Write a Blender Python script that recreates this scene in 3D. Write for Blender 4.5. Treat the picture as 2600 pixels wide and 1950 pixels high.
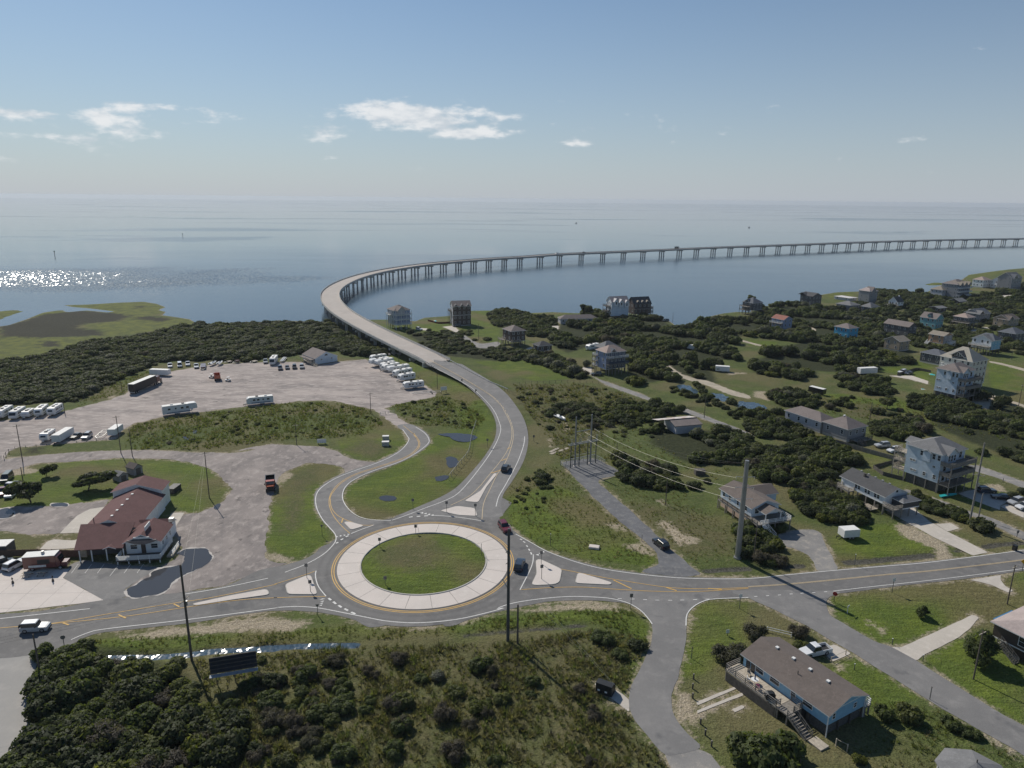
import bpy, math, random
import numpy as np
from mathutils import Vector, Matrix
random.seed(7); rng = np.random.default_rng(7)
PI = math.pi
for o_ in list(bpy.data.objects): bpy.data.objects.remove(o_)
SC = bpy.context.scene
COL = SC.collection
# ---------------------------------------------------------------- camera
FPX = 1795.0; PITCH = math.atan((975 - 504.5) / FPX); ROLL = 0.0096; CAMH = 76.0
_cp, _sp = math.cos(PITCH), math.sin(PITCH); _c, _s = math.cos(ROLL), math.sin(ROLL)
CD = np.array([0, _cp, -_sp]); _u0 = np.array([0, _sp, _cp]); _r0 = np.array([1.0, 0, 0])
CR = _c * _r0 + _s * _u0; CU = -_s * _r0 + _c * _u0
cam = bpy.data.cameras.new('camera'); camo = bpy.data.objects.new('camera', cam); COL.objects.link(camo)
cam.sensor_width = 36; cam.lens = 36 * FPX / 2600; cam.clip_start = 1; cam.clip_end = 60000
camo.matrix_world = Matrix(((CR[0], CU[0], -CD[0], 0), (CR[1], CU[1], -CD[1], 0), (CR[2], CU[2], -CD[2], CAMH), (0, 0, 0, 1)))
SC.camera = camo
# ---------------------------------------------------------------- sky, sun, exposure
HAZE_D = 0.00006
SUN_AZ, SUN_EL = math.radians(-35.3), math.radians(41.0)
SC.view_settings.view_transform = 'Standard'; SC.view_settings.look = 'None'
SC.view_settings.exposure = 0.14; SC.view_settings.gamma = 1.0; SC.view_settings.use_curve_mapping = False
sun = bpy.data.lights.new('sun', 'SUN'); suno = bpy.data.objects.new('sun', sun); COL.objects.link(suno)
sun.energy = 3.7; sun.angle = math.radians(0.53); sun.color = (1.0, 0.94, 0.84)
SDIR = Vector((math.sin(SUN_AZ) * math.cos(SUN_EL), math.cos(SUN_AZ) * math.cos(SUN_EL), math.sin(SUN_EL)))
suno.rotation_euler = SDIR.to_track_quat('Z', 'Y').to_euler(); suno.location = SDIR * 300
SKY_DUST = 0.3; SKY_STRENGTH = 0.064
SC.cycles.max_bounces = 5; SC.cycles.diffuse_bounces = 2; SC.cycles.glossy_bounces = 2; SC.cycles.transmission_bounces = 2; SC.cycles.transparent_max_bounces = 4
W = bpy.data.worlds.new('World'); SC.world = W; W.use_nodes = True

class NT:
    """tiny node-graph helper"""
    def __init__(s, tree): s.t = tree; s.n = tree.nodes; s.l = tree.links
    def new(s, typ, **kw):
        n = s.n.new(typ)
        for k, v in kw.items(): setattr(n, k, v)
        return n
    def put(s, sock, v):
        if v is None: return
        if isinstance(v, bpy.types.NodeSocket): s.l.new(v, sock)
        elif isinstance(v, (tuple, list)) and len(v) == 3 and sock.type == 'RGBA': sock.default_value = (*v, 1)
        else: sock.default_value = v
    def m(s, op, a, b=None, c=None, clamp=False):
        n = s.new('ShaderNodeMath', operation=op, use_clamp=clamp)
        for i, v in enumerate((a, b, c)): s.put(n.inputs[i], v) if v is not None else None
        return n.outputs[0]
    def vm(s, op, a, b=None):
        n = s.new('ShaderNodeVectorMath', operation=op); s.put(n.inputs[0], a)
        if b is not None: s.put(n.inputs[1], b)
        return n.outputs['Value' if op in ('DOT_PRODUCT', 'LENGTH') else 'Vector']
    def mix(s, f, a, b, typ='MIX'):
        n = s.new('ShaderNodeMix', data_type='RGBA', blend_type=typ); s.put(n.inputs[0], f); s.put(n.inputs[6], a); s.put(n.inputs[7], b)
        return n.outputs[2]
    def ss(s, x, lo, hi, a=0.0, b=1.0):
        n = s.new('ShaderNodeMapRange', interpolation_type='SMOOTHSTEP')
        for i, v in enumerate((x, lo, hi, a, b)): s.put(n.inputs[i], v)
        return n.outputs[0]
    def noise(s, vec, scale, detail=4, rough=0.55, out=0, dist=0.0):
        n = s.new('ShaderNodeTexNoise'); s.put(n.inputs['Vector'], vec); n.inputs['Scale'].default_value = scale
        n.inputs['Detail'].default_value = detail; n.inputs['Roughness'].default_value = rough; n.inputs['Distortion'].default_value = dist
        return n.outputs[out]
    def mapv(s, vec, scale=(1, 1, 1), rot=(0, 0, 0), loc=(0, 0, 0)):
        n = s.new('ShaderNodeMapping'); s.put(n.inputs[0], vec); n.inputs[1].default_value = loc; n.inputs[2].default_value = rot; n.inputs[3].default_value = scale
        return n.outputs[0]
    def xyz(s, v):
        n = s.new('ShaderNodeSeparateXYZ'); s.put(n.inputs[0], v); return n.outputs
    def comb(s, x, y, z):
        n = s.new('ShaderNodeCombineXYZ')
        for i, v in enumerate((x, y, z)): s.put(n.inputs[i], v)
        return n.outputs[0]

def build_world():
    g = NT(W.node_tree); g.n.clear()
    out = g.new('ShaderNodeOutputWorld'); bg = g.new('ShaderNodeBackground'); g.l.new(bg.outputs[0], out.inputs[0])
    sky = g.new('ShaderNodeTexSky', sky_type='NISHITA'); sky.sun_disc = False
    sky.sun_elevation = SUN_EL; sky.sun_rotation = SUN_AZ; sky.altitude = 60
    sky.air_density = 1.0; sky.dust_density = SKY_DUST; sky.ozone_density = 1.6
    d = g.new('ShaderNodeTexCoord').outputs['Generated']
    x, y, z = g.xyz(d)
    az = g.m('MULTIPLY', g.m('ARCTAN2', x, y), 180 / PI)
    el = g.m('MULTIPLY', g.m('ARCSINE', z), 180 / PI)
    v = g.comb(az, g.m('MULTIPLY', el, 2.6), 0.0)
    n1 = g.noise(v, 0.30, 5, 0.6); n2 = g.noise(g.vm('ADD', v, (0.0, -1.3, 0.0)), 0.30, 2, 0.6)
    big = g.noise(v, 0.06, 2, 0.5)
    ve = g.comb(az, el, 0.0)
    def blob(a0, e0, sa, se):   # one cloud bank in the low sky
        n = g.new('ShaderNodeVectorMath', operation='MULTIPLY_ADD'); g.put(n.inputs[0], ve); n.inputs[1].default_value = (1 / sa, 1 / se, 0); n.inputs[2].default_value = (-a0 / sa, -e0 / se, 0)
        return g.m('EXPONENT', g.m('MULTIPLY', g.vm('DOT_PRODUCT', n.outputs[0], n.outputs[0]), -1.0))
    dens = g.m('MULTIPLY', g.m('SUBTRACT', big, 0.56), 0.5)
    dens = g.m('SUBTRACT', dens, g.m('MULTIPLY', g.m('ABSOLUTE', g.m('SUBTRACT', el, 5.0)), 0.03))
    for a0, e0, sa, se, k in ((-6.5, 5.9, 6.2, 1.15, .42), (-9.5, 6.3, 3.2, .8, .12), (-32, 5.0, 6.0, .45, .24), (-33, 3.5, 8, .4, .2), (-25.2, 5.9, 2.2, .4, .28),
                           (-28, 4.2, 2.4, .5, .2), (-3.0, 4.7, 2.0, .38, .34), (5.2, 4.2, 2.2, .25, .2), (70, 5.5, 12, 1.4, .3), (-80, 6, 14, 1.6, .3), (150, 5, 16, 1.5, .3)):
        dens = g.m('MULTIPLY_ADD', blob(a0, e0, sa, se), k, dens)
    cl = g.ss(g.m('ADD', n1, dens), 0.56, 0.80)
    shade = g.ss(g.m('SUBTRACT', n2, n1), -0.12, 0.16)
    base = g.mix(1.0, sky.outputs[0], (.76, .93, 1.04), 'MULTIPLY')
    hz = g.m('POWER', g.m('SUBTRACT', 1.0, g.m('ABSOLUTE', z), clamp=True), 5.5)     # pale low sky all round
    base = g.mix(g.m('MULTIPLY', hz, 0.86), base, (6.5, 7.1, 8.1))
    col = g.mix(g.m('MULTIPLY', cl, 0.85), base, g.mix(shade, (12.2, 12.3, 12.4), (8.6, 9.3, 10.0)))
    g.put(bg.inputs[0], col); bg.inputs[1].default_value = SKY_STRENGTH
build_world(); W.cycles.sampling_method = 'MANUAL'; W.cycles.sample_map_resolution = 512

# ---------------------------------------------------------------- pixels of the survey photo -> places
def G(x, y, z=0.0):
    v = CD + CR * (x - 1300) / FPX + CU * (975 - y) / FPX; t = (z - CAMH) / v[2]
    return np.array([v[0] * t, v[1] * t, z])
def PX(p):
    q_ = np.array(p, float) - [0, 0, CAMH]; d = q_ @ CD
    return 1300 + FPX * (q_ @ CR) / d, 975 - FPX * (q_ @ CU) / d
def hgt(bx, by, ty, zb=0.0):
    """height of an upright thing whose foot is at (bx,by) and whose top is at row ty"""
    b = G(bx, by, zb); lo, hi = zb, 60.0
    for _ in range(50):
        m_ = (lo + hi) / 2
        if PX((b[0], b[1], m_))[1] > ty: lo = m_
        else: hi = m_
    return lo - zb
SURV = dict(A=(0, 700, 3.16), B=(600, 700, 3.16), C=(1200, 700, 3.16), D=(1900, 650, 3.16), E=(0, 1100, 3.16), F=(600, 1100, 3.16), G=(1200, 1100, 3.16), H=(1900, 1050, 3.16),
            I=(0, 1425, 3.16), J=(600, 1425, 3.16), K=(1200, 1425, 3.16), L=(1900, 1425, 3.16), a=(760, 760, 5.53), b=(0, 900, 5.53), c=(0, 1180, 5.027), d=(400, 850, 5.53),
            e=(960, 740, 5.53), f=(1400, 720, 5.53), g=(1850, 680, 5.53), h=(2220, 660, 5.82), i=(2200, 860, 5.53), j=(2200, 1080, 5.53), k=(1800, 1150, 5.53),
            l=(1820, 1600, 5.267), m=(2350, 1380, 4.88), n=(1400, 1020, 6.91), z=(780, 560, 3.687), y=(1300, 560, 3.687), x=(1900, 540, 3.16), S=(0, 0, 1.0))
def q(code, *f):
    ox, oy, s = SURV[code]; return [(ox + f[i] / s, oy + f[i + 1] / s) for i in range(0, len(f), 2)]
def q1(code, x, y): return q(code, x, y)[0]
def W2(pts, z=0.0): return [G(p[0], p[1], z) if len(p) == 2 else np.array(p) for p in pts]

# ---------------------------------------------------------------- materials
MATS = {}
def pmat(name, col, rough=0.7, var=0.12, scale=1.5, metal=0.0, bump=0.0, bscale=20.0, spec=0.4, coat=0.0, objrand=0.0):
    if name in MATS: return MATS[name]
    M = bpy.data.materials.new(name); M.use_nodes = True; MATS[name] = M
    g = NT(M.node_tree); b = g.n['Principled BSDF']
    co = g.new('ShaderNodeTexCoord').outputs['Object']
    f = g.ss(g.noise(co, scale, 5, 0.6), 0.3, 0.7, 1 - var, 1 + var)
    f2 = g.ss(g.noise(co, scale * 9, 3, 0.6), 0.3, 0.7, 1 - var * .6, 1 + var * .6)
    f = g.m('MULTIPLY', f, f2)
    if objrand:
        r = g.new('ShaderNodeObjectInfo').outputs['Random']
        f = g.m('MULTIPLY', f, g.ss(r, 0, 1, 1 - objrand, 1 + objrand))
    c = g.mix(1.0, (*col,), g.comb(f, f, f), 'MULTIPLY'); g.put(b.inputs['Base Color'], c)
    b.inputs['Roughness'].default_value = rough; b.inputs['Metallic'].default_value = metal; b.inputs['Specular IOR Level'].default_value = spec
    if coat: b.inputs['Coat Weight'].default_value = coat; b.inputs['Coat Roughness'].default_value = 0.06
    if bump:
        bn = g.new('ShaderNodeBump'); bn.inputs['Strength'].default_value = bump; bn.inputs['Distance'].default_value = 0.02
        g.put(bn.inputs['Height'], g.noise(co, bscale, 4, 0.6)); g.l.new(bn.outputs[0], b.inputs['Normal'])
    return M
def srgb(r, g_, b): return tuple(((v / 255) / 12.92 if v / 255 < 0.04045 else ((v / 255 + 0.055) / 1.055) ** 2.4) for v in (r, g_, b))

# ---------------------------------------------------------------- mesh helpers
class MB:
    def __init__(s): s.v = []; s.f = []; s.mi = []; s.cur = 0
    def add(s, vs, fs):
        o = len(s.v); s.v += [tuple(map(float, p)) for p in vs]
        for f in fs: s.f.append(tuple(i + o for i in f)); s.mi.append(s.cur)
        return s
    def box(s, c, d, rz=0.0, M=None):
        hx, hy, hz = d[0] / 2, d[1] / 2, d[2] / 2; P = []
        cs, sn = math.cos(rz), math.sin(rz)
        for k in (-1, 1):
            for (i, j) in ((-1, -1), (1, -1), (1, 1), (-1, 1)):
                x, y, z = i * hx, j * hy, k * hz
                P.append((c[0] + x * cs - y * sn, c[1] + x * sn + y * cs, c[2] + z))
        if M is not None: P = [tuple(M @ Vector(p)) for p in P]
        return s.add(P, [(3, 2, 1, 0), (4, 5, 6, 7), (0, 1, 5, 4), (1, 2, 6, 5), (2, 3, 7, 6), (3, 0, 4, 7)])
    def bx(s, x0, y0, z0, x1, y1, z1): return s.box(((x0 + x1) / 2, (y0 + y1) / 2, (z0 + z1) / 2), (abs(x1 - x0), abs(y1 - y0), abs(z1 - z0)))
    def tube(s, a, b, r0, r1=None, n=8, cap=True):
        a, b = Vector(a), Vector(b); r1 = r0 if r1 is None else r1
        d = (b - a).normalized(); u = d.orthogonal().normalized(); w = d.cross(u)
        P = []
        for (p, r) in ((a, r0), (b, r1)):
            for k in range(n):
                t = 2 * PI * k / n; P.append(p + (u * math.cos(t) + w * math.sin(t)) * r)
        F = [(k, (k + 1) % n, n + (k + 1) % n, n + k) for k in range(n)]
        if cap: F += [tuple(range(n - 1, -1, -1)), tuple(range(n, 2 * n))]
        return s.add(P, F)
    def bar(s, a, b, w, h):
        """rectangular bar between two points"""
        a, b = Vector(a), Vector(b); d = (b - a).normalized(); up = Vector((0, 0, 1))
        if abs(d.z) > 0.99: up = Vector((0, 1, 0))
        sd = d.cross(up).normalized() * (w / 2); u = sd.cross(d).normalized() * (h / 2)
        P = [p + i * sd + j * u for p in (a, b) for (i, j) in ((-1, -1), (1, -1), (1, 1), (-1, 1))]
        return s.add(P, [(3, 2, 1, 0), (4, 5, 6, 7), (0, 1, 5, 4), (1, 2, 6, 5), (2, 3, 7, 6), (3, 0, 4, 7)])
    def prism(s, prof, axis, a, b):
        """extrude a closed 2-D outline; axis 'x': prof in (y,z); 'y': prof in (x,z); 'z': prof in (x,y)"""
        n = len(prof)
        f = {'x': lambda p, t: (t, p[0], p[1]), 'y': lambda p, t: (p[0], t, p[1]), 'z': lambda p, t: (p[0], p[1], t)}[axis]
        P = [f(p, a) for p in prof] + [f(p, b) for p in prof]
        return s.add(P, [tuple(range(n - 1, -1, -1)), tuple(range(n, 2 * n))] + [(k, (k + 1) % n, n + (k + 1) % n, n + k) for k in range(n)])
    def quad(s, *p): return s.add(p, [tuple(range(len(p)))])
    def strip(s, A, B):
        n = len(A); return s.add(list(A) + list(B), [(k, k + 1, n + k + 1, n + k) for k in range(n - 1)])
    def sphere(s, c, r, nu=10, nv=6, sz=1.0):
        P = [(c[0], c[1], c[2] + r * sz)]
        for i in range(1, nv):
            t = PI * i / nv
            for k in range(nu): P.append((c[0] + r * math.sin(t) * math.cos(2 * PI * k / nu), c[1] + r * math.sin(t) * math.sin(2 * PI * k / nu), c[2] + r * sz * math.cos(t)))
        P.append((c[0], c[1], c[2] - r * sz)); L_ = len(P) - 1
        F = [(0, 1 + k, 1 + (k + 1) % nu) for k in range(nu)]
        for i in range(nv - 2):
            for k in range(nu): F.append((1 + i * nu + k, 1 + (i + 1) * nu + k, 1 + (i + 1) * nu + (k + 1) % nu, 1 + i * nu + (k + 1) % nu))
        F += [(L_, L_ - nu + (k + 1) % nu, L_ - nu + k) for k in range(nu)]
        return s.add(P, F)
    def mesh(s, name, mats, smooth=False):
        me = bpy.data.meshes.new(name); me.from_pydata(s.v, [], s.f)
        mats = mats if isinstance(mats, (list, tuple)) else [mats]
        for m_ in mats: me.materials.append(m_)
        if len(mats) > 1: me.polygons.foreach_set('material_index', s.mi)
        if smooth: me.polygons.foreach_set('use_smooth', [True] * len(me.polygons))
        me.update(); return me
    def build(s, name, mats, parent=None, smooth=False, fixn=True, **kw):
        me = s.mesh(name, mats, smooth)
        if fixn:
            import bmesh
            bm = bmesh.new(); bm.from_mesh(me); bmesh.ops.recalc_face_normals(bm, faces=bm.faces); bm.to_mesh(me); bm.free()
        return link(name, me, parent, **kw)
def link(name, me, parent=None, label=None, cat=None, group=None, kind=None, loc=None, rz=None):
    o = bpy.data.objects.new(name, me); COL.objects.link(o)
    if parent is not None: o.parent = parent
    if loc is not None: o.location = loc
    if rz is not None: o.rotation_euler = (0, 0, rz)
    return tag(o, label, cat, group, kind)
def tag(o, label=None, cat=None, group=None, kind=None):
    if label: o['label'] = label
    if cat: o['category'] = cat
    if group: o['group'] = group
    if kind: o['kind'] = kind
    return o
def thing(name, label, cat, loc=(0, 0, 0), rz=0.0, group=None):
    return link(name, None, None, label, cat, group, None, loc, rz)
def copytree(o, parent=None):
    c = o.copy(); COL.objects.link(c); c.parent = parent
    for ch in list(o.children): copytree(ch, c)
    return c
def head(a, b): return math.atan2(b[1] - a[1], b[0] - a[0])
def spline(P, n=8, closed=False):
    """Catmull-Rom through the points"""
    P = [np.array(p, float) for p in P]; N = len(P); out = []
    rngk = range(N if closed else N - 1)
    for k in rngk:
        p1, p2 = P[k % N], P[(k + 1) % N]
        p0 = P[(k - 1) % N] if (closed or k > 0) else 2 * p1 - p2
        p3 = P[(k + 2) % N] if (closed or k + 2 < N) else 2 * p2 - p1
        for t in np.linspace(0, 1, n, endpoint=False):
            out.append(0.5 * ((2 * p1) + (-p0 + p2) * t + (2 * p0 - 5 * p1 + 4 * p2 - p3) * t ** 2 + (-p0 + 3 * p1 - 3 * p2 + p3) * t ** 3))
    if not closed: out.append(P[-1])
    return out
def resamp(P, n):
    P = np.array(P, float); d = np.r_[0, np.cumsum(np.sqrt((np.diff(P, axis=0) ** 2).sum(1)))]; t = np.linspace(0, d[-1], n)
    return np.stack([np.interp(t, d, P[:, k]) for k in range(P.shape[1])], 1)
def plen(P):
    P = np.array(P, float); return float(np.sqrt((np.diff(P, axis=0) ** 2).sum(1)).sum())
def offset(P, d):
    P = np.array(P, float); T = np.gradient(P[:, :2], axis=0); T /= np.maximum(np.linalg.norm(T, axis=1, keepdims=True), 1e-9)
    Q = P.copy(); Q[:, 0] += -T[:, 1] * d; Q[:, 1] += T[:, 0] * d; return Q
def polysd(px, py, poly):
    """signed distance (inside positive) of points to a polygon"""
    P = np.array([p[:2] for p in poly]); n = len(P); best = np.full(px.shape, 1e9); ins = np.zeros(px.shape, bool)
    for k in range(n):
        a, b = P[k], P[(k + 1) % n]; ex, ey = b - a; wx, wy = px - a[0], py - a[1]
        t = np.clip((wx * ex + wy * ey) / max(ex * ex + ey * ey, 1e-9), 0, 1)
        best = np.minimum(best, (wx - ex * t) ** 2 + (wy - ey * t) ** 2)
        c = (a[1] <= py) != (b[1] <= py)
        with np.errstate(divide='ignore', invalid='ignore'): xi = a[0] + (py - a[1]) / (ey if abs(ey) > 1e-12 else 1e-12) * ex
        ins ^= c & (px < xi)
    return np.where(ins, 1, -1) * np.sqrt(best)
def linesd(px, py, line):
    P = np.array([p[:2] for p in line]); best = np.full(px.shape, 1e9)
    for k in range(len(P) - 1):
        a, b = P[k], P[k + 1]; ex, ey = b - a; wx, wy = px - a[0], py - a[1]
        t = np.clip((wx * ex + wy * ey) / max(ex * ex + ey * ey, 1e-9), 0, 1)
        best = np.minimum(best, (wx - ex * t) ** 2 + (wy - ey * t) ** 2)
    return np.sqrt(best)
# ================================================================ outlines of roads, lots and shores
KS = 76 / 67; RC = np.array([-16.4, 121.4]) * KS; RR = 16.15 * KS          # roundabout
def ring(r, n=96, c=RC, z=0.0): return [(c[0] + r * KS * math.cos(2 * PI * k / n), c[1] + r * KS * math.sin(2 * PI * k / n), z) for k in range(n)]
def zroad(py):                                       # the highway climbs to the bridge
    t = min(max((1110 - py) / (1110 - 888.0), 0), 1); return 3.8 * t * t * (3 - 2 * t)
def Wr(pts): return [G(x, y, zroad(y)) for x, y in pts]
HWL = q('B', 1380, 640, 1560, 725, 1780, 832, 1930, 950, 2035, 1070, 2082, 1180, 2076, 1300, 2005, 1430, 1900, 1560) + q('F', 1770, 432, 1640, 512, 1480, 582, 1300, 660)
HWR = q('C', -85, 712, 0, 765, 140, 850, 262, 945, 355, 1060, 422, 1180, 447, 1300, 432, 1420, 390, 1530) + q('G', 318, 385, 248, 490, 228, 590, 250, 680)
hwl = resamp(spline(Wr(HWL), 8), 90); hwr = resamp(spline(Wr(HWR), 8), 90)
hw_mid = (hwl + hwr) / 2; hwl[:, 2] = hwr[:, 2] = hw_mid[:, 2]
SLL = q('F', 770, 900, 795, 850, 770, 790, 690, 700, 632, 600, 625, 500, 668, 435, 790, 352, 940, 292, 1100, 240, 1230, 180, 1325, 125, 1380, 60) + q('B', 1375, 1300, 1345, 1255, 1290, 1205)
SLR = q('F', 1230, 712, 1050, 697, 930, 645, 868, 570, 858, 490, 890, 425, 965, 368, 1110, 308, 1310, 238, 1450, 165, 1545, 95) + q('B', 1556, 1310, 1530, 1265, 1455, 1215, 1380, 1190)
west = q('S', -500, 1580) + q('E', 0, 1452, 450, 1408, 820, 1338, 1300, 1295, 1800, 1225) + q('F', 170, 1105, 400, 1055, 600, 985, 740, 890, 1100, 900, 1300, 1420, 1100, 1560, 950, 1500, 800, 1462, 600, 1432, 300, 1425, 0, 1462) + q('E', 1500, 1527, 900, 1590, 720, 1625, 600, 1680) + q('S', 120, 1660, -500, 1700)
side0 = q('S', -500, 1640) + q('I', 0, 540, 420, 575, 640, 600, 450, 690, 320, 800, 270, 940, 240, 1000, 225, 1150, 235, 1250, 190, 1400, 60, 1560, 20, 1659) + q('S', -40, 2100, -500, 2100)
sl_poly = SLL + SLR[::-1]
eastU = q('G', 120, 700, 300, 765, 390, 832, 500, 900, 640, 962, 800, 1012, 1000, 1068, 1200, 1103, 1400, 1128, 1700, 1152, 2212, 1162) + q('H', 300, 1292, 700, 1254, 1100, 1218, 1500, 1181, 1800, 1148, 2212, 1093) + q('S', 2900, 1350)
eastL = q('S', 2900, 1415) + q('H', 2212, 1262, 1700, 1333, 1300, 1372, 900, 1423, 640, 1458) + q('H', 400, 1500, 60, 1500) + q('G', 2212, 1327, 1900, 1337, 1720, 1390, 1400, 1400, 1250, 1368, 1000, 1345, 700, 1345, 500, 1370, 200, 1432, 0, 1484, -250, 1530, -300, 1100)
east = eastU + eastL
st1L = q('K', 1150, 250, 1250, 340, 1350, 395, 1410, 455, 1442, 520, 1440, 620, 1402, 740, 1340, 880, 1282, 980, 1256, 1080, 1258, 1180, 1300, 1275, 1400, 1395, 1530, 1540, 1605, 1555)
st1R = q('K', 1950, 250, 1880, 312, 1785, 350, 1728, 420, 1716, 520, 1710, 640, 1682, 780, 1640, 950, 1602, 1050, 1592, 1120, 1612, 1220, 1662, 1310, 1740, 1400, 1825, 1495)
st1 = st1L + st1R[::-1]
st1b = q('K', 1530, 1540, 1605, 1555, 1825, 1495, 1990, 1659) + q('S', 1960, 2080, 1800, 2080) + q('K', 1600, 1659)
st2L = q('L', -100, 240, 20, 300, 60, 325, 270, 420, 480, 530, 690, 652, 850, 742, 1100, 900, 1400, 1088, 1700, 1268, 2000, 1440, 2212, 1562) + q('S', 2900, 2120)
st2R = q('L', 700, 240, 640, 290, 628, 340, 660, 430, 800, 520, 1000, 635, 1150, 690, 1350, 800, 1500, 897, 1700, 1018, 1900, 1146, 2212, 1322) + q('S', 2900, 2000)
st2 = st2L + st2R[::-1]
subpad = q('G', 735, 235, 950, 205, 1040, 228, 1185, 322, 1010, 372, 1050, 430, 1150, 520, 1300, 650, 1450, 790, 1560, 900, 1650, 980, 1750, 1070, 1830, 1138, 1700, 1150, 1400, 1122, 1370, 1102, 1480, 1060, 1492, 1000, 1430, 915, 1340, 832, 1200, 722, 1050, 592, 900, 442, 780, 312)
lotM = q('A', 0, 1168, 480, 1100, 620, 1062, 870, 1000, 1010, 950, 1100, 860, 1280, 790, 1400, 765, 1700, 712, 2100, 695, 2212, 705) + q('B', 240, 695, 560, 690, 620, 720, 820, 690, 1040, 672, 1200, 740, 1290, 820, 1400, 862, 1520, 885, 1600, 938, 1590, 968, 1250, 1040, 1200, 1062, 1270, 1110, 1330, 1165, 1390, 1192, 1290, 1206, 1230, 1160, 1160, 1112, 1080, 1070, 880, 1025, 700, 1000, 480, 1012, 300, 1030, 60, 1052) + q('A', 1640, 1090, 1300, 1132, 1060, 1192, 980, 1240, 930, 1312, 560, 1342, 430, 1352, 330, 1362, 120, 1388, 60, 1422, 35, 1480, 0, 1480) + q('S', -300, 1190, -300, 1090)
lotD = q('S', -300, 1170) + q('A', 0, 1440, 35, 1470, 180, 1455, 560, 1420, 900, 1404, 1200, 1400, 1560, 1420, 1900, 1424, 2100, 1392) + q('F', 0, 140, 280, 88, 500, 102, 700, 112, 860, 165, 920, 205, 1060, 228, 1140, 232, 1000, 288, 880, 335, 850, 268, 700, 240, 560, 245, 400, 305, 330, 365, 275, 550, 255, 700, 222, 900, 214, 980, 280, 1020, 420, 1048, 170, 1108) + q('E', 1800, 1228, 1300, 1298, 1010, 1318, 1000, 1250, 1200, 1125, 1300, 1080, 1440, 965, 1440, 900, 1385, 790, 1480, 645, 1600, 640, 1790, 555, 1850, 460, 1830, 400, 1700, 290, 1500, 228, 1200, 202, 900, 202, 560, 228, 300, 242, 0, 325) + q('S', -300, 1240)
lotL = q('S', -200, 1310) + q('E', 0, 610, 110, 592, 400, 590, 560, 575, 880, 530, 840, 620, 720, 760, 480, 805, 300, 812, 0, 790) + q('S', -200, 1370)
asph = q('E', 505, 1160, 560, 1060, 660, 1020, 940, 1055, 1300, 1078, 1200, 1125, 1000, 1250, 1010, 1318, 830, 1338)
conc = q('S', -250, 1490) + q('E', 0, 1090, 200, 1080, 560, 1090, 505, 1162, 830, 1340, 640, 1368, 450, 1388, 200, 1420, 0, 1442) + q('S', -250, 1575)
lanes = [q('j', 560, 905, 780, 965, 1000, 1040, 1250, 1128, 1480, 1222, 1700, 1280, 2212, 1500) + q('S', 2900, 1480, 2900, 1530) + q('j', 2212, 1620, 1720, 1370, 1480, 1270, 1250, 1165, 1000, 1070, 780, 985, 560, 925),
         q('j', 1450, 560, 1650, 605, 1850, 660, 2212, 790) + q('S', 2900, 1320, 2900, 1345) + q('j', 2212, 870, 1850, 740, 1640, 680, 1450, 620),
         q('i', 1880, 340, 2212, 420) + q('S', 2900, 1010, 2900, 1030) + q('i', 2212, 455, 1880, 365, 1740, 335, 1740, 318),
         q('i', 1420, 905, 1760, 790, 1990, 880, 2212, 930) + q('S', 2900, 1150, 2900, 1165) + q('i', 2212, 965, 1960, 905, 1760, 850, 1700, 990, 1450, 905),
         q('C', 1010, 830, 1100, 860, 1300, 930, 1490, 1005, 1660, 1050, 1830, 1110, 2212, 1260, 2212, 1285, 1820, 1140, 1640, 1075, 1480, 1025, 1280, 955, 1080, 880, 980, 820, 870, 740, 940, 735, 960, 800),
         q('C', 1560, 710, 1700, 800, 1900, 850, 2080, 920, 2212, 960, 2212, 985, 2050, 950, 1880, 880, 1680, 820, 1540, 725),
         q('C', -60, 480, 0, 520, 80, 545, 200, 530, 215, 560, 130, 580, 60, 580, 0, 560, -80, 500),
         q('g', 975, 770, 1050, 790, 1220, 860, 1180, 890, 1050, 820, 970, 785),
         q('g', 20, 975, 250, 1030, 420, 1075, 590, 1115, 580, 1130, 400, 1090, 230, 1045, 20, 990),
         q('H', 1850, 420, 2212, 560, 2212, 600, 1850, 450)]
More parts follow.
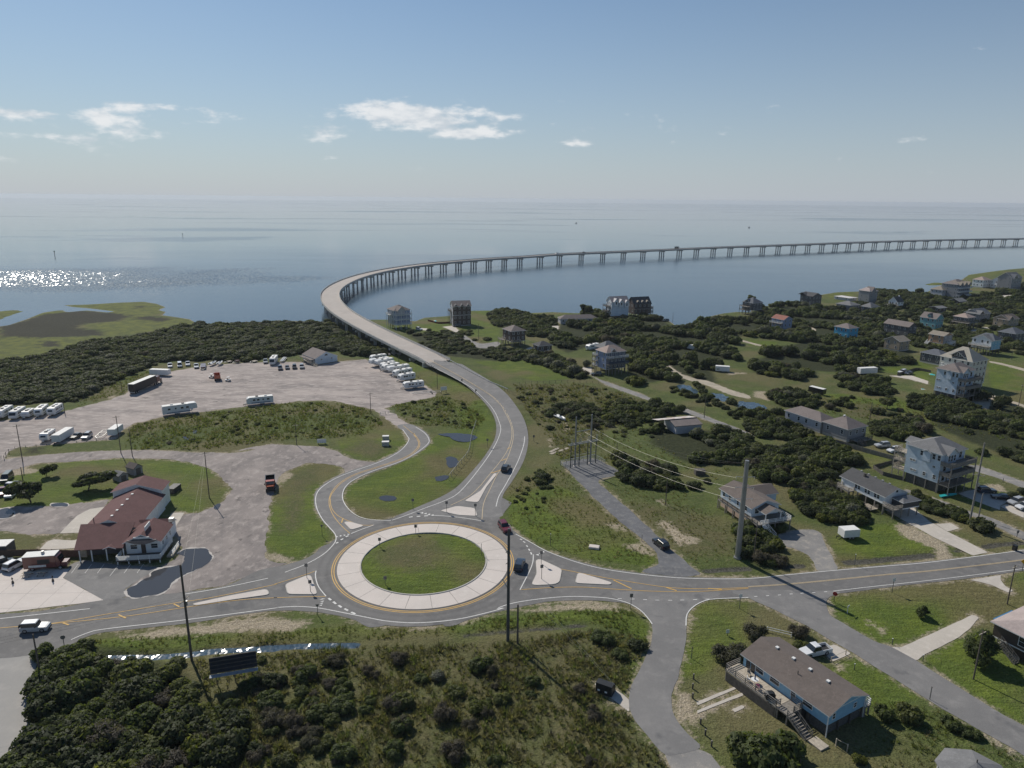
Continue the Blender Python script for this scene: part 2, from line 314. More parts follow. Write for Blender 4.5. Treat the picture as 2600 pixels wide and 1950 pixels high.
drives = [q('H', 1255, 868, 1330, 886, 1450, 868, 1500, 890, 1590, 945, 1700, 1000, 1925, 1116, 1800, 1140, 1650, 1070, 1490, 995, 1330, 905),
          q('H', 1503, 888, 1625, 880, 1695, 922, 1600, 948, 1585, 940), q('H', 1090, 770, 1310, 745, 1450, 866, 1330, 884, 1258, 866),
          q('L', 1152, 690, 1230, 690, 1500, 570, 1800, 430, 1850, 452, 1780, 540, 1690, 612, 1400, 758, 1352, 800),
          q('L', 1780, 152, 2025, 112, 2022, 150, 2060, 200, 2125, 236, 2088, 256, 1960, 195, 1850, 165),
          q('K', 1140, 1028, 1200, 1065, 1252, 1112, 1258, 1215, 1150, 1130, 1048, 1058, 970, 985, 990, 980, 1060, 1030),
          q('L', 600, 735, 625, 690, 690, 668, 830, 742, 680, 805), q('K', 1795, 1130, 2110, 1005, 2118, 1025, 1800, 1160), q('K', 1800, 1200, 2160, 1055, 2172, 1078, 1802, 1222), q('K', 2080, 1190, 2170, 1152, 2192, 1172, 2105, 1215),
          q('E', 480, 806, 560, 720, 620, 662, 720, 610, 850, 590, 880, 600, 760, 700, 720, 795), q('E', 1365, 660, 1385, 640, 1480, 638, 1400, 770, 1360, 790),
          q('E', 310, 940, 380, 870, 430, 852, 590, 862, 690, 830, 650, 920), q('e', 905, 498, 1060, 480, 1160, 570, 1100, 605, 1050, 590, 1060, 560), q('e', 600, 515, 690, 520, 690, 550, 620, 545),
          q('f', 395, 1190, 560, 1170, 575, 1250, 420, 1250), q('C', 395, 605, 470, 572, 480, 590, 415, 612), q('H', 2020, 745, 2090, 725, 2212, 790, 2212, 840, 2100, 790),
          q('j', 1290, 960, 1400, 925, 1560, 900, 1700, 950, 2010, 1060, 1880, 1130, 1870, 1190, 1700, 1130, 1500, 1050), q('m', 1040, 1385, 1100, 1375, 1180, 1440, 1150, 1465),
          q('i', 300, 520, 640, 520, 870, 600, 860, 640, 600, 570), q('C', 620, 405, 690, 402, 690, 425, 650, 440), q('h', 1420, 1035, 1560, 1030, 1540, 1060, 1430, 1055), q('h', 720, 1270, 800, 1258, 1000, 1285, 1000, 1300, 800, 1300),
          q('h', 1560, 1000, 1840, 990, 1780, 1030), q('h', 1870, 525, 2212, 510, 2212, 535, 1960, 545, 1870, 560)]
gdrive = q('H', 220, 990, 330, 950, 470, 930, 560, 950, 640, 1080, 700, 1230, 640, 1262, 540, 1258, 510, 1160, 400, 1095, 260, 1062)
shore = q('S', -1500, 800, -400, 835) + q('A', 0, 405, 60, 395, 190, 352, 330, 296, 510, 270, 545, 290, 700, 276, 870, 292, 900, 288, 700, 264, 560, 252, 480, 235, 700, 230, 960, 214, 1160, 207, 1270, 224, 1345, 252, 1290, 275, 1348, 290, 1320, 315, 1540, 348, 1600, 385, 1750, 380, 2000, 370, 2212, 365) + q('B', 400, 358, 690, 368, 830, 372, 1000, 355, 1090, 350, 1200, 350, 1430, 362, 1500, 335, 1690, 322, 1800, 292, 1880, 279, 2060, 277, 2212, 272) + q('C', 190, 275, 330, 290, 460, 297, 640, 290, 820, 298, 1000, 300, 1250, 300, 1440, 320, 1500, 332, 1600, 368, 1640, 398, 1760, 385, 1860, 378, 1890, 350, 1850, 335, 1990, 302, 2110, 288, 2212, 292) + q('D', 60, 380, 140, 400, 215, 392, 240, 376, 400, 368, 520, 320, 600, 305, 700, 290, 860, 284, 1050, 276, 1200, 292, 1300, 302, 1400, 300, 1470, 262, 1560, 256, 1620, 250, 1700, 190, 1760, 150, 1990, 118, 2090, 106, 2212, 96) + q('S', 2760, 666, 3300, 655)
shoreW = [p[:2] for p in W2(shore, -0.25)]
landW = shoreW + [(2900, 2150), (2900, -790), (-1570, -790), (-1570, 470)]
isles = [q('A', -80, 292, 60, 272, 150, 270, 205, 283, 150, 300, 60, 330, 0, 362, -80, 380), q('A', 50, 220, 110, 208, 165, 213, 110, 224), q('A', -60, 228, 0, 225, 18, 234, -10, 242), q('D', 1395, 226, 1480, 210, 1590, 214, 1585, 232, 1460, 236)]
ponds = [q('C', 1630, 890, 1660, 872, 1740, 880, 1790, 925, 1795, 945, 1740, 935, 1680, 915), q('C', 1920, 940, 1990, 945, 2060, 985, 2090, 1000, 2010, 1000, 1950, 975), q('D', -60, 1165, 60, 1175, 130, 1205, 110, 1232, 20, 1245, -60, 1240)]
ditches = [(q('I', 780, 775, 1000, 765, 1200, 765, 1500, 745, 1700, 715, 2000, 700, 2212, 695) + q('J', 200, 690, 500, 675, 800, 670, 960, 668), 1.0), (q('J', 1840, 600, 2000, 580, 2200, 568) + q('K', 100, 575, 300, 560, 500, 545, 700, 530, 900, 510), 0.5),
           (q('H', 790, 1195, 950, 1185, 1150, 1165, 1330, 1150, 1470, 1135), 1.15), (q('H', 1900, 1070, 2000, 1050, 2212, 1035), 1.0), (q('G', 1870, 1105, 2000, 1095, 2212, 1085) , .9), (q('H', 250, 1228, 350, 1225, 440, 1222), .9), (q('H', 1660, 1100, 1740, 1095), .8)]
puddles = [q('E', 1050, 1318, 1020, 1290, 1010, 1262, 1040, 1240, 1090, 1220, 1130, 1185, 1200, 1150, 1215, 1120, 1290, 1085, 1360, 1075, 1440, 1062, 1475, 1020, 1470, 985, 1420, 970, 1500, 930, 1580, 925, 1650, 932, 1700, 985, 1690, 1020, 1620, 1075, 1500, 1130, 1400, 1190, 1320, 1275, 1220, 1300, 1110, 1320),
           q('E', -80, 640, 0, 612, 70, 604, 105, 630, 112, 660, 60, 680, 0, 685, -80, 690), q('E', 405, 575, 440, 563, 520, 561, 555, 572, 540, 586, 450, 590), q('E', 1715, 600, 1740, 568, 1765, 570, 1760, 600, 1735, 615),
           q('F', 1690, 195, 1740, 190, 1775, 215, 1770, 260, 1720, 280, 1690, 250), q('F', 1600, 355, 1680, 340, 1710, 350, 1660, 385, 1610, 385), q('F', 1140, 520, 1200, 500, 1280, 515, 1270, 540, 1190, 545), q('F', 1620, 10, 1750, 0, 1900, 15, 1930, 40, 1860, 70, 1760, 60, 1700, 30),
           q('A', 1470, 1295, 1500, 1285, 1525, 1300, 1505, 1318, 1475, 1315), q('A', 1540, 1245, 1575, 1240, 1590, 1258, 1560, 1270)]
# ---------------------------------------------------------------- surface materials
POSN = lambda g: g.new('ShaderNodeNewGeometry').outputs['Position']
def bump(g, b, h, st, dist):
    n = g.new('ShaderNodeBump'); n.inputs['Strength'].default_value = st; n.inputs['Distance'].default_value = dist
    g.put(n.inputs['Height'], h); g.l.new(n.outputs[0], b.inputs['Normal'])
def surf(name, cols, s1, s2, rough, bst=0.4, bsc=6.0, bd=0.05, stretch=None, spec=0.3, fine=0.0, specks=None):
    """two-tone weathered surface in world coordinates"""
    M = bpy.data.materials.new(name); M.use_nodes = True; g = NT(M.node_tree); b = g.n['Principled BSDF']; P = POSN(g); MATS[name] = M
    V = g.mapv(P, stretch[0], (0, 0, stretch[1])) if stretch else P
    c = g.mix(g.ss(g.noise(V, s1, 5, 0.6), 0.35, 0.65), cols[0], cols[1])
    c = g.mix(g.ss(g.noise(V, s2, 4, 0.65), 0.45, 0.75), c, cols[2])
    if specks: c = g.mix(g.ss(g.noise(P, specks[1], 3, 0.7), specks[2], specks[2] + .1), c, specks[0])
    if fine:
        f = g.ss(g.noise(P, 9.0, 3, 0.7), 0.25, 0.75, 1 - fine, 1 + fine); c = g.mix(1.0, c, g.comb(f, f, f), 'MULTIPLY')
    g.put(b.inputs['Base Color'], c); b.inputs['Roughness'].default_value = rough; b.inputs['Specular IOR Level'].default_value = spec
    bump(g, b, g.noise(P, bsc, 4, 0.65), bst, bd); return M
ASPH = surf('asphalt', ((.172, .167, .162), (.146, .142, .139), (.208, .20, .192)), .06, .5, .85, .3, 14, .02, fine=.12, specks=((.118, .117, .119), .12, .58))
ASPH2 = surf('asphalt_worn', ((.205, .199, .194), (.175, .171, .168), (.245, .236, .227)), .08, .35, .85, .3, 14, .02, fine=.12, specks=((.145, .143, .143), .15, .60))
ASPH3 = surf('asphalt_pale', ((.34, .325, .305), (.30, .29, .275), (.38, .36, .335)), .05, .3, .88, .3, 10, .02, fine=.08)
GRAV = surf('gravel', ((.40, .345, .315), (.235, .207, .195), (.50, .44, .40)), .045, .26, .95, .6, 4, .04, stretch=((1, 2.4, 1), .35), fine=.16, specks=((.17, .15, .14), .2, .62))
GRAV2 = surf('packed_gravel', ((.30, .262, .242), (.20, .178, .168), (.40, .352, .322)), .06, .3, .95, .6, 4, .04, stretch=((1.6, 1, 1), .2), fine=.16, specks=((.15, .133, .125), .25, .60))
GRAVD = surf('dark_gravel', ((.155, .157, .165), (.125, .127, .134), (.22, .215, .21)), .25, .7, .95, .6, 5, .04, fine=.16)
CONC = surf('concrete', ((.63, .565, .515), (.58, .525, .48), (.66, .60, .55)), .15, .6, .85, .15, 12, .01, fine=.05, specks=((.46, .43, .41), .5, .70))
CONCW = surf('concrete_weathered', ((.52, .475, .415), (.46, .42, .37), (.58, .53, .47)), .15, .6, .85, .15, 12, .01, fine=.06)
LANE = surf('lane_gravel', ((.25, .24, .23), (.20, .195, .19), (.36, .33, .29)), .12, .5, .95, .5, 5, .04, fine=.14)
SAND = surf('sandy_track', ((.43, .37, .29), (.34, .30, .235), (.50, .44, .35)), .12, .6, .95, .5, 4, .04, fine=.14)
def ground_mat():
    M = bpy.data.materials.new('grassland'); M.use_nodes = True; g = NT(M.node_tree); b = g.n['Principled BSDF']; P = POSN(g)
    at = lambda n: g.new('ShaderNodeAttribute', attribute_name=n).outputs['Fac']
    nL = g.noise(P, .035, 2, .6); nM = g.noise(P, .16, 3, .62); nF = g.noise(P, .9, 3, .7); nX = g.noise(P, 3.5, 2, .7)
    edge = g.m('SUBTRACT', g.m('ADD', g.m('MULTIPLY', nM, 2.2), g.m('MULTIPLY', nF, 2.4)), 2.3)
    def mask(n, amp, w, off=0.0): return g.ss(g.m('ADD', g.m('ADD', at(n), off), g.m('MULTIPLY', edge, amp)), -w, w)
    c = g.mix(g.ss(nM, .35, .65), (.098, .122, .036), (.074, .096, .030))
    c = g.mix(g.ss(nL, .42, .62), c, (.135, .124, .058))
    c = g.mix(g.ss(nF, .52, .75), c, (.150, .150, .068))
    # mown lawn: brighter, with brown thin spots
    lawn = g.mix(g.ss(nM, .3, .62), (.116, .150, .026), (.086, .120, .024)); lawn = g.mix(g.ss(nL, .44, .66), lawn, (.135, .122, .054)); lawn = g.mix(g.ss(nF, .58, .8), lawn, (.155, .155, .060)); ms = g.ss(g.noise(g.mapv(P, (.25, 2.2, 1), (0, 0, .5)), .8, 2, .5), .3, .7, .86, 1.14); lawn = g.mix(1.0, lawn, g.comb(ms, ms, ms), 'MULTIPLY')
    c = g.mix(mask('lawn', .8, .7), c, lawn)
    dry = g.mix(g.ss(nM, .35, .65), (.120, .110, .052), (.095, .102, .040)); dry = g.mix(g.ss(nF, .5, .75), dry, (.150, .136, .074)); dry = g.mix(g.ss(nF, .28, .40), (.075, .080, .036), dry)
    c = g.mix(mask('dry', 2.5, 3.0), c, dry)
    ml = g.mix(g.ss(nM, .35, .65), (.140, .155, .036), (.090, .105, .034)); c = g.mix(mask('marsh', 2.5, 2.5), c, ml)
    md = g.mix(g.ss(nF, .35, .7), (.026, .027, .018), (.048, .047, .028)); c = g.mix(mask('mud', 5.0, 3.0), c, md)
    c = g.mix(g.m('MULTIPLY', mask('ditch', .45, .35), .92), c, g.mix(g.ss(nX, .35, .65), (.052, .050, .042), (.10, .095, .085)))
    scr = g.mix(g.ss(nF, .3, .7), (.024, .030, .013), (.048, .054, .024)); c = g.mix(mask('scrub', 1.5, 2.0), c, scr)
    sand = g.mix(g.ss(nF, .35, .7), (.40, .335, .245), (.30, .25, .185)); sand = g.mix(g.ss(nX, .5, .7), sand, (.47, .405, .315))
    c = g.mix(g.m('MULTIPLY', mask('sand', 1.9, .8, -.25), .9), c, sand)
    f = g.ss(nX, .25, .75, .72, 1.28); c = g.mix(1.0, c, g.comb(f, f, f), 'MULTIPLY')
    g.put(b.inputs['Base Color'], c); b.inputs['Roughness'].default_value = .95; b.inputs['Specular IOR Level'].default_value = .15
    h = g.m('ADD', g.m('MULTIPLY', nF, 1.2), g.m('MULTIPLY', nX, .5)); bump(g, b, h, .9, .35)
    return M
# ---------------------------------------------------------------- ground sheet
def grade(a, b, s0, s1, p=1.0):
    out = [a]; 
    while out[-1] < b:
        t = (out[-1] - a) / (b - a); out.append(out[-1] + s0 + (s1 - s0) * t ** p)
    return out
gy = np.array([-700, -450, -250, -120, -50, -10, 20, 40, 52] + grade(58, 210, .85, .95) + grade(211, 620, 1.0, 3.6) + grade(624, 1900, 4, 26)) * KS
gx = np.array([-v for v in (grade(136, 420, 1.0, 4.2) + grade(425, 1400, 8, 60))][::-1] + grade(-135, 135, .9, .9) + grade(136.2, 560, 1.0, 4.0) + grade(565, 2600, 5, 60)) * KS
GX, GY = np.meshgrid(gx, gy); X, Y = GX.ravel(), GY.ravel(); NV = len(X)
def region(polys, X=X, Y=Y, lim=12.0):
    """max signed distance to a set of polygons, only worked out near them"""
    out = np.full(X.shape, -lim)
    for P in polys:
        A = np.array([p[:2] for p in P]); m = (X > A[:, 0].min() - lim) & (X < A[:, 0].max() + lim) & (Y > A[:, 1].min() - lim) & (Y < A[:, 1].max() + lim)
        if m.any(): out[m] = np.maximum(out[m], polysd(X[m], Y[m], A))
    return np.clip(out, -lim, lim)
WW = lambda L_: [W2(p) for p in L_]
road_polys = WW([west, side0, SLL + SLR[::-1], east, st1, st1b, st2, subpad, lotM, lotD, lotL, asph, conc, gdrive] + lanes + drives) + [ring(21.3)]
sand_polys = WW([q('G', 1470, 720, 1560, 700, 1700, 800, 1830, 860, 1800, 900, 1650, 900), q('G', 1180, 900, 1330, 880, 1480, 980, 1440, 990, 1300, 950), q('G', 1060, 720, 1140, 710, 1280, 790, 1160, 785), q('G', 1480, 545, 1520, 540, 1590, 580, 1540, 590),
    q('H', 1140, 900, 1260, 890, 1460, 960, 1560, 1020, 1640, 1150, 1530, 1165, 1480, 1090, 1350, 1040, 1240, 1000), q('L', 900, 480, 1000, 480, 1120, 560, 1080, 590), q('L', 700, 830, 760, 830, 760, 880, 690, 890), q('K', 1650, 1050, 1760, 1080, 1800, 1260, 1760, 1330, 1660, 1280, 1620, 1150),
    q('F', 230, 960, 330, 970, 480, 1010, 360, 1050, 240, 1010), q('J', 0, 480, 250, 440, 560, 470, 620, 500, 450, 560, 0, 570), q('I', 900, 600, 1300, 540, 2212, 440, 2212, 560, 1500, 590, 1000, 640), q('F', 330, 330, 420, 310, 460, 330, 350, 430),
    q('j', 1640, 850, 1880, 820, 1950, 930, 1780, 920), q('D', 30, 1090, 140, 1090, 170, 1170, 40, 1130), q('D', 300, 1070, 420, 1065, 430, 1090, 330, 1090), q('g', 0, 1470, 250, 1480, 250, 1500, 0, 1510), q('K', 380, 390, 700, 350, 1150, 340, 1230, 385, 800, 390, 420, 420), q('C', 600, 1310, 640, 1300, 640, 1380, 610, 1370),
    q('C', 700, 1190, 760, 1180, 800, 1230, 740, 1260), q('A', 200, 1310, 320, 1310, 330, 1350, 210, 1360), q('A', 860, 970, 930, 960, 940, 985, 870, 995), q('E', 0, 300, 160, 265, 330, 300, 250, 330, 0, 360)])
lawn_polys = WW([q('E', 0, 300, 560, 225, 900, 200, 1200, 198, 1500, 228, 1700, 290, 1850, 440, 1780, 560, 1600, 645, 1480, 640, 1340, 520, 1160, 300, 900, 480, 880, 540, 560, 575, 400, 590, 110, 590, 0, 600), q('F', 1200, 300, 1440, 170, 1600, 20, 1960, -70, 2090, 0, 1900, 300, 1640, 510, 1290, 660, 950, 640, 860, 520, 900, 420),
    q('F', 560, 240, 800, 250, 880, 300, 700, 400, 630, 560, 690, 720, 760, 860, 700, 920, 500, 1000, 230, 960, 260, 700, 330, 370), ring(11.9), q('B', 1050, 670, 1300, 600, 1560, 720, 1900, 930, 2080, 1180, 1990, 1440, 1850, 1640, 1900, 1300, 1700, 990, 1650, 950, 1500, 880, 1300, 830, 1200, 740), q('B', 800, 1330, 1230, 1130, 1370, 1270, 1390, 1330, 1250, 1450, 1060, 1480, 850, 1420),
    q('H', 640, 1480, 1100, 1430, 1700, 1340, 2212, 1270, 2212, 1659, 1100, 1659), q('L', 640, 280, 1100, 240, 1780, 160, 2120, 250, 2212, 280, 1950, 440, 1800, 430, 1200, 690, 1000, 640, 660, 400), q('L', 1400, 770, 1700, 610, 1800, 640, 2212, 800, 2212, 1310, 1700, 1010), q('L', 640, 850, 850, 750, 1100, 910, 1400, 1100, 1000, 1200, 700, 1000),
    q('H', 640, 1000, 900, 900, 1250, 880, 1500, 1090, 1400, 1150, 700, 1190), q('H', 130, 540, 400, 560, 700, 540, 700, 640, 330, 600, 180, 640), q('H', 730, 250, 1150, 370, 1000, 440, 800, 330), q('H', 1250, 560, 1700, 700, 2212, 900, 2212, 800, 1800, 640, 1500, 640), q('K', 1720, 330, 2212, 330, 2212, 640, 1900, 900, 1660, 950, 1720, 640),
    q('e', 0, 480, 600, 420, 900, 400, 1300, 280, 1650, 260, 1700, 480, 1720, 720, 1300, 690, 1000, 590, 600, 610, 300, 560), q('C', 0, 690, 400, 680, 560, 700, 800, 830, 500, 850, 300, 800, 100, 720), q('C', 0, 290, 160, 290, 160, 420, 0, 430), q('C', 440, 300, 820, 295, 700, 320, 500, 320),
    q('D', 560, 1110, 900, 1100, 1200, 1130, 1500, 1300, 1480, 1360, 1000, 1300, 700, 1200, 560, 1150), q('D', 1000, 880, 1330, 830, 1500, 900, 1440, 1000, 1080, 930), q('D', 1930, 830, 2212, 880, 2212, 1200, 2080, 1170, 1960, 1080, 1930, 950), q('D', 0, 670, 240, 690, 200, 730, 0, 720), q('G', 270, 460, 500, 430, 700, 420, 1100, 640, 1480, 1000, 1450, 1070, 900, 1010, 500, 870, 300, 740), q('I', 560, 670, 1000, 600, 2212, 570, 2212, 660, 1000, 720), q('J', 0, 580, 800, 530, 2200, 440, 2200, 540, 900, 640, 0, 660), q('K', 0, 480, 900, 390, 1250, 390, 1400, 500, 1430, 640, 1250, 1000, 1150, 1000, 1300, 600, 900, 480, 0, 560)])
dry_polys = WW([q('J', 150, 760, 1000, 690, 2212, 650, 2212, 1659, 700, 1659, 600, 1000), q('K', 0, 640, 900, 560, 1300, 700, 1150, 1000, 1250, 1250, 1500, 1659, 0, 1659), q('C', 320, 880, 800, 870, 1050, 900, 1450, 1020, 1100, 1200, 900, 1450, 700, 1460, 600, 1250, 450, 1100), q('C', 560, 1130, 800, 1200, 800, 1380, 620, 1380), q('F', 400, 330, 700, 260, 560, 480, 480, 780, 380, 780, 420, 500), q('B', 850, 1400, 1080, 1320, 1250, 1380, 1100, 1470), q('D', 700, 1180, 1000, 1190, 1500, 1350, 1300, 1370, 800, 1280), q('G', 1180, 560, 1700, 600, 2100, 800, 2100, 980, 1700, 980, 1500, 800),
    q('I', 1750, 760, 2212, 740, 2212, 1659, 1900, 1659, 1750, 1100), ring(6, c=RC + [-3, 2])])
marsh_polys = WW([q('A', -300, 480, 0, 480, 330, 480, 700, 490, 860, 440, 640, 400, 900, 370, 1100, 350, 1300, 300, 1345, 250, 1160, 205, 480, 230, 960, 320, 1000, 360, 1540, 340, 1560, 390, 1300, 450, 900, 480, 640, 560, 450, 640, 0, 680, -300, 680), q('A', -80, 270, 205, 283, 0, 362), q('A', 190, 350, 330, 296, 510, 270, 530, 290, 350, 320), q('D', 590, 315, 700, 290, 860, 284, 850, 320, 620, 345), q('D', 1395, 215, 1590, 210, 1590, 235, 1400, 235), q('D', 1740, 150, 1990, 118, 2090, 106, 2000, 150, 1760, 185)])
mud_polys = WW([q('A', 0, 405, 200, 360, 330, 315, 520, 295, 660, 280, 900, 300, 1050, 320, 950, 365, 680, 385, 600, 420, 800, 440, 830, 480, 330, 500, 0, 490), q('A', 1080, 330, 1240, 330, 1380, 350, 1300, 372, 1100, 350), q('A', 1090, 245, 1150, 243, 1150, 262, 1090, 264), q('A', 330, 530, 480, 525, 470, 570, 330, 570), q('J', 1850, 850, 2212, 810, 2212, 930, 2050, 975, 1900, 900), q('K', 0, 830, 370, 815, 330, 900, 150, 975, 0, 920), q('b', 470, 1310, 520, 1310, 520, 1380, 470, 1380)])
SCRUB = []           # filled by the vegetation plan below
scrub_px = dict(
    band=q('S', -250, 930) + q('A', 0, 700, 340, 662, 520, 610, 700, 545, 1000, 510, 1200, 480, 1320, 440, 1560, 395, 1700, 400, 2212, 385) + q('B', 690, 378, 850, 400, 960, 435, 1100, 520, 1300, 615, 1200, 640, 930, 650, 800, 600, 560, 615, 330, 660, 0, 690) + q('A', 1900, 685, 1350, 680, 1180, 735, 960, 835, 620, 1015, 480, 1020, 0, 1035) + q('S', -250, 1040),
    corner=q('I', 470, 690, 350, 790, 330, 920, 245, 1000, 245, 1240, 230, 1450, 50, 1610, 20, 1700) + q('S', 0, 2030, 560, 2030) + q('I', 1780, 1659, 1750, 1480, 1690, 1250, 1560, 1000, 1350, 830, 1000, 720, 700, 690),
    mid=q('C', 640, 440, 800, 330, 1010, 300, 1250, 330, 1480, 340, 1600, 400, 1830, 395, 1900, 350, 2212, 360) + q('D', 200, 400, 400, 400, 620, 430, 1000, 440, 1080, 420, 1100, 460, 900, 520, 1040, 560, 1060, 700, 1300, 720, 1300, 880, 1000, 900, 760, 940, 560, 920, 500, 1000, 330, 980, 60, 940, 30, 860, 200, 780, 400, 700, 0, 620) + q('C', 2000, 560, 2080, 650, 1900, 720, 1960, 860, 1600, 830, 1300, 880, 1250, 790, 1280, 640, 1000, 560, 760, 620, 640, 560),
    n1=q('C', 640, 1050, 900, 1030, 1100, 1100, 1060, 1180, 850, 1140, 640, 1130), n2=q('C', 1080, 1050, 1440, 1020, 1760, 1060, 1760, 1110, 1640, 1110, 1350, 1190, 1250, 1230, 1080, 1170), n3=q('C', 1400, 1230, 1640, 1230, 2212, 1250, 2212, 1480, 1900, 1530, 1680, 1480, 1450, 1370),
    n4=q('H', 0, 300, 280, 290, 560, 200, 760, 300, 860, 410, 700, 420, 780, 470, 500, 560, 130, 540, 0, 480), n5=q('H', 350, 620, 480, 580, 700, 600, 830, 720, 900, 800, 940, 870, 760, 890, 560, 850, 420, 740), n6=q('H', 1330, 640, 1450, 690, 1750, 800, 1700, 870, 1400, 780, 1330, 720), n7=q('H', -20, 920, 200, 900, 240, 1050, 310, 1200, 100, 1240, -20, 1180),
    n8=q('G', 1150, 200, 1350, 240, 1600, 300, 1650, 440, 1450, 460, 1250, 380, 1170, 280), n9=q('D', 0, 1270, 300, 1300, 480, 1330, 540, 1420, 380, 1480, 0, 1440), n10=q('D', 950, 1350, 1300, 1340, 1480, 1400, 1270, 1500, 1000, 1440), n11=q('D', 1480, 1200, 2212, 1200, 2212, 1659, 1780, 1500, 1500, 1380), n12=q('D', 1300, 1180, 1400, 1130, 1750, 1120, 1760, 1230, 1500, 1260, 1320, 1220),
    n13=q('e', 440, 620, 800, 590, 1250, 560, 1300, 740, 1500, 790, 1680, 770, 2080, 820, 2080, 960, 1640, 980, 1330, 950, 900, 900, 600, 740), n14=q('C', 150, 290, 330, 270, 480, 330, 660, 340, 650, 500, 450, 480, 150, 390), n15=q('A', 1000, 990, 1240, 1000, 1100, 1040), n16=q('D', 720, 960, 1050, 990, 1150, 1130, 980, 1110, 760, 1050), n17=q('D', 150, 1100, 350, 1090, 560, 1180, 540, 1220, 260, 1210), n18=q('D', 1040, 230, 1250, 280, 1480, 330, 1640, 360, 1900, 330, 2212, 230, 2212, 480, 1900, 420, 1400, 420, 1050, 400),
    n19=q('D', 1320, 560, 1440, 600, 1440, 720, 1320, 720), n20=q('D', 1650, 620, 1830, 640, 1860, 740, 1700, 730), n21=q('D', 2050, 560, 2212, 600, 2212, 760, 2080, 740), n22=q('C', 450, 620, 560, 640, 640, 650, 760, 700, 880, 760, 870, 830, 800, 830, 560, 720, 430, 680))
scrub_w = {k: W2(v) for k, v in scrub_px.items()}
A_sand = np.clip(np.maximum(.55 - np.abs(region(road_polys) - .0), region(sand_polys)), -12, 12)
A_sand = np.maximum(A_sand, 1.0 - np.abs(region([landW], lim=4) - .3) - 1.2 * (rng.random(NV) > 2))
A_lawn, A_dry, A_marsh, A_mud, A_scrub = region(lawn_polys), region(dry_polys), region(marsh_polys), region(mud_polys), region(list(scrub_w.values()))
Zg = np.zeros(NV)
sd_shore = np.maximum(polysd(X, Y, landW), region(WW(isles), lim=40))
Zg = np.where(sd_shore < 4, np.clip((sd_shore - 4) * .09, -2.2, 0), 0)
hd = linesd(X, Y, hw_mid[::4]); ki = np.argmin([(X - p[0]) ** 2 + (Y - p[1]) ** 2 for p in hw_mid[::3]], axis=0); hz_ = hw_mid[::3][ki, 2]
Zg = np.maximum(Zg, np.minimum(hz_ - .4, hz_ - .4 - (hd - 8.4) * .45)) * (sd_shore > -30) + Zg * (sd_shore <= -30)
open_ = region(road_polys) < -1.0
soft = (np.sin(X * .13 + 2 * np.sin(Y * .09)) + np.sin(Y * .17 + X * .05) + np.sin(X * .71 + Y * .4) * .5 + 1.2) * .09
Zg += np.where(open_ & (hd > 12) & (sd_shore > 6), soft * np.clip((-region(road_polys) - 1) / 4, 0, 1), 0)
A_ditch = np.full(NV, -12.0)
for k_d, (line, w) in enumerate(ditches):
    d = linesd(X, Y, W2(line)); dp = .40 if k_d == 0 else .235; Zg = np.minimum(Zg, -dp + np.clip(d - w * .35, 0, 9) * (dp / max(w * 1.2, .8)))
    A_ditch = np.maximum(A_ditch, w * (.95 if k_d else .8) - d)
rr_ = np.hypot(X - RC[0], Y - RC[1]); Zg = np.where(rr_ < 11.75 * KS, .22 + .45 * (1 - (rr_ / 11.75 / KS) ** 2), Zg)
pd = region(WW(ponds), lim=6); Zg = np.where(pd > -2, np.minimum(Zg, np.clip(-.35 - pd * .3, -1.2, .2)), Zg)
nx_, ny_ = len(gx), len(gy)
wet_ = region(WW(puddles), lim=6); Zg = np.where(wet_ > -2.5, np.minimum(Zg, np.clip((-wet_ - .5) * .15, .015, 9)), Zg)
me = bpy.data.meshes.new('ground'); ii = np.arange(NV).reshape(ny_, nx_)
quads = np.stack([ii[:-1, :-1].ravel(), ii[:-1, 1:].ravel(), ii[1:, 1:].ravel(), ii[1:, :-1].ravel()], 1)
keep = (np.maximum.reduceat(np.ones(1), [0])[0] > 0) & (sd_shore[quads].max(1) > -26); quads = quads[keep]
me.vertices.add(NV); me.vertices.foreach_set('co', np.stack([X, Y, Zg], 1).ravel())
me.loops.add(quads.size); me.loops.foreach_set('vertex_index', quads.ravel()); me.polygons.add(len(quads))
me.polygons.foreach_set('loop_start', np.arange(0, quads.size, 4)); me.polygons.foreach_set('loop_total', np.full(len(quads), 4))
me.polygons.foreach_set('use_smooth', np.ones(len(quads), bool)); me.update(calc_edges=True)
for nm, arr in (('sand', A_sand), ('lawn', A_lawn), ('dry', A_dry), ('marsh', A_marsh), ('mud', A_mud), ('scrub', A_scrub), ('ditch', A_ditch)):
    a_ = me.attributes.new(nm, 'FLOAT', 'POINT'); a_.data.foreach_set('value', arr.astype(np.float32))
me.materials.append(ground_mat()); link('ground', me, kind='structure')
def gz(x, y):
    """ground height"""
    i, j = int(np.clip(np.searchsorted(gy, y) - 1, 0, ny_ - 2)), int(np.clip(np.searchsorted(gx, x) - 1, 0, nx_ - 2))
    return float(Zg[ii[i, j]])
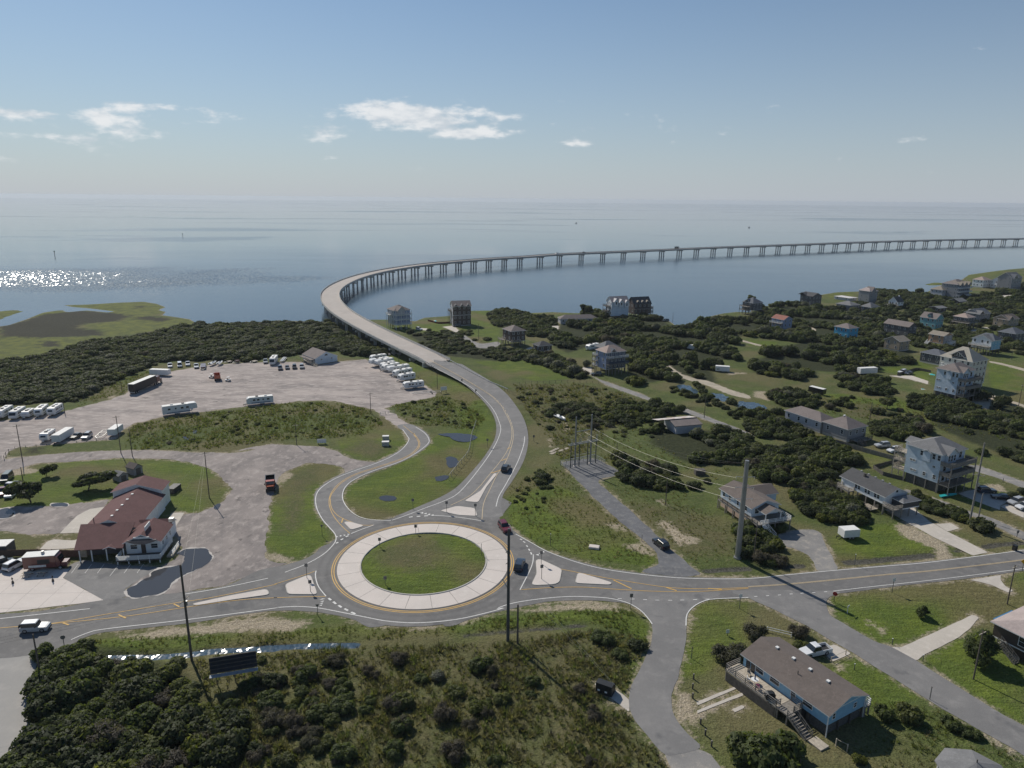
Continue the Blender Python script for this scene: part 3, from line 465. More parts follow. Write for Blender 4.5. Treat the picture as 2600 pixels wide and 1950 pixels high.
# ---------------------------------------------------------------- water
def water_mat(name, near, wind=True, rough=.07, bs=(.3, .35)):
    M = bpy.data.materials.new(name); M.use_nodes = True; g = NT(M.node_tree); b = g.n['Principled BSDF']; P = POSN(g)
    V = g.mapv(P, (.40, 1.5, 1), (0, 0, .10)); lenP = g.vm('LENGTH', P)
    st = g.ss(g.noise(V, .0016, 5, .62, dist=.8), .53, .66)
    s2 = g.ss(g.noise(g.mapv(P, (.5, 1.6, 1), (0, 0, -.2)), .006, 4, .6, dist=.5), .38, .66)
    nearw = g.ss(g.m('ADD', lenP, g.m('MULTIPLY', g.noise(V, .0022, 3, .6), 900)), 1150, 1900, 1.0, 0.0)
    ruf = g.m('MAXIMUM', g.m('MULTIPLY', nearw, g.ss(s2, 0, 1, .75, 1.0)), st)
    c = g.mix(s2, near, tuple(v * 1.25 for v in near)); g.put(b.inputs['Base Color'], c)
    b.inputs['IOR'].default_value = 1.33; b.inputs['Specular IOR Level'].default_value = .5
    if wind: g.put(b.inputs['Roughness'], g.ss(ruf, 0, 1, .06, .17))
    else: b.inputs['Roughness'].default_value = rough
    if wind:
        n = g.new('ShaderNodeBump'); n.inputs['Distance'].default_value = bs[1]; g.put(n.inputs['Strength'], bs[0] * .5); g.put(n.inputs['Height'], g.noise(P, .05, 4, .6))
        vo = g.new('ShaderNodeTexVoronoi'); g.put(vo.inputs['Vector'], g.mapv(P, (1.7, .55, 1), (0, 0, .6))); vo.inputs['Scale'].default_value = 1.0
        e = g.vm('MULTIPLY', g.vm('SUBTRACT', P, (GLIT[0], GLIT[1], 0)), (1 / 230, 1 / 110, 0)); rr = g.m('ADD', g.vm('LENGTH', e), g.m('MULTIPLY', g.noise(P, .012, 4, .6), 1.6))
        amp = g.m('MAXIMUM', g.ss(rr, 1.0, 2.0, .62, .012), 0.0)                  # a gust patch with steep wavelets
        w3 = g.vm('MULTIPLY', g.vm('SUBTRACT', vo.outputs['Color'], (.5, .5, .5)), g.comb(amp, amp, 0.0))
        v2 = g.new('ShaderNodeTexVoronoi'); g.put(v2.inputs['Vector'], g.mapv(P, (2.6, 1.6, 1), (0, 0, .3))); v2.inputs['Scale'].default_value = 1.0; am2 = g.ss(lenP, 170, 420, .26, .0)
        w3 = g.vm('ADD', w3, g.vm('MULTIPLY', g.vm('SUBTRACT', v2.outputs['Color'], (.5, .5, .5)), g.comb(am2, am2, 0.0)))
        nn = g.vm('NORMALIZE', g.vm('ADD', n.outputs[0], w3)); g.l.new(nn, b.inputs['Normal'])
    return M
GLIT = G(170, 705)
WATER = water_mat('sound_water', (.046, .076, .106))
PUDDLE = water_mat('puddle_water', (.05, .052, .058), False, .03)
b_ = MB(); NW = 160; RW = 17240
ang = [2 * PI * k / NW for k in range(NW)]
rad = [0, 120, 300, 700, 1500, 3200, 7000, RW]
vs = [(0, 0, -.25)] + [(r * math.sin(t), r * math.cos(t), -.25) for r in rad[1:] for t in ang]
fs = [(0, 1 + (k + 1) % NW, 1 + k) for k in range(NW)] + [(1 + i * NW + k, 1 + i * NW + (k + 1) % NW, 1 + (i + 1) * NW + (k + 1) % NW, 1 + (i + 1) * NW + k) for i in range(len(rad) - 2) for k in range(NW)]
b_.add(vs, fs).build('water', WATER, kind='structure')
# ---------------------------------------------------------------- paved sheets
def jag(P, amp, step=1.0, seed=0):
    P = np.array([p[:2] for p in P]); P = np.vstack([P, P[:1]]); n = max(8, int(plen(P) / step)); Q = resamp(P, n)[:-1]
    if amp > 0:
        r = np.random.default_rng(seed); e = r.normal(0, 1, (len(Q), 2)); e = (e + np.roll(e, 1, 0) + np.roll(e, 2, 0)) / 1.8; Q = Q + e * amp
    return Q
def sheet(name, poly, mat, z, amp=.12, step=1.0, smooth=True, kind='structure', parent=None, **kw):
    W_ = [p[:2] for p in W2(poly)] if len(poly[0]) == 2 else [p[:2] for p in poly]
    if smooth: W_ = spline(W_, 5, True)
    Q = jag(W_, amp, step, len(name) + int(abs(W_[0][0]) * 10))
    return MB().add([(p[0], p[1], z) for p in Q], [tuple(range(len(Q)))]).build(name, mat, parent, kind=kind, **kw)
sheet('gravel_lot', lotM, GRAV, .020, .35, smooth=False); sheet('gravel_drive', lotD, GRAV2, .026, .30, smooth=False); sheet('gravel_yard', lotL, GRAV2, .022, .35, smooth=False)
sheet('side_road', side0, ASPH3, .024, .12); sheet('road', west, ASPH, .034, .05, .8); sheet('road', east, ASPH, .040, .05, .8)
sheet('road', sl_poly, ASPH2, .046, .05, .7)
hz = .058
MB().strip(hwl + [0, 0, hz], hwr + [0, 0, hz]).build('road', ASPH2, kind='structure')
ASPHR = ASPH.copy(); ASPHR.name = 'asphalt_circle'; g = NT(ASPHR.node_tree); b_ = g.n['Principled BSDF']; src = b_.inputs['Base Color'].links[0].from_socket
rad_ = g.vm('LENGTH', g.vm('MULTIPLY', g.vm('SUBTRACT', POSN(g), (RC[0], RC[1], 0)), (1, 1, 0))); wv = g.m('ADD', g.ss(g.m('ABSOLUTE', g.m('SUBTRACT', rad_, 20.3)), .0, .75, .84, 1.0), g.m('SUBTRACT', g.ss(g.m('ABSOLUTE', g.m('SUBTRACT', rad_, 22.1)), .0, .65, .88, 1.0), 1.0)); g.put(b_.inputs['Base Color'], g.mix(1.0, src, g.comb(wv, wv, wv), 'MULTIPLY'))
sheet('road', ring(21.0), ASPHR, .050, 0)
flare = q('F', 1230, 700, 1290, 660, 1500, 585, 1680, 500, 1850, 380, 2100, 500, 2212, 560) + q('G', 250, 640, 330, 790, 480, 890, 560, 960, 560, 1300, 380, 1180, 100, 700)
sheet('road', flare, ASPH, .054, 0, smooth=False)
sheet('street', st1, ASPH2, .044, .05, .8); sheet('gravel_drive', st1b, LANE, .030, .2); sheet('street', st2, ASPH2, .048, .05, .8)
sheet('gravel_drive', subpad, GRAVD, .028, .12); sheet('gravel_drive', gdrive, LANE, .028, .2)
sheet('parking_lot', asph, ASPH2, .042, .1, smooth=False)
for k, p in enumerate(lanes): sheet('lane', p, LANE if k in (0, 1, 4, 6, 9) else SAND, .024 + .004 * (k % 3), .1, .8)
for k, p in enumerate(drives): sheet('driveway', p, CONCW, .056 + .004 * (k % 3), .02, .6, smooth=False)
SILT = surf('pale_silt', ((.52, .48, .44), (.44, .41, .375), (.58, .54, .50)), .3, 1.2, .9, .3, 8, .02)
for k, p in enumerate(puddles[:3]):
    c_ = np.mean(p, 0); sheet('mud_rim', [tuple(c_ + (np.array(v) - c_) * (1 + 3.5 / max(20, np.linalg.norm(np.array(v) - c_)))) for v in p], SILT, .060, .16, .4)
for k, p in enumerate(puddles): sheet('puddle', p, PUDDLE, .064 + .002 * k, .12, .45)
# ================================================================ painted lines, islands, roundabout
WHITE = surf('white_paint', ((.72, .71, .68), (.66, .65, .62), (.50, .49, .47)), .8, 2.2, .7, .1, 12, .01)
YELLOW = surf('yellow_paint', ((.66, .40, .10), (.60, .37, .11), (.50, .36, .17)), .8, 2.2, .7, .1, 12, .01)
IVORY = surf('faded_paint', ((.62, .50, .33), (.58, .45, .27), (.48, .40, .29)), .8, 2.2, .7, .1, 12, .01)
road0 = next(o for o in COL.objects if o.name.startswith('road'))
def line(pts, w, mat, name='edge_line', z=.070, sm=6):
    P = np.array(spline([G(x, y, zroad(y) if HWF else 0) for x, y in pts], sm)); P = resamp(P, max(3, int(plen(P) / 1.2)))
    if HWF:
        for p in P: p[2] = hw_mid[np.argmin((hw_mid[:, 0] - p[0]) ** 2 + (hw_mid[:, 1] - p[1]) ** 2), 2] + .012
    P[:, 2] += z
    return MB().strip(offset(P, w / 2), offset(P, -w / 2)).build(name, mat, road0, fixn=False)
HWF = False
for pts in (q('E', 0, 1490, 450, 1440, 720, 1410), q('E', 1480, 1294, 1800, 1240, 2150, 1166), q('F', 390, 1118, 560, 1052, 700, 972, 775, 900, 800, 855, 792, 810, 745, 755, 690, 690, 645, 600, 638, 510, 680, 440, 800, 362, 950, 302, 1100, 250, 1240, 190, 1335, 125, 1385, 55) + q('B', 1370, 1285, 1335, 1235),
            q('F', 1240, 703, 1050, 690, 940, 645, 868, 565, 852, 490, 885, 420, 965, 362, 1100, 302, 1310, 230, 1445, 158, 1535, 88) + q('B', 1545, 1312, 1510, 1262, 1440, 1215), q('E', 570, 1659, 700, 1605, 850, 1572, 1500, 1498, 2212, 1405) + q('F', 300, 1402, 480, 1393, 650, 1403, 850, 1440, 1050, 1480, 1200, 1508, 1400, 1523, 1600, 1515, 1800, 1490, 2000, 1445, 2170, 1398) + q('G', 180, 1415, 320, 1366, 550, 1330, 780, 1312, 1000, 1318, 1120, 1330, 1250, 1365, 1350, 1425, 1410, 1490, 1440, 1532),
            q('G', 345, 810, 480, 885, 600, 950, 800, 1025, 1000, 1080, 1200, 1115, 1500, 1150, 1800, 1168, 2212, 1168) + q('H', 300, 1297, 700, 1260, 1100, 1226, 1500, 1190, 2212, 1097) + q('S', 2760, 1375), q('G', 1712, 1545, 1720, 1455, 1780, 1387, 1880, 1340, 2000, 1328, 2212, 1320),
            q('H', 680, 1427, 1000, 1390, 1500, 1335, 2212, 1245) + q('S', 2760, 1418), q('G', 487, 975, 484, 1030, 460, 1100, 380, 1258), q('G', 360, 1415, 380, 1415)[:0] or q('F', 640, 1105, 635, 1150, 658, 1230, 720, 1310), q('F', 1575, 660, 1700, 668, 1850, 685, 1985, 708), q('F', 1105, 738, 1000, 775, 920, 808)):
    line(pts, .2 if pts[0][0] < 1900 else .16, WHITE)
for s_ in (-.13, .13): line([PX((*p,)) for p in spline(W2(q('H', 0, 1392, 300, 1372, 700, 1335, 1100, 1295, 1500, 1260, 2212, 1175) + q('S', 2760, 1398)), 4)], .13, IVORY, 'centre_line', .07 + .002 * (s_ > 0)).location = (0, s_, 0)
for pts, m_ in ((q('E', -300, 1600, 0, 1565, 400, 1530, 850, 1455, 1400, 1365, 1700, 1320, 2212, 1215) + q('F', 300, 1215, 560, 1135, 630, 1108), YELLOW), (q('E', 400, 1532, 1000, 1472, 1500, 1397, 1900, 1342, 2212, 1322) + q('F', 300, 1322, 600, 1313, 715, 1311), YELLOW),
                (q('F', 1415, 0, 1462, 75, 1440, 132, 1350, 195, 1150, 265, 950, 330, 830, 400, 762, 480, 744, 560, 772, 650, 840, 740, 912, 806), YELLOW), (q('F', 752, 520, 764, 600, 812, 660, 900, 705, 1010, 738, 1100, 739), YELLOW), (q('F', 1425, 0, 1472, 75, 1450, 136, 1358, 200, 1158, 270, 960, 334, 842, 402, 772, 480, 752, 520), YELLOW),
                (q('B', 1340, 1205, 1420, 1270, 1450, 1312), YELLOW), (q('G', 700, 1090, 1000, 1150, 1300, 1200, 1600, 1242, 1900, 1250, 2212, 1240), YELLOW), (q('G', 390, 1257, 640, 1240, 900, 1237, 1200, 1257, 1500, 1271, 1800, 1272, 2212, 1247), YELLOW)):
    line(pts, .15, m_, 'centre_line')
for x0, y0, x1, y1, r_ in ((1130, 1180, 1275, 1250, 'G'), (1550, 1238, 1637, 1266, 'G'), (1890, 1247, 2000, 1256, 'G'), (950, 1458, 1010, 1486, 'E'), (505, 1524, 552, 1540, 'E'), (1395, 1372, 1440, 1395, 'E'), (845, 720, 856, 684, 'F')):
    line(q(r_, x0, y0, x1, y1), .28, YELLOW, 'hatch_line', .078)
for x, y in [(1180, 1330), (1283, 1333), (1383, 1338), (1482, 1342), (1585, 1343), (1682, 1341), (1785, 1338), (1885, 1334)]: line(q('G', x - 16, y, x + 16, y), .2, WHITE, 'dash', .078)
for x, y in [(60, 1470), (155, 1464), (250, 1458), (343, 1450), (430, 1445), (525, 1439), (620, 1432)]: line(q('H', x - 12, y + 1, x + 12, y - 1), .2, WHITE, 'dash', .078)
for a in ((740, 1326, 760, 1342), (778, 1354, 800, 1372), (820, 1383, 845, 1400), (868, 1410, 896, 1425), (922, 1438, 955, 1452), (800, 885, 818, 877), (838, 858, 858, 848), (878, 834, 900, 824), (1385, 676, 1415, 672), (1448, 670, 1476, 668), (1508, 666, 1540, 664)): line(q('F', *a), .42, WHITE, 'dash', .078)
for a in ((380, 850, 396, 858), (406, 870, 422, 880), (432, 902, 442, 914), (450, 930, 458, 944), (466, 958, 474, 976)): line(q('G', *a), .3, WHITE, 'dash', .078)
def tri(r_, *f): MB().add([tuple(G(x, y, .082)) for x, y in q(r_, *f)], [(0, 1, 2)]).build('yield_triangle', WHITE, road0)
for k in range(4): tri('F', 690 - 9 * k, 1326 + 17 * k, 718 - 9 * k, 1328 + 17 * k, 664 - 3 * k, 1338 + 17 * k) if k == 0 else tri('F', 672 - 3 * k, 1333 + 16 * k, 712 - 7 * k, 1326 + 16 * k, 702 - 6 * k, 1337 + 16 * k)
for k in range(4): tri('F', 800 + 31 * k, 824 - 6 * k, 818 + 31 * k, 829 - 6 * k, 800 + 31 * k, 836 - 6 * k)
for k in range(4): tri('F', 1475 + 28 * k, 640 + 6 * k, 1500 + 28 * k, 632 + 6 * k, 1498 + 28 * k, 645 + 6 * k)
for k in range(3): tri('G', 505 + 22 * k, 975 - 12 * k, 530 + 22 * k, 968 - 12 * k, 532 + 22 * k, 982 - 12 * k)
HWF = True
line(q('B', 1400, 640, 1590, 738, 1800, 850, 1910, 920, 2050, 1060, 2110, 1180, 2118, 1260, 2060, 1390, 1950, 1550) + q('F', 1800, 465, 1690, 535, 1500, 608, 1380, 655, 1250, 700), .2, WHITE)
line(q('e', 620, 830, 960, 980, 1300, 1180, 1560, 1320, 1800, 1500, 1930, 1659) + q('C', 370, 1120, 410, 1220, 415, 1330, 380, 1450, 330, 1560) + q('G', 262, 420, 210, 510, 188, 590), .2, WHITE)
line(q('e', 560, 880, 800, 1010, 1100, 1170, 1400, 1350, 1600, 1480, 1780, 1659) + q('C', 230, 1040, 300, 1180, 315, 1280, 290, 1380, 230, 1480, 100, 1640) + q('F', 1960, 420, 1870, 505, 1720, 580), .15, IVORY, 'centre_line')
line(q('e', 574, 880, 814, 1010, 1114, 1170, 1414, 1350, 1614, 1480, 1794, 1659) + q('C', 240, 1040, 310, 1180, 326, 1290, 306, 1390, 262, 1500, 195, 1600) + q('G', 150, 430, 90, 560, 75, 690), .15, IVORY, 'centre_line')
for a in (('C', 278, 1392, 305, 1380), ('C', 232, 1486, 272, 1470), ('G', 150, 322, 226, 298)): line(q(*a), .28, YELLOW, 'hatch_line', .078)
HWF = False
for x in (600, 708, 808, 912, 1022, 1125): line(q('E', x + 28, 1052, x - 26, 1125) if x != 912 else q('E', 945, 1068, 880, 1150), .1, WHITE, 'stall_line', .078)
# raised islands with kerbs
KERB = surf('kerb_concrete', ((.50, .475, .43), (.45, .43, .39), (.55, .52, .47)), .3, 1.1, .85, .15, 12, .01)
def island(pts, h=.15, name='traffic_island'):
    W_ = [p[:2] for p in W2(pts)]; n0 = len(W_); Q = []
    for k in range(n0):
        p, a, b = W_[k], W_[k - 1], W_[(k + 1) % n0]; f = lambda v: min(.45, .9 / max(.01, float(np.linalg.norm(v - p)))); s_, t_ = p + (a - p) * f(a), p + (b - p) * f(b)
        Q += [s_ * (1 - t) ** 2 + 2 * p * t * (1 - t) + t_ * t * t for t in (0, .33, .67, 1)]
    e = np.array([p[:2] for p in Q]); c = e.mean(0); inn = c + (e - c) * (1 - .16 / np.maximum(np.linalg.norm(e - c, axis=1, keepdims=True), .2))
    n = len(e); o = MB().add([(x, y, .03) for x, y in e] + [(x, y, h) for x, y in e] + [(x, y, h + .004) for x, y in inn], [(k, (k + 1) % n, n + (k + 1) % n, n + k) for k in range(n)] + [(n + k, n + (k + 1) % n, 2 * n + (k + 1) % n, 2 * n + k) for k in range(n)]).build(name, KERB, kind='structure')
    MB().add([(x, y, h + .002) for x, y in inn], [tuple(range(n))]).build('slab', CONC, o); return o
for pts in (q('F', 390, 1215, 570, 1142, 600, 1146, 648, 1284, 638, 1297, 410, 1295), q('E', 1535, 1374, 1850, 1305, 2145, 1252, 2165, 1298, 1900, 1334, 1570, 1386), q('F', 1632, 625, 1770, 586, 1915, 604, 1936, 668, 1780, 660), q('F', 1828, 548, 1960, 465, 2070, 322, 2094, 328, 2010, 430, 1940, 558),
            q('F', 860, 716, 905, 711, 1030, 746, 920, 780), q('G', 472, 1214, 512, 1130, 506, 1022, 540, 1012, 718, 1094, 700, 1195, 660, 1216, 500, 1224), q('G', 820, 1206, 842, 1124, 880, 1128, 1120, 1202, 1105, 1220)): island(pts)
ap = MB(); n = 96
ap.strip(ring(16.35, n, z=.045) + ring(16.35, n, z=.045)[:1], ring(16.15, n, z=.13) + ring(16.15, n, z=.13)[:1]); ap.strip(ring(16.15, n, z=.13) + ring(16.15, n, z=.13)[:1], ring(11.6, n, z=.16) + ring(11.6, n, z=.16)[:1])
JOINT = pmat('joint_dark', (.16, .15, .14), .9)
apron = ap.build('truck_apron', [JOINT], kind='structure')
NS = 22
for k in range(NS):
    a0, a1 = 2 * PI * (k + .23) / NS, 2 * PI * (k + 1.23) / NS; m = MB(); T = np.linspace(0, 1, 8)
    def arc(r, z, g): return [(RC[0] + r * KS * math.cos(a0 + g / r + (a1 - a0 - 2 * g / r) * t), RC[1] + r * KS * math.sin(a0 + g / r + (a1 - a0 - 2 * g / r) * t), z) for t in T]
    m.strip(arc(16.1, .135, .03), arc(12.0, .225, .03)); m.build('concrete_slab', CONC, apron)
kb = MB()
for r0, z0, r1, z1 in ((12.0, .225, 11.95, .36), (11.95, .36, 11.75, .37), (11.75, .37, 11.7, .1)): kb.strip(ring(r0, n, z=z0) + ring(r0, n, z=z0)[:1], ring(r1, n, z=z1) + ring(r1, n, z=z1)[:1])
kb.build('kerb', KERB, apron)
for r in (16.55, 16.95): MB().strip(ring(r, 128, z=.072) + ring(r, 128, z=.072)[:1], ring(r + .17, 128, z=.072) + ring(r + .17, 128, z=.072)[:1]).build('edge_line', YELLOW, road0)
# concrete forecourt slabs
cw = [p[:2] for p in W2(conc)]
fc = sheet('forecourt', conc, JOINT, .036, 0, smooth=False)
def clip(poly, a, b, c):      # keep a*x+b*y+c >= 0
    out = []
    for i in range(len(poly)):
        p, r = poly[i], poly[(i + 1) % len(poly)]; dp, dr = a * p[0] + b * p[1] + c, a * r[0] + b * r[1] + c
        if dp >= 0: out.append(p)
        if (dp >= 0) != (dr >= 0): t = dp / (dp - dr); out.append((p[0] + (r[0] - p[0]) * t, p[1] + (r[1] - p[1]) * t))
    return out
ax = G(*q1('E', 0, 1290)); bx_ = G(*q1('E', 370, 1285)); t0 = head(ax, bx_); u = (math.cos(t0), math.sin(t0)); v = (-u[1], u[0])
us = [p[0] * u[0] + p[1] * u[1] for p in cw]; vs_ = [p[0] * v[0] + p[1] * v[1] for p in cw]
i0 = ax[0] * u[0] + ax[1] * u[1]; j0 = ax[0] * v[0] + ax[1] * v[1]; SS = 5.2
for i in range(int((min(us) - i0) // SS), int((max(us) - i0) // SS) + 1):
    for j in range(int((min(vs_) - j0) // SS), int((max(vs_) - j0) // SS) + 1):
        P = [tuple(p) for p in cw]
        for (a, b, c) in ((u[0], u[1], -(i0 + i * SS + .02)), (-u[0], -u[1], i0 + (i + 1) * SS - .02), (v[0], v[1], -(j0 + j * SS + .02)), (-v[0], -v[1], j0 + (j + 1) * SS - .02)):
            if len(P) > 2: P = clip(P, a, b, c)
        if len(P) > 2: MB().add([(x, y, .046) for x, y in P], [tuple(range(len(P)))]).build('concrete_slab', CONC, fc)
# ================================================================ bridge
DECK = surf('bridge_deck', ((.43, .385, .345), (.39, .35, .315), (.47, .425, .385)), .06, .4, .85, .15, 10, .01, fine=.06)
BCON = surf('bridge_concrete', ((.50, .485, .45), (.45, .44, .41), (.55, .53, .49)), .2, .8, .85, .1, 10, .01)
def zb(y): return float(np.interp(y, [735, 790, 855, 880, 890], [8.3, 7.0, 5.1, 4.2, 3.86]))
redge = q('x', 2212, 206, 2000, 209, 1500, 218, 1000, 232, 500, 250) + q('y', 1900, 250, 1500, 268, 1100, 285, 680, 302, 300, 318) + q('z', 2200, 330, 1840, 346, 1500, 372, 1150, 403, 900, 440, 700, 475, 500, 530, 400, 575, 320, 620, 285, 660, 283, 700, 310, 745) + q('a', 640, 90, 760, 180, 960, 285, 1200, 400, 1450, 530, 1725, 640)
re = np.array([G(x, y, zb(y) + 1.0) for x, y in redge])
far = re[0] + (re[0] - re[2]) / np.linalg.norm(re[0] - re[2]) * np.array([1, 1, 0]) * 900; re = np.vstack([far, re])
k_ = np.arange(len(re)); 
sp = np.array(spline(re, 10)); sp = resamp(sp, 420)
for _ in range(30): sp[1:-1] = (sp[:-2] + 2 * sp[1:-1] + sp[2:]) / 4
sp[:, 2] -= 1.0
BW = 13.2
path = offset(sp, -BW / 2 + .2)
test = offset(sp, BW / 2 - .2)
if np.linalg.norm(path[-1][:2] - hw_mid[0][:2]) > np.linalg.norm(test[-1][:2] - hw_mid[0][:2]): path = test; SIDE = 1
else: SIDE = -1
end = hw_mid[2].copy(); path = np.vstack([path[:-3], end[None]]); path = resamp(path, 430)
for _ in range(6): path[1:-1] = (path[:-2] + 2 * path[1:-1] + path[2:]) / 4
blen = plen(path)
bridge = thing('bridge', 'long curving concrete causeway bridge on piles sweeping out over the water', 'bridge', tuple(path[-1]))
binv = -Vector(path[-1])
def bbuild(m, name, mat, parent=bridge):
    o = m.build(name, mat, parent); o.location = binv if parent is bridge else (0, 0, 0); return o
def xsec(prof):                # sweep a cross-section (offset, height) along the path
    m = MB(); L_ = [offset(path, d) + [0, 0, h] for d, h in prof]
    for a, b in zip(L_, L_[1:] + L_[:1]): m.strip(a, b)
    return m
bbuild(xsec([(-BW / 2, .0), (BW / 2, .0), (BW / 2, -.28), (-BW / 2, -.28)]), 'deck', DECK)
for s_ in (-1, 1):
    pr = [(s_ * (BW / 2 - .42), .004), (s_ * (BW / 2 - .30), .75), (s_ * (BW / 2 - .05), .75), (s_ * (BW / 2 + .03), -.30), (s_ * (BW / 2 - .42), -.29)]
    pp = bbuild(xsec(pr), 'parapet', BCON)
    rl = MB(); P = offset(path, s_ * (BW / 2 - .17)) + [0, 0, 1.05]
    for h in (0, -.05): pass
    rl.strip(offset(P, .05), offset(P, -.05)); rl.strip(offset(P, .05) - [0, 0, .1], offset(P, .05)); rl.strip(offset(P, -.05) - [0, 0, .1], offset(P, -.05))
    o = rl.build('rail', BCON, pp)
    pm = MB().box((0, 0, -.2), (.16, .16, .32)).mesh('rail_post', BCON)
    for p in resamp(P, int(blen / 3.0))[-140:]: link('rail_post', pm, pp, loc=p)
for d in (-4.4, -1.5, 1.5, 4.4): bbuild(xsec([(d - .35, -.281), (d + .35, -.281), (d + .45, -1.5), (d - .45, -1.5)]), 'girder', BCON)
T_ = np.gradient(path[:, :2], axis=0); T_ /= np.linalg.norm(T_, axis=1, keepdims=True)
d_ = np.r_[0, np.cumsum(np.sqrt((np.diff(path, axis=0) ** 2).sum(1)))]
st_ = list(np.arange(blen - 17, blen - 640, -24.0)); st_ += list(np.arange(st_[-1] - 36, 330, -36))
for s_ in st_:
    p = np.array([np.interp(s_, d_, path[:, k]) for k in range(3)]); t = np.array([np.interp(s_, d_, T_[:, k]) for k in range(2)]); a = math.atan2(t[1], t[0])
    cap = MB().box((0, 0, -2.05), (1.25, BW - .6, 1.09)).build('pier_cap', BCON, bridge); cap.location = Vector(p) + binv; cap.rotation_euler = (0, 0, a)
    for d in (-4.0, 0, 4.0): MB().box((0, d, (-2.6 - (p[2] + 2.5)) / 2), (1.15, 1.15, p[2] + 2.5 - 2.6)).build('pile', BCON, cap)
# abutment
e = path[-1]; t = T_[-1]; ab = MB().box((0, 0, -1.6), (1.2, BW + .6, 3.0)).build('abutment', BCON, bridge); ab.rotation_euler = (0, 0, math.atan2(t[1], t[0])); ab.location = (-t[0] * 1.5, -t[1] * 1.5, 0)
# guardrails on the approach
GALV = pmat('galvanised', (.42, .42, .41), .5, .1, metal=.6)
def guard(P, label):
    P = resamp(np.array(P), max(4, int(plen(P) / 1.9))); o = thing('guardrail', label, 'guardrail', tuple(P[0])); iv = -Vector(P[0])
    r = MB(); 
    for d, h in ((-.03, .45), (.03, .55), (-.03, .65)): pass
    A = offset(P, .04); r.strip(A + [0, 0, .42], offset(P, -.03) + [0, 0, .52]); r.strip(offset(P, -.03) + [0, 0, .52], A + [0, 0, .60]); r.strip(A + [0, 0, .60], offset(P, -.03) + [0, 0, .68]); r.strip(offset(P, -.03) + [0, 0, .68], A + [0, 0, .78])
    r.build('rail', GALV, o).location = iv
    pm = None
    for p in P:
        if pm is None: pm = MB().box((0, 0, .2), (.16, .2, 1.15)).mesh('post', pmat('timber', (.19, .16, .12), .9, .25, 3))
        link('post', pm, o, loc=Vector(p) - Vector((0, 0, .15)) + iv)
    return o
guard(Wr(q('e', 625, 775, 800, 870, 1000, 975, 1300, 1140, 1560, 1280, 1820, 1390)), 'steel guardrail on the outer right side of the bridge approach')
guard(Wr(q('a', 1440, 715, 1560, 775, 1700, 845, 1800, 905, 1930, 985)), 'steel guardrail with timber posts on the embankment above the trailers')
# ================================================================ buildings
def shingle(name, c):
    if name in MATS: return MATS[name]
    return surf(name, (c, tuple(v * .86 for v in c), tuple(v * 1.13 for v in c)), .5, 2.2, .9, .5, 9, .02, fine=.10)
ROOF = dict(brown=shingle('roof_brown', (.150, .125, .112)), grey=shingle('roof_grey', (.185, .185, .188)), dark=shingle('roof_dark', (.085, .085, .088)), tan=shingle('roof_tan', (.27, .235, .19)), pink=shingle('roof_pink', (.36, .28, .245)), red=shingle('roof_red', (.30, .135, .105)), maroon=shingle('roof_maroon', (.140, .072, .070)), white=shingle('roof_white', (.62, .60, .60)), taupe=shingle('roof_taupe', (.205, .175, .165)), cream=shingle('roof_cream', (.36, .335, .285)), navy=shingle('roof_navy', (.12, .13, .15)), blush=shingle('roof_blush', (.40, .335, .315)))
def siding(name, c):
    if name in MATS: return MATS[name]
    M = bpy.data.materials.new(name); M.use_nodes = True; MATS[name] = M; g = NT(M.node_tree); b = g.n['Principled BSDF']
    co = g.new('ShaderNodeTexCoord').outputs['Object']; z = g.xyz(co)[2]
    f = g.ss(g.noise(co, .9, 4, .6), .3, .7, .90, 1.06); g.put(b.inputs['Base Color'], g.mix(1.0, c, g.comb(f, f, f), 'MULTIPLY')); b.inputs['Roughness'].default_value = .65
    bump(g, b, g.m('FRACT', g.m('MULTIPLY', z, 5.0)), .5, .02); return M
SID = dict(white=siding('siding_white', (.72, .74, .75)), blue=siding('siding_blue', (.25, .46, .62)), cyan=siding('siding_cyan', (.055, .34, .52)), sky=siding('siding_sky', (.20, .43, .58)), navy=siding('siding_navy', (.075, .095, .135)), brown=siding('siding_brown', (.075, .055, .045)), grey=siding('siding_grey', (.26, .26, .27)), dkgrey=siding('siding_charcoal', (.085, .085, .092)), tan=siding('siding_tan', (.34, .27, .19)), ochre=siding('siding_ochre', (.40, .235, .13)), teal=siding('siding_teal', (.17, .38, .40)), cream=siding('siding_cream', (.62, .60, .52)), shaded_white=siding('siding_shaded_white', (.55, .63, .70)), peri=siding('siding_periwinkle', (.24, .29, .42)), paleg=siding('siding_pale_grey', (.46, .46, .48)))  # the pale blue siding is white siding with bluish shade put into its colour
TRIM = pmat('white_trim', (.74, .74, .72), .6, .05); WOOD = pmat('weathered_wood', (.225, .205, .18), .9, .22, 2.5); WOODL = pmat('pale_wood', (.42, .37, .30), .9, .2, 2.5); WOODD = pmat('dark_wood', (.10, .09, .08), .9, .25, 2.5)
GLASS = pmat('window_glass', (.025, .032, .040), .08, .2, .6, spec=.6); DOORM = pmat('door_paint', (.30, .31, .33), .6, .08)
WMESH = {}
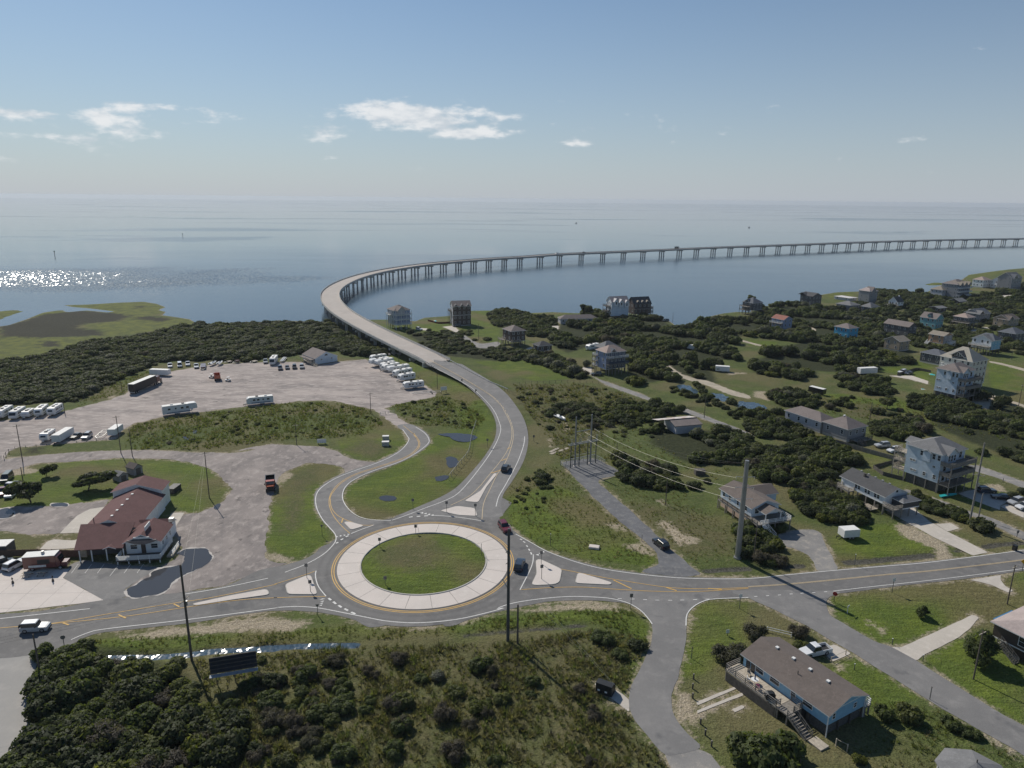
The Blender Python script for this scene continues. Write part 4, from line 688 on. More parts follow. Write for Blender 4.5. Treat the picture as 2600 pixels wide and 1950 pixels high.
def win(o, w, d, side, u, z, ww=.95, wh=1.35, name='window'):
    k = (ww, wh)
    if k not in WMESH:
        f = MB(); t = .09
        for a in ((-ww / 2 - t, -wh / 2 - t, -ww / 2, wh / 2 + t), (ww / 2, -wh / 2 - t, ww / 2 + t, wh / 2 + t), (-ww / 2, -wh / 2 - t, ww / 2, -wh / 2), (-ww / 2, wh / 2, ww / 2, wh / 2 + t), (-ww / 2, -.025, ww / 2, .025)): f.bx(a[0], -.06, a[1], a[2], .02, a[3])
        WMESH[k] = (f.mesh('window', TRIM), MB().bx(-ww / 2 + .002, -.02, -wh / 2 + .002, ww / 2 - .002, .012, wh / 2 - .002).mesh('pane', GLASS))
    loc, rz = {'S': ((u, 0, z), 0), 'W': ((0, u, z), -PI / 2), 'E': ((w, u, z), PI / 2), 'N': ((u, d, z), PI)}[side]
    f = link(name, WMESH[k][0], o, loc=loc, rz=rz); link('pane', WMESH[k][1], f); return f
def gable(o, x0, y0, x1, y1, ze, rise, mat, axis='y', oh=.4, name='roof', trim=TRIM, t=.16, base=None):
    """pitched roof; axis = direction of the ridge"""
    m = MB(); w = (x1 - x0) if axis == 'y' else (y1 - y0); s = rise / (w / 2); a = x0 if axis == 'y' else y0
    prof = [(a - oh, ze - oh * s), (a + w / 2, ze + rise), (a + w + oh, ze - oh * s), (a + w + oh, ze - oh * s - t), (a + w / 2, ze + rise - t), (a - oh, ze - oh * s - t)]
    m.prism(prof, axis, (y0 if axis == 'y' else x0) - oh, (y1 if axis == 'y' else x1) + oh); m.mi = [1, 1, 0, 0, 1, 1, 1, 1]
    return m.build(name, [mat, trim], o)
def hip(o, x0, y0, x1, y1, ze, rise, mat, oh=.45, name='roof', trim=TRIM, t=.16, rid=None):
    X0, Y0, X1, Y1 = x0 - oh, y0 - oh, x1 + oh, y1 + oh; w, d = X1 - X0, Y1 - Y0; zb_ = ze - .08; m = MB(); r = min(w, d) / 2 * (1 if rid is None else rid)
    if w >= d: A, B = (X0 + r, (Y0 + Y1) / 2, ze + rise), (X1 - r, (Y0 + Y1) / 2, ze + rise)
    else: A, B = ((X0 + X1) / 2, Y0 + r, ze + rise), ((X0 + X1) / 2, Y1 - r, ze + rise)
    c = [(X0, Y0, zb_), (X1, Y0, zb_), (X1, Y1, zb_), (X0, Y1, zb_)]; lo = [(p[0], p[1], p[2] - t) for p in c]
    if abs(w - d) < .05: B = A
    v = c + lo + [A, B]
    F = [(0, 1, 9, 8), (1, 2, 9), (2, 3, 8, 9), (3, 0, 8)] if w >= d else [(0, 1, 8), (1, 2, 9, 8), (2, 3, 9), (3, 0, 8, 9)]
    m.add(v, F + [(0, 4, 5, 1), (1, 5, 6, 2), (2, 6, 7, 3), (3, 7, 4, 0), (4, 7, 6, 5)]); m.mi = [0] * 4 + [1] * 5
    return m.build(name, [mat, trim], o)
def walls(o, x0, y0, x1, y1, z0, ze, mat, peak=None, axis='y', name='wall'):
    m = MB()
    if peak:
        if axis == 'y': m.prism([(x0, z0), (x1, z0), (x1, ze), ((x0 + x1) / 2, ze + peak - .17), (x0, ze)], 'y', y0, y1)
        else: m.prism([(y0, z0), (y1, z0), (y1, ze), ((y0 + y1) / 2, ze + peak - .17), (y0, ze)], 'x', x0, x1)
    else: m.bx(x0, y0, z0, x1, y1, ze - .09)
    return m.build(name, mat, o)
PM = {}
def piles(o, x0, y0, x1, y1, z, mat=WOOD, nx=None, ny=None, s=.26, edge=True):
    k = (round(z, 2), mat.name, s)
    if k not in PM: PM[k] = MB().box((0, 0, z / 2 - .2), (s, s, z + .398)).mesh('pile', mat)
    nx = nx or max(2, int((x1 - x0) / 2.8) + 1); ny = ny or max(2, int((y1 - y0) / 2.8) + 1)
    for i in range(nx):
        for j in range(ny):
            if edge and 0 < i < nx - 1 and 0 < j < ny - 1: continue
            link('pile', PM[k], o, loc=(x0 + .15 + (x1 - x0 - .3) * i / max(nx - 1, 1), y0 + .15 + (y1 - y0 - .3) * j / max(ny - 1, 1), 0))
def rail(o, pts, z, mat, h=1.0, bars=3, name='railing', solid=False):
    m = MB()
    for a, b in zip(pts, pts[1:]):
        L_ = math.hypot(b[0] - a[0], b[1] - a[1]); n = max(1, int(L_ / 1.8))
        for k in range(n + 1): t = k / n; m.box((a[0] + (b[0] - a[0]) * t, a[1] + (b[1] - a[1]) * t, z + h / 2), (.11, .11, h))
        for j in range(bars): m.bar((a[0], a[1], z + h * (1 - j / bars)), (b[0], b[1], z + h * (1 - j / bars)), .09, .11 if j else .09)
        if solid: m.bar((a[0], a[1], z + h * .45), (b[0], b[1], z + h * .45), .05, h * .8)
    return m.build(name, mat, o)
def deck(o, x0, y0, x1, y1, z, mat=WOOD, sides='SWE', rmat=None, post=True, bars=3, solid=False, pz=0.0, t=.22):
    f = MB().bx(x0, y0, z - t, x1, y1, z).build('deck', mat, o)
    P = dict(S=[(x0, y0), (x1, y0)], W=[(x0, y1), (x0, y0)], E=[(x1, y0), (x1, y1)], N=[(x1, y1), (x0, y1)])
    e = .06; cor = {'S': [(x0 + e, y0 + e), (x1 - e, y0 + e)], 'W': [(x0 + e, y1 - e), (x0 + e, y0 + e)], 'E': [(x1 - e, y0 + e), (x1 - e, y1 - e)], 'N': [(x1 - e, y1 - e), (x0 + e, y1 - e)]}
    chain = []
    for s_ in [c for c in 'WSEN' if c in sides]:
        if chain and chain[-1][-1] == cor[s_][0]: chain[-1].append(cor[s_][1])
        else: chain.append(list(cor[s_]))
    for c in chain: rail(o, c, z, rmat or mat, bars=bars, solid=solid)
    if post and z - t > .5:
        k = ('dp', round(z - t - pz, 2), mat.name)
        if k not in PM: PM[k] = MB().box((0, 0, (z - t - pz) / 2), (.2, .2, z - t - pz - .002)).mesh('deck_post', mat)
        nx, ny = max(2, int((x1 - x0) / 3) + 1), 2
        if (y1 - y0) > (x1 - x0): nx, ny = 2, max(2, int((y1 - y0) / 3) + 1)
        for i in range(nx):
            for j in range(ny): link('deck_post', PM[k], o, loc=(x0 + .15 + (x1 - x0 - .3) * i / (nx - 1), y0 + .15 + (y1 - y0 - .3) * j / (ny - 1), pz))
    return f
def stairs(o, a, b, w, mat=WOOD, rails=True):
    """flight from a (top) down to b"""
    a, b = Vector(a), Vector(b); d = b - a; n = max(3, int(abs(d.z) / .19)); h = Vector((d.x, d.y, 0)).normalized(); s = Vector((-h.y, h.x, 0)); m = MB(); rz = math.atan2(h.y, h.x); run = Vector((d.x, d.y)).length / n
    for k in range(n): p = a + d * ((k + .5) / n); m.box((p.x, p.y, p.z), (run * 1.1, w, .06), rz)
    for e in (-1, 1): m.bar(a + s * e * w / 2 - Vector((0, 0, .1)), b + s * e * w / 2 - Vector((0, 0, .02)), .07, .3)
    st = m.build('stairs', mat, o)
    if rails:
        r = MB()
        for e in (-1, 1):
            A, B = a + s * e * w / 2, b + s * e * w / 2
            for hh in (.95, .5): r.bar(A + Vector((0, 0, hh)), B + Vector((0, 0, hh)), .07, .1)
            for k in range(4): p = A + (B - A) * (k / 3); r.box((p.x, p.y, p.z + .46), (.1, .1, .98))
        r.build('stair_rail', mat, o)
    return st
RZ = math.radians(28)
HOUSES = []
def place(name, label, code, px, z, w, d, rz=RZ, corner='N', cat='house', group=None):
    p = G(*q1(code, *px), z); ux = np.array([math.cos(rz), math.sin(rz), 0]); uy = np.array([-math.sin(rz), math.cos(rz), 0])
    if corner == 'L': p = p - uy * d
    if corner == 'R': p = p - ux * w
    if corner == 'C': p = p - ux * w / 2 - uy * d / 2
    HOUSES.append((p[0], p[1], rz, w, d)); return thing(name, label, cat, (p[0], p[1], 0.0), rz, group)
def autowin(o, w, d, z0, ze, nW, nS, ww=.9, wh=1.3, st=2.75, skipS=(), skipW=()):
    nst = max(1, int(round((ze - z0) / st))); sh = (ze - z0) / nst
    for s_ in range(nst):
        z = z0 + sh * s_ + sh * .56; h_ = min(wh, sh * .55)
        for k in range(nW):
            if (s_, k) not in skipW: win(o, w, d, 'W', d * (k + .5 + .15 * ((s_ + k) % 2) - .07) / nW, z, ww, h_)
        for k in range(nS):
            if (s_, k) not in skipS: win(o, w, d, 'S', w * (k + .5) / nS, z, ww * 1.05, h_)
def vents(o, pts, mat=None):
    m = None
    for p in pts:
        if m is None: m = MB().box((0, 0, .08), (.42, .42, .2)).box((0, 0, .22), (.5, .5, .1)).mesh('roof_vent', mat or TRIM)
        link('roof_vent', m, o, loc=p)
def simple(name, label, code, px, ze, w, d, z0, wall, roof, rt='hip', rise=2.0, nW=2, nS=2, rz=RZ, corner='N', decks=(), pm=WOODD, skirt=None, st=2.75, mixS=None, oh=.4, trim=TRIM, ww=.9, group=None):
    o = place(name, label, code, px, ze, w, d, rz, corner, group=group)
    ax = 'y' if rt.endswith('y') else 'x'
    walls(o, 0, 0, w, d, z0, ze, wall, rise if rt.startswith('gable') else None, ax)
    if mixS: MB().bx(.02, -.03, z0, w - .02, -.002, ze - .12).build('cladding', mixS, o)
    if rt.startswith('gable'): gable(o, 0, 0, w, d, ze, rise, roof, ax, oh, trim=trim)
    else: hip(o, 0, 0, w, d, ze, rise, roof, oh, trim=trim)
    if z0 > 1.2:
        if skirt: walls(o, .25, .25, w - .25, d - .25, -.2, z0 + .05, skirt, name='ground_floor')
        else: piles(o, 0, 0, w, d, z0, pm)
        MB().bx(-.03, -.03, z0 - .16, w + .03, d + .03, z0 - .002).build('floor_beam', trim, o)
    else: walls(o, .05, .05, w - .05, d - .05, -.2, z0 - .002, BCON, name='foundation')
    autowin(o, w, d, z0, ze, nW, nS, st=st, ww=ww)
    for dk in decks:
        a, kw = dk[:5], (dk[5] if len(dk) > 5 else {}); deck(o, *a, **kw)
    return o
# ---------------------------------------------------------------- the near houses
o = place('blue_house', 'long light blue raised house with brown shingle roof and cluttered front deck', 'l', (1500, 1108), 4.2, 8.5, 15.9, math.radians(30)); w, d, z0, ze = 8.5, 15.9, 2.0, 4.2
walls(o, 0, 0, w, d, z0, ze, SID['blue'], 1.5, 'y'); rf = gable(o, 0, 0, w, d, ze, 1.5, ROOF['brown'], 'y', .45); vents(rf, [(w / 2 - .15, y, ze + 1.42) for y in (3.4, 6.6, 9.7, 12.9)])
MB().tube((w / 2 - 1.9, 7.4, ze + .7), (w / 2 - 1.9, 7.4, ze + 1.45), .07).build('vent_pipe', WOODD, rf)
for u in ((1.9, 1.0, 0), ) : pass
for u, ww_, wh_ in ((3.5, 1.6, 1.0), (6.1, .8, .95), (9.6, 1.7, 1.1), (12.6, 1.5, 1.2)): win(o, w, d, 'W', u, z0 + 1.25, ww_, wh_)
for u, ww_, wh_ in ((1.3, .55, .9), (6.2, .6, .75)): win(o, w, d, 'S', u, z0 + 1.15, ww_, wh_)
for u in (13.9, 14.9): 
    MB().bx(-.05, u - .42, z0 + .05, -.002, u + .42, z0 + 1.98).build('glass_door', GLASS, o)
MB().bx(0, -.012, ze - .12, w, -.002, ze + .02).build('gable_band', TRIM, o)
piles(o, 0, 0, w, d, z0, WOODD); walls(o, .3, .3, w - .3, 3.8, -.15, z0 - .02, pmat('lattice_skirt', (.10, .095, .09), .95, .3, 4), name='skirting'); walls(o, .6, 4.2, w - .4, d - .4, -.15, z0 - .02, MATS['lattice_skirt'], name='skirting')
for (x, y) in ((-.06, -.06), (w + .06, -.06)): MB().bx(x - .07, y - .07, 0, x + .07, y + .07, ze - .3).build('downpipe', TRIM, o)
dk = deck(o, -3.3, 6.4, -.02, 16.6, z0 + .02, WOODL, 'WN', WOOD); rail(o, [(-3.24, 6.46), (-2.3, 6.46)], z0 + .02, WOOD)
deck(o, -3.3, 4.3, -.02, 6.35, z0 + .0, WOOD, 'E', WOOD, post=True); rail(o, [(-.5, 4.36), (-1.9, 4.36)], z0, WOOD)
stairs(o, (-2.6, 4.3, z0), (-2.6, .9, .1), 1.5, WOOD)
MB().bx(-3.4, 6.6, .05, -3.32, 16.3, z0 - .25).build('lattice', WOODD, o)
ramp = MB().add([(-3.2, -1.6, .35), (-1.4, -1.6, .35), (-1.4, .6, .4), (-3.2, .6, .4), (-3.2, -1.6, 0.05), (-1.4, -1.6, 0.05), (-1.4, .6, .05), (-3.2, .6, .05)], [(0, 1, 2, 3), (0, 4, 5, 1), (1, 5, 6, 2), (2, 6, 7, 3), (3, 7, 4, 0)]).build('landing', WOODL, o)
ex = deck(o, w + .02, -.3, w + 1.3, 1.6, z0, WOOD, 'SE', TRIM)
BLUEH = o
def at(o, x, y, z=0.0):
    c, s = math.cos(o.rotation_euler[2]), math.sin(o.rotation_euler[2]); return (o.location[0] + x * c - y * s, o.location[1] + x * s + y * c, o.location[2] + z)
# white house behind the steel pole
o = place('white_house', 'white raised house with brown roof and front porch deck behind the steel pole', 'k', (605, 765), 5.0, 7.8, 12.4, math.radians(19)); w, d, z0, ze = 7.8, 12.4, 2.5, 5.0
walls(o, 0, 0, w, d, z0, ze, SID['shaded_white'], 1.5, 'y'); gable(o, 0, 0, w, d, ze, 1.5, ROOF['brown'], 'y', .45)
walls(o, w + .02, 6.5, w + 4.6, 12, z0, ze - .3, SID['shaded_white'], 1.2, 'x', 'wing_wall'); gable(o, w - 2, 6.5, w + 4.6, 12, ze - .3, 1.2, ROOF['brown'], 'x', .4, 'wing_roof')
walls(o, .15, .15, w - .15, d - .1, -.15, z0 - .02, pmat('peach_panel', (.55, .40, .31), .8, .08), name='ground_floor')
for u in (2.1, 5.3, 8.6, 11.0): win(o, w, d, 'W', u, z0 + 1.4, .75, 1.3)
for u in (1.5, 6.0): win(o, w, d, 'S', u, z0 + 1.4, 1.1, 1.3)
deck(o, -.7, -4.3, w + .4, -.02, z0, WOOD, 'SE', TRIM); deck(o, -1.5, -4.3, -.72, 11.5, z0, WOOD, 'W', WOODD, post=True); stairs(o, (-.2, -4.3, z0), (2.4, -6.6, .1), 1.2, TRIM) if False else stairs(o, (0.2, -4.35, z0), (1.6, -7.0, .1), 1.1, TRIM)
gable(o, 1.6, -3.2, 6.2, .3, ze - .45, 1.1, ROOF['brown'], 'y', .25, 'porch_roof'); pg = MB().prism([(1.7, ze - .5), (6.1, ze - .5), (3.9, ze + .5)], 'y', -3.1, -2.95).build('porch_gable', SID['white'], o)
for x in (1.75, 6.05): MB().box((x, -3.0, (z0 + ze - .5) / 2), (.2, .2, ze - .5 - z0)).build('porch_post', TRIM, o)
# grey-roofed house with a screened porch
o = place('grey_roof_house', 'white raised house with long grey roof and dark screened porch', 'H', (1100, 660), 5.0, 7.4, 14.2, math.radians(20)); w, d, z0, ze = 7.4, 14.2, 2.6, 5.0
walls(o, 0, 0, w, d, z0, ze, SID['white'], 1.7, 'y'); rf = gable(o, 0, 0, w, d, ze, 1.7, ROOF['dark'], 'y', .45); vents(rf, [(w / 2 + .1, y, ze + 1.62) for y in (2.5, 4.7, 7, 9.2, 11.6)], pmat('grey_vent', (.3, .3, .3), .7)); MB().box((w / 2 - 1, 9.3, ze + 1.6), (.5, .5, 1.0)).build('chimney', WOODD, rf)
MB().prism([(w / 2 - .3, ze + .45), (w / 2 + .3, ze + .45), (w / 2 + .3, ze + .9), (w / 2, ze + 1.1), (w / 2 - .3, ze + .9)], 'y', -.06, -.002).build('gable_window', GLASS, o)
for u in (2.0, 5.0, 8.2): win(o, w, d, 'W', u, z0 + 1.35, .7, 1.1), win(o, w, d, 'W', u + .95, z0 + 1.35, .7, 1.1)
piles(o, 0, 0, w, d, z0, WOOD); deck(o, -2.0, 9.5, -.02, 13.6, z0 - .1, WOOD, 'WSN', WOODL); deck(o, -.6, -3.4, 2.4, -.02, z0, WOOD, 'WS', WOODL); deck(o, -2.4, 1.5, -.02, 4.8, .9, WOODL, 'WS', WOOD, post=False)
walls(o, 2.42, -3.3, w + .5, -.02, z0, ze - .7, pmat('porch_screen', (.055, .058, .062), .6, .1), name='screened_porch'); hip(o, 2.42, -3.3, w + .5, -.05, ze - .7, .8, ROOF['grey'], .25, 'porch_roof'); MB().bx(2.4, -3.35, z0 - .25, w + .55, -.02, z0 - .002).build('porch_floor', TRIM, o)
for x in (2.6, 5, w + .3): MB().box((x, -3.1, (z0 - .26) / 2), (.2, .2, z0 - .262)).build('pile', WOOD, o)
# tall white house with stacked decks
def tall_white(name, label, code, px, ze, w, d, z0, roof, rz, skirt=MATS['lattice_skirt'], wall=SID['shaded_white'], nwin=True):
    o = place(name, label, code, px, ze, w, d, rz)
    walls(o, 0, 0, w, d, z0, ze, wall); hip(o, 0, 0, w, d, ze, 2.5, roof, .5, rid=.75); walls(o, .4, .4, w - .4, d - .4, -.15, z0 + .02, skirt, name='ground_floor'); piles(o, 0, 0, w, d, z0, WOOD)
    gable(o, w * .12, -.9, w * .55, 3.2, ze - .1, 1.7, roof, 'y', .3, 'front_gable_roof'); walls(o, w * .14, -.7, w * .53, .2, z0 + (ze - z0) * .64, ze - .1, wall, 1.6, 'y', 'bay')
    for k, u in enumerate((.22, .335, .45)): win(o, w, d, 'S', w * u, z0 + (ze - z0) * .82, .8, 1.6).location = (w * u, -.705, z0 + (ze - z0) * .82)
    win(o, w, d, 'S', w * .8, z0 + (ze - z0) * .82, 1.2, 1.7)
    walls(o, -.55, d * .28, .02, d * .5, z0 + (ze - z0) * .62, ze - .35, wall, name='bay'); gable(o, -.6, d * .27, .6, d * .51, ze - .35, .5, roof, 'x', .2, 'bay_roof')
    sh = (ze - z0) / 3
    for s_, L_ in ((2, ((.6, 1.4), (2.0, 1.4), (5.4, 1.3))), (1, ((1.6, .5), (7.2, .5), (8.0, .5))), (0, ((1.1, 1.1), (3.9, .9), (6.6, .45), (7.5, .45)))):
        for u, h_ in L_:
            if u < d - .5: win(o, w, d, 'W', u, z0 + sh * s_ + sh * .5, .75, h_)
    for s_ in (0, 1):
        for u in (.2, .5, .8): win(o, w, d, 'S', w * u, z0 + sh * s_ + sh * .45, 1.3, 1.8)
        deck(o, -.1, -3.2, w + .4, -.02, z0 + sh * (s_ + 1) - .1, WOOD, 'WSE', WOOD, post=(s_ == 0), pz=0, solid=True)
    deck(o, -.1, -3.2, w + .4, -.03, z0, WOOD, 'WSE', WOODD, post=False)
    k = MB()
    for x in (0, w + .3): MB().box((x, -3.05, (ze - 1.5) / 2), (.2, .2, ze - 1.5)).build('deck_post', WOOD, o)
    return o
o = tall_white('beach_house', 'tall three storey white beach house with grey hip roof and stacked front decks', 'j', (1065, 405), 11.2, 10.6, 9.6, 2.9, ROOF['grey'], RZ)
for z in (3.0, 5.6, 8.2): deck(o, .2, 9.62, 3.6, 13.4, z, WOODL, 'WN', WOODL, post=(z == 8.2))
stairs(o, (.9, 13.2, 8.2), (.9, 9.9, 5.6), 1.0, WOODL); stairs(o, (2.2, 9.9, 5.6), (2.2, 13.2, 3.0), 1.0, WOODL)
walls(o, 5.5, 9.62, 9.5, 13.5, 2.9, 10.2, SID['shaded_white'], .9, 'y', 'wing_wall'); gable(o, 5.5, 9.0, 9.5, 13.5, 10.2, .9, ROOF['grey'], 'y', .35, 'wing_roof')
TALLW = o
tall_white('beach_house', 'tall white beach house with taupe hip roof in front of the cream house', 'i', (1305, 470), 12.0, 10.4, 8.7, 2.6, ROOF['taupe'], RZ)
o = simple('beach_house', 'big cream beach house with large gable dormer and dark right roof slope', 'i', (1490, 325), 12.2, 11, 13.5, 2.2, SID['cream'], ROOF['cream'], 'hip', 4.6, 5, 4, skirt=SID['cream'])
gable(o, -.2, 3.6, 4.2, 9.2, 13.6, 2.0, ROOF['dark'], 'x', .3, 'dormer_roof'); walls(o, .4, 4, 4, 8.8, 12.4, 13.6, SID['brown'], 1.9, 'x', 'dormer'); 
for k in (-1, 0, 1): win(o, 11, 13.5, 'W', 6.4 + k * 1.0, 14.0, .7, 1.3).location = (.39, 6.4 + k * 1.0, 14.0)
deck(o, -1.8, 2, -.02, 12, 8.6, TRIM, 'WSN', TRIM, post=False)
# hip-roofed ranch pair
o = simple('ranch_house', 'low house with taupe pyramid hip roof beside the parked white cars', 'H', (800, 125), 4.6, 9.3, 9.5, 1.0, SID['grey'], ROOF['taupe'], 'hip', 2.6, 2, 3); vents(o, [(4.3, 5.2, 7.0), (5.2, 5.6, 6.9)]); deck(o, 1.5, -3.2, 8.5, -.02, .95, WOOD, 'SE', WOODD); stairs(o, (2.2, -3.2, .95), (2.2, -5.2, .05), 1.6, WOODD)
simple('ranch_house', 'long low house with taupe hip roof behind the pyramid roofed one', 'D', (585, 1328), 4.4, 7, 15, 1.0, SID['paleg'], ROOF['taupe'], 'hip', 2.0, 4, 2)
# ---------------------------------------------------------------- along the sound
o = simple('beach_house', 'dark navy three storey house with brown hip roof and porch posts', 'f', (775, 970), 10.4, 10.5, 8.0, 2.8, SID['peri'], ROOF['pink'], 'hip', 2.4, 2, 5, mixS=SID['navy'], decks=((-.1, -2.4, 10.6, -.04, 7.9, dict(rmat=TRIM, post=False)), (-.1, -2.4, 10.6, -.04, 5.2, dict(rmat=SID['navy'])))); hip(o, 3, 6, 11.5, 13, 10.9, 2.6, ROOF['grey'], .4, 'rear_roof'); walls(o, 3.2, 8.02, 11.3, 12.8, 2.8, 10.9, SID['navy'], name='rear_wall'); gable(o, 2.2, -.3, 5.2, 4, 10.5, 1.5, ROOF['navy'], 'y', .2, 'dormer_roof')
for z in (3.2, 5.6, 8.0): deck(o, -1.7, 6.4, -.02, 8.6, z, WOOD, 'WSN', TRIM, post=False)
for y in (6.5, 8.5): MB().box((-1.6, y, 4.0), (.18, .18, 8)).build('deck_post', WOOD, o)
o = simple('beach_house', 'pale three storey house with white balconies beside the bridge', 'e', (225, 270), 11.4, 10.2, 9.6, 3.0, SID['paleg'], ROOF['taupe'], 'hip', 2.6, 2, 4, rz=math.radians(34), mixS=SID['peri']); gable(o, 1.2, -2.2, 6.4, 5, 11.5, 2.3, ROOF['taupe'], 'y', .3, 'gable_roof'); walls(o, 1.6, -2.0, 6.0, .2, 9.2, 11.5, SID['paleg'], 2.2, 'y', 'gable_wall')
for z in (3.1, 5.9, 8.7): deck(o, 0, -2.3, 10.3, -.04, z, TRIM, 'WSE', TRIM, post=(z < 4))
for x in (.1, 3.5, 6.8, 10.2): MB().box((x, -2.2, 7.1), (.2, .2, 8)).build('balcony_post', TRIM, o)
deck(o, -1.4, 4, -.02, 9, 8.4, TRIM, 'WSN', TRIM)
o = simple('beach_house', 'grey and brown four storey house with three dark roof gables by the pool', 'e', (1050, 205), 12.4, 11.2, 9.5, .6, SID['paleg'], ROOF['taupe'], 'gablex', 2.6, 4, 4, rz=math.radians(15), mixS=SID['brown'])
for x in (.4, 4.2, 8.0): gable(o, x, -.6, x + 2.8, 4.5, 11.9, 1.7, ROOF['grey'], 'y', .25, 'front_gable_roof')
deck(o, -1.6, 5, -.02, 9.4, 8.6, WOODD, 'WSN', WOODD)
MB().bx(0, -.35, 6.6, 11.2, -.04, 6.8).build('string_course', TRIM, o)
simple('beach_house', 'brown square house with hip roof and open stair deck near the gravel lane', 'e', (1870, 560), 8.4, 8.5, 9.8, 2.9, SID['brown'], ROOF['taupe'], 'hip', 2.3, 2, 3, decks=((-2.6, 6, -.02, 10.6, 2.9, dict(rmat=WOODL)), (-.1, -2, 5, -.02, 2.9, dict(rmat=WOODL))))
simple('cottage', 'small dark cottage with hip roof and pale ramp', 'C', (535, 563), 4.3, 7.4, 6.2, 1.0, SID['brown'], ROOF['dark'], 'hip', 1.7, 2, 2, decks=((0, -2, 5, -.02, 1.0, dict(rmat=TRIM)),))
o = simple('beach_house', 'white waterfront house with pale roof and stepped gables among trees', 'f', (850, 255), 11.6, 12.5, 7.6, 2.2, SID['white'], ROOF['blush'], 'gablex', 3.0, 3, 3, rz=math.radians(20), mixS=SID['shaded_white'])  # right-facing side covered in a bluish copy of the white wall, shade painted in
for x, z in ((1.2, 11.8), (5.0, 11.2), (9.0, 10.6)): gable(o, x, -1.2, x + 3.2, 4.2, z, 1.9, ROOF['white'], 'y', .2, 'front_gable_roof'); walls(o, x + .2, -1.0, x + 3.0, .5, z - 3, z, SID['white'], 1.7, 'y', 'front_gable'); win(o, 12.5, 7.6, 'S', x + 1.6, z - 1.2, .9, 1.6).location = (x + 1.6, -1.005, z - 1.2)
deck(o, -3, 2, -.02, 7, 8.4, WOODD, 'WSN', WOODD); deck(o, -3, 2, -.02, 7, 5.2, WOODD, 'WSN', WOODD, post=False)
o = simple('beach_house', 'dark brown waterfront house with steep black roof and pale dormers', 'f', (1160, 285), 9.4, 13, 8.5, 2.6, SID['brown'], ROOF['dark'], 'gablex', 4.0, 2, 4, rz=math.radians(20), trim=WOODD, decks=((-.1, -2, 13.1, -.02, 6.0, dict(rmat=WOODD)), (13.02, 0, 15, 8, 6.0, {}), (13.02, 0, 15, 8, 3.2, dict(post=False))))
for x in (2.5, 6, 9.5): gable(o, x, -.1, x + 1.7, 3, 10.6, .9, ROOF['tan'], 'y', .15, 'dormer_roof')
simple('ranch_house', 'long low grey roofed house hidden among dark trees near the shore', 'f', (130, 495), 3.6, 24, 7.0, .6, SID['paleg'], ROOF['taupe'], 'hip', 2.0, 2, 7, rz=math.radians(10))
o = simple('stilt_house', 'dark stilt house with slate hip roof at the water edge', 'g', (345, 495), 8.6, 9, 9.5, 3.6, SID['dkgrey'], ROOF['navy'], 'hip', 3.2, 2, 3, decks=((-3.0, 2, -.02, 9.4, 5.8, dict(rmat=WOODD)), (-3.0, 2, -.02, 9.4, 3.4, dict(rmat=WOODD, post=False)))); gable(o, -.4, 3, 4, 7.6, 8.8, 2.0, ROOF['navy'], 'x', .2, 'cross_roof')
simple('beach_house', 'blue house with red metal roof and white deck rail', 'g', (775, 728), 6.6, 7.4, 9.2, 1.6, SID['peri'], ROOF['red'], 'gabley', 1.9, 2, 2, skirt=SID['peri'], decks=((-2.2, .5, -.02, 9, 4.1, dict(rmat=TRIM)),))
simple('beach_house', 'bright cyan two storey house with grey hip roof', 'g', (1690, 852), 6.8, 8.2, 9.4, .5, SID['cyan'], ROOF['taupe'], 'hip', 2.0, 3, 2)
o = simple('beach_house', 'dark shingled house with low gable roof on the point', 'g', (1180, 400), 7.6, 10, 11, 1.0, SID['dkgrey'], ROOF['dark'], 'gabley', 2.2, 3, 3, trim=WOODD); gable(o, -.6, 6, 6, 12.5, 8, 1.6, ROOF['dark'], 'x', .3, 'cross_roof', trim=WOODD)
o = simple('beach_house', 'tall grey house with blush hip roof and tower gable by the shore', 'g', (1985, 330), 9.2, 9.5, 9.5, .8, SID['grey'], ROOF['blush'], 'hip', 3.2, 2, 2); gable(o, 1.5, -.6, 6.5, 5, 9.4, 3.0, ROOF['taupe'], 'y', .3, 'tower_roof'); walls(o, 1.9, -.4, 6.1, .1, 6.5, 9.4, SID['grey'], 2.9, 'y', 'tower_wall')
simple('ranch_house', 'low grey hip roofed house with white porch deck', 'g', (1715, 527), 3.9, 10, 12, .8, SID['grey'], ROOF['grey'], 'hip', 2.2, 4, 2, decks=((-2, 4, -.02, 11.5, .8, dict(rmat=TRIM, post=False)),))
simple('ranch_house', 'grey hip roofed garage wing beside the low porch house', 'g', (2000, 555), 3.6, 9.5, 8, .4, SID['dkgrey'], ROOF['grey'], 'hip', 2.8, 2, 2)
simple('boathouse', 'flat white roofed boathouse at the water edge', 'g', (1700, 425), 2.6, 9, 14, .3, SID['paleg'], ROOF['white'], 'hip', .5, 2, 1)
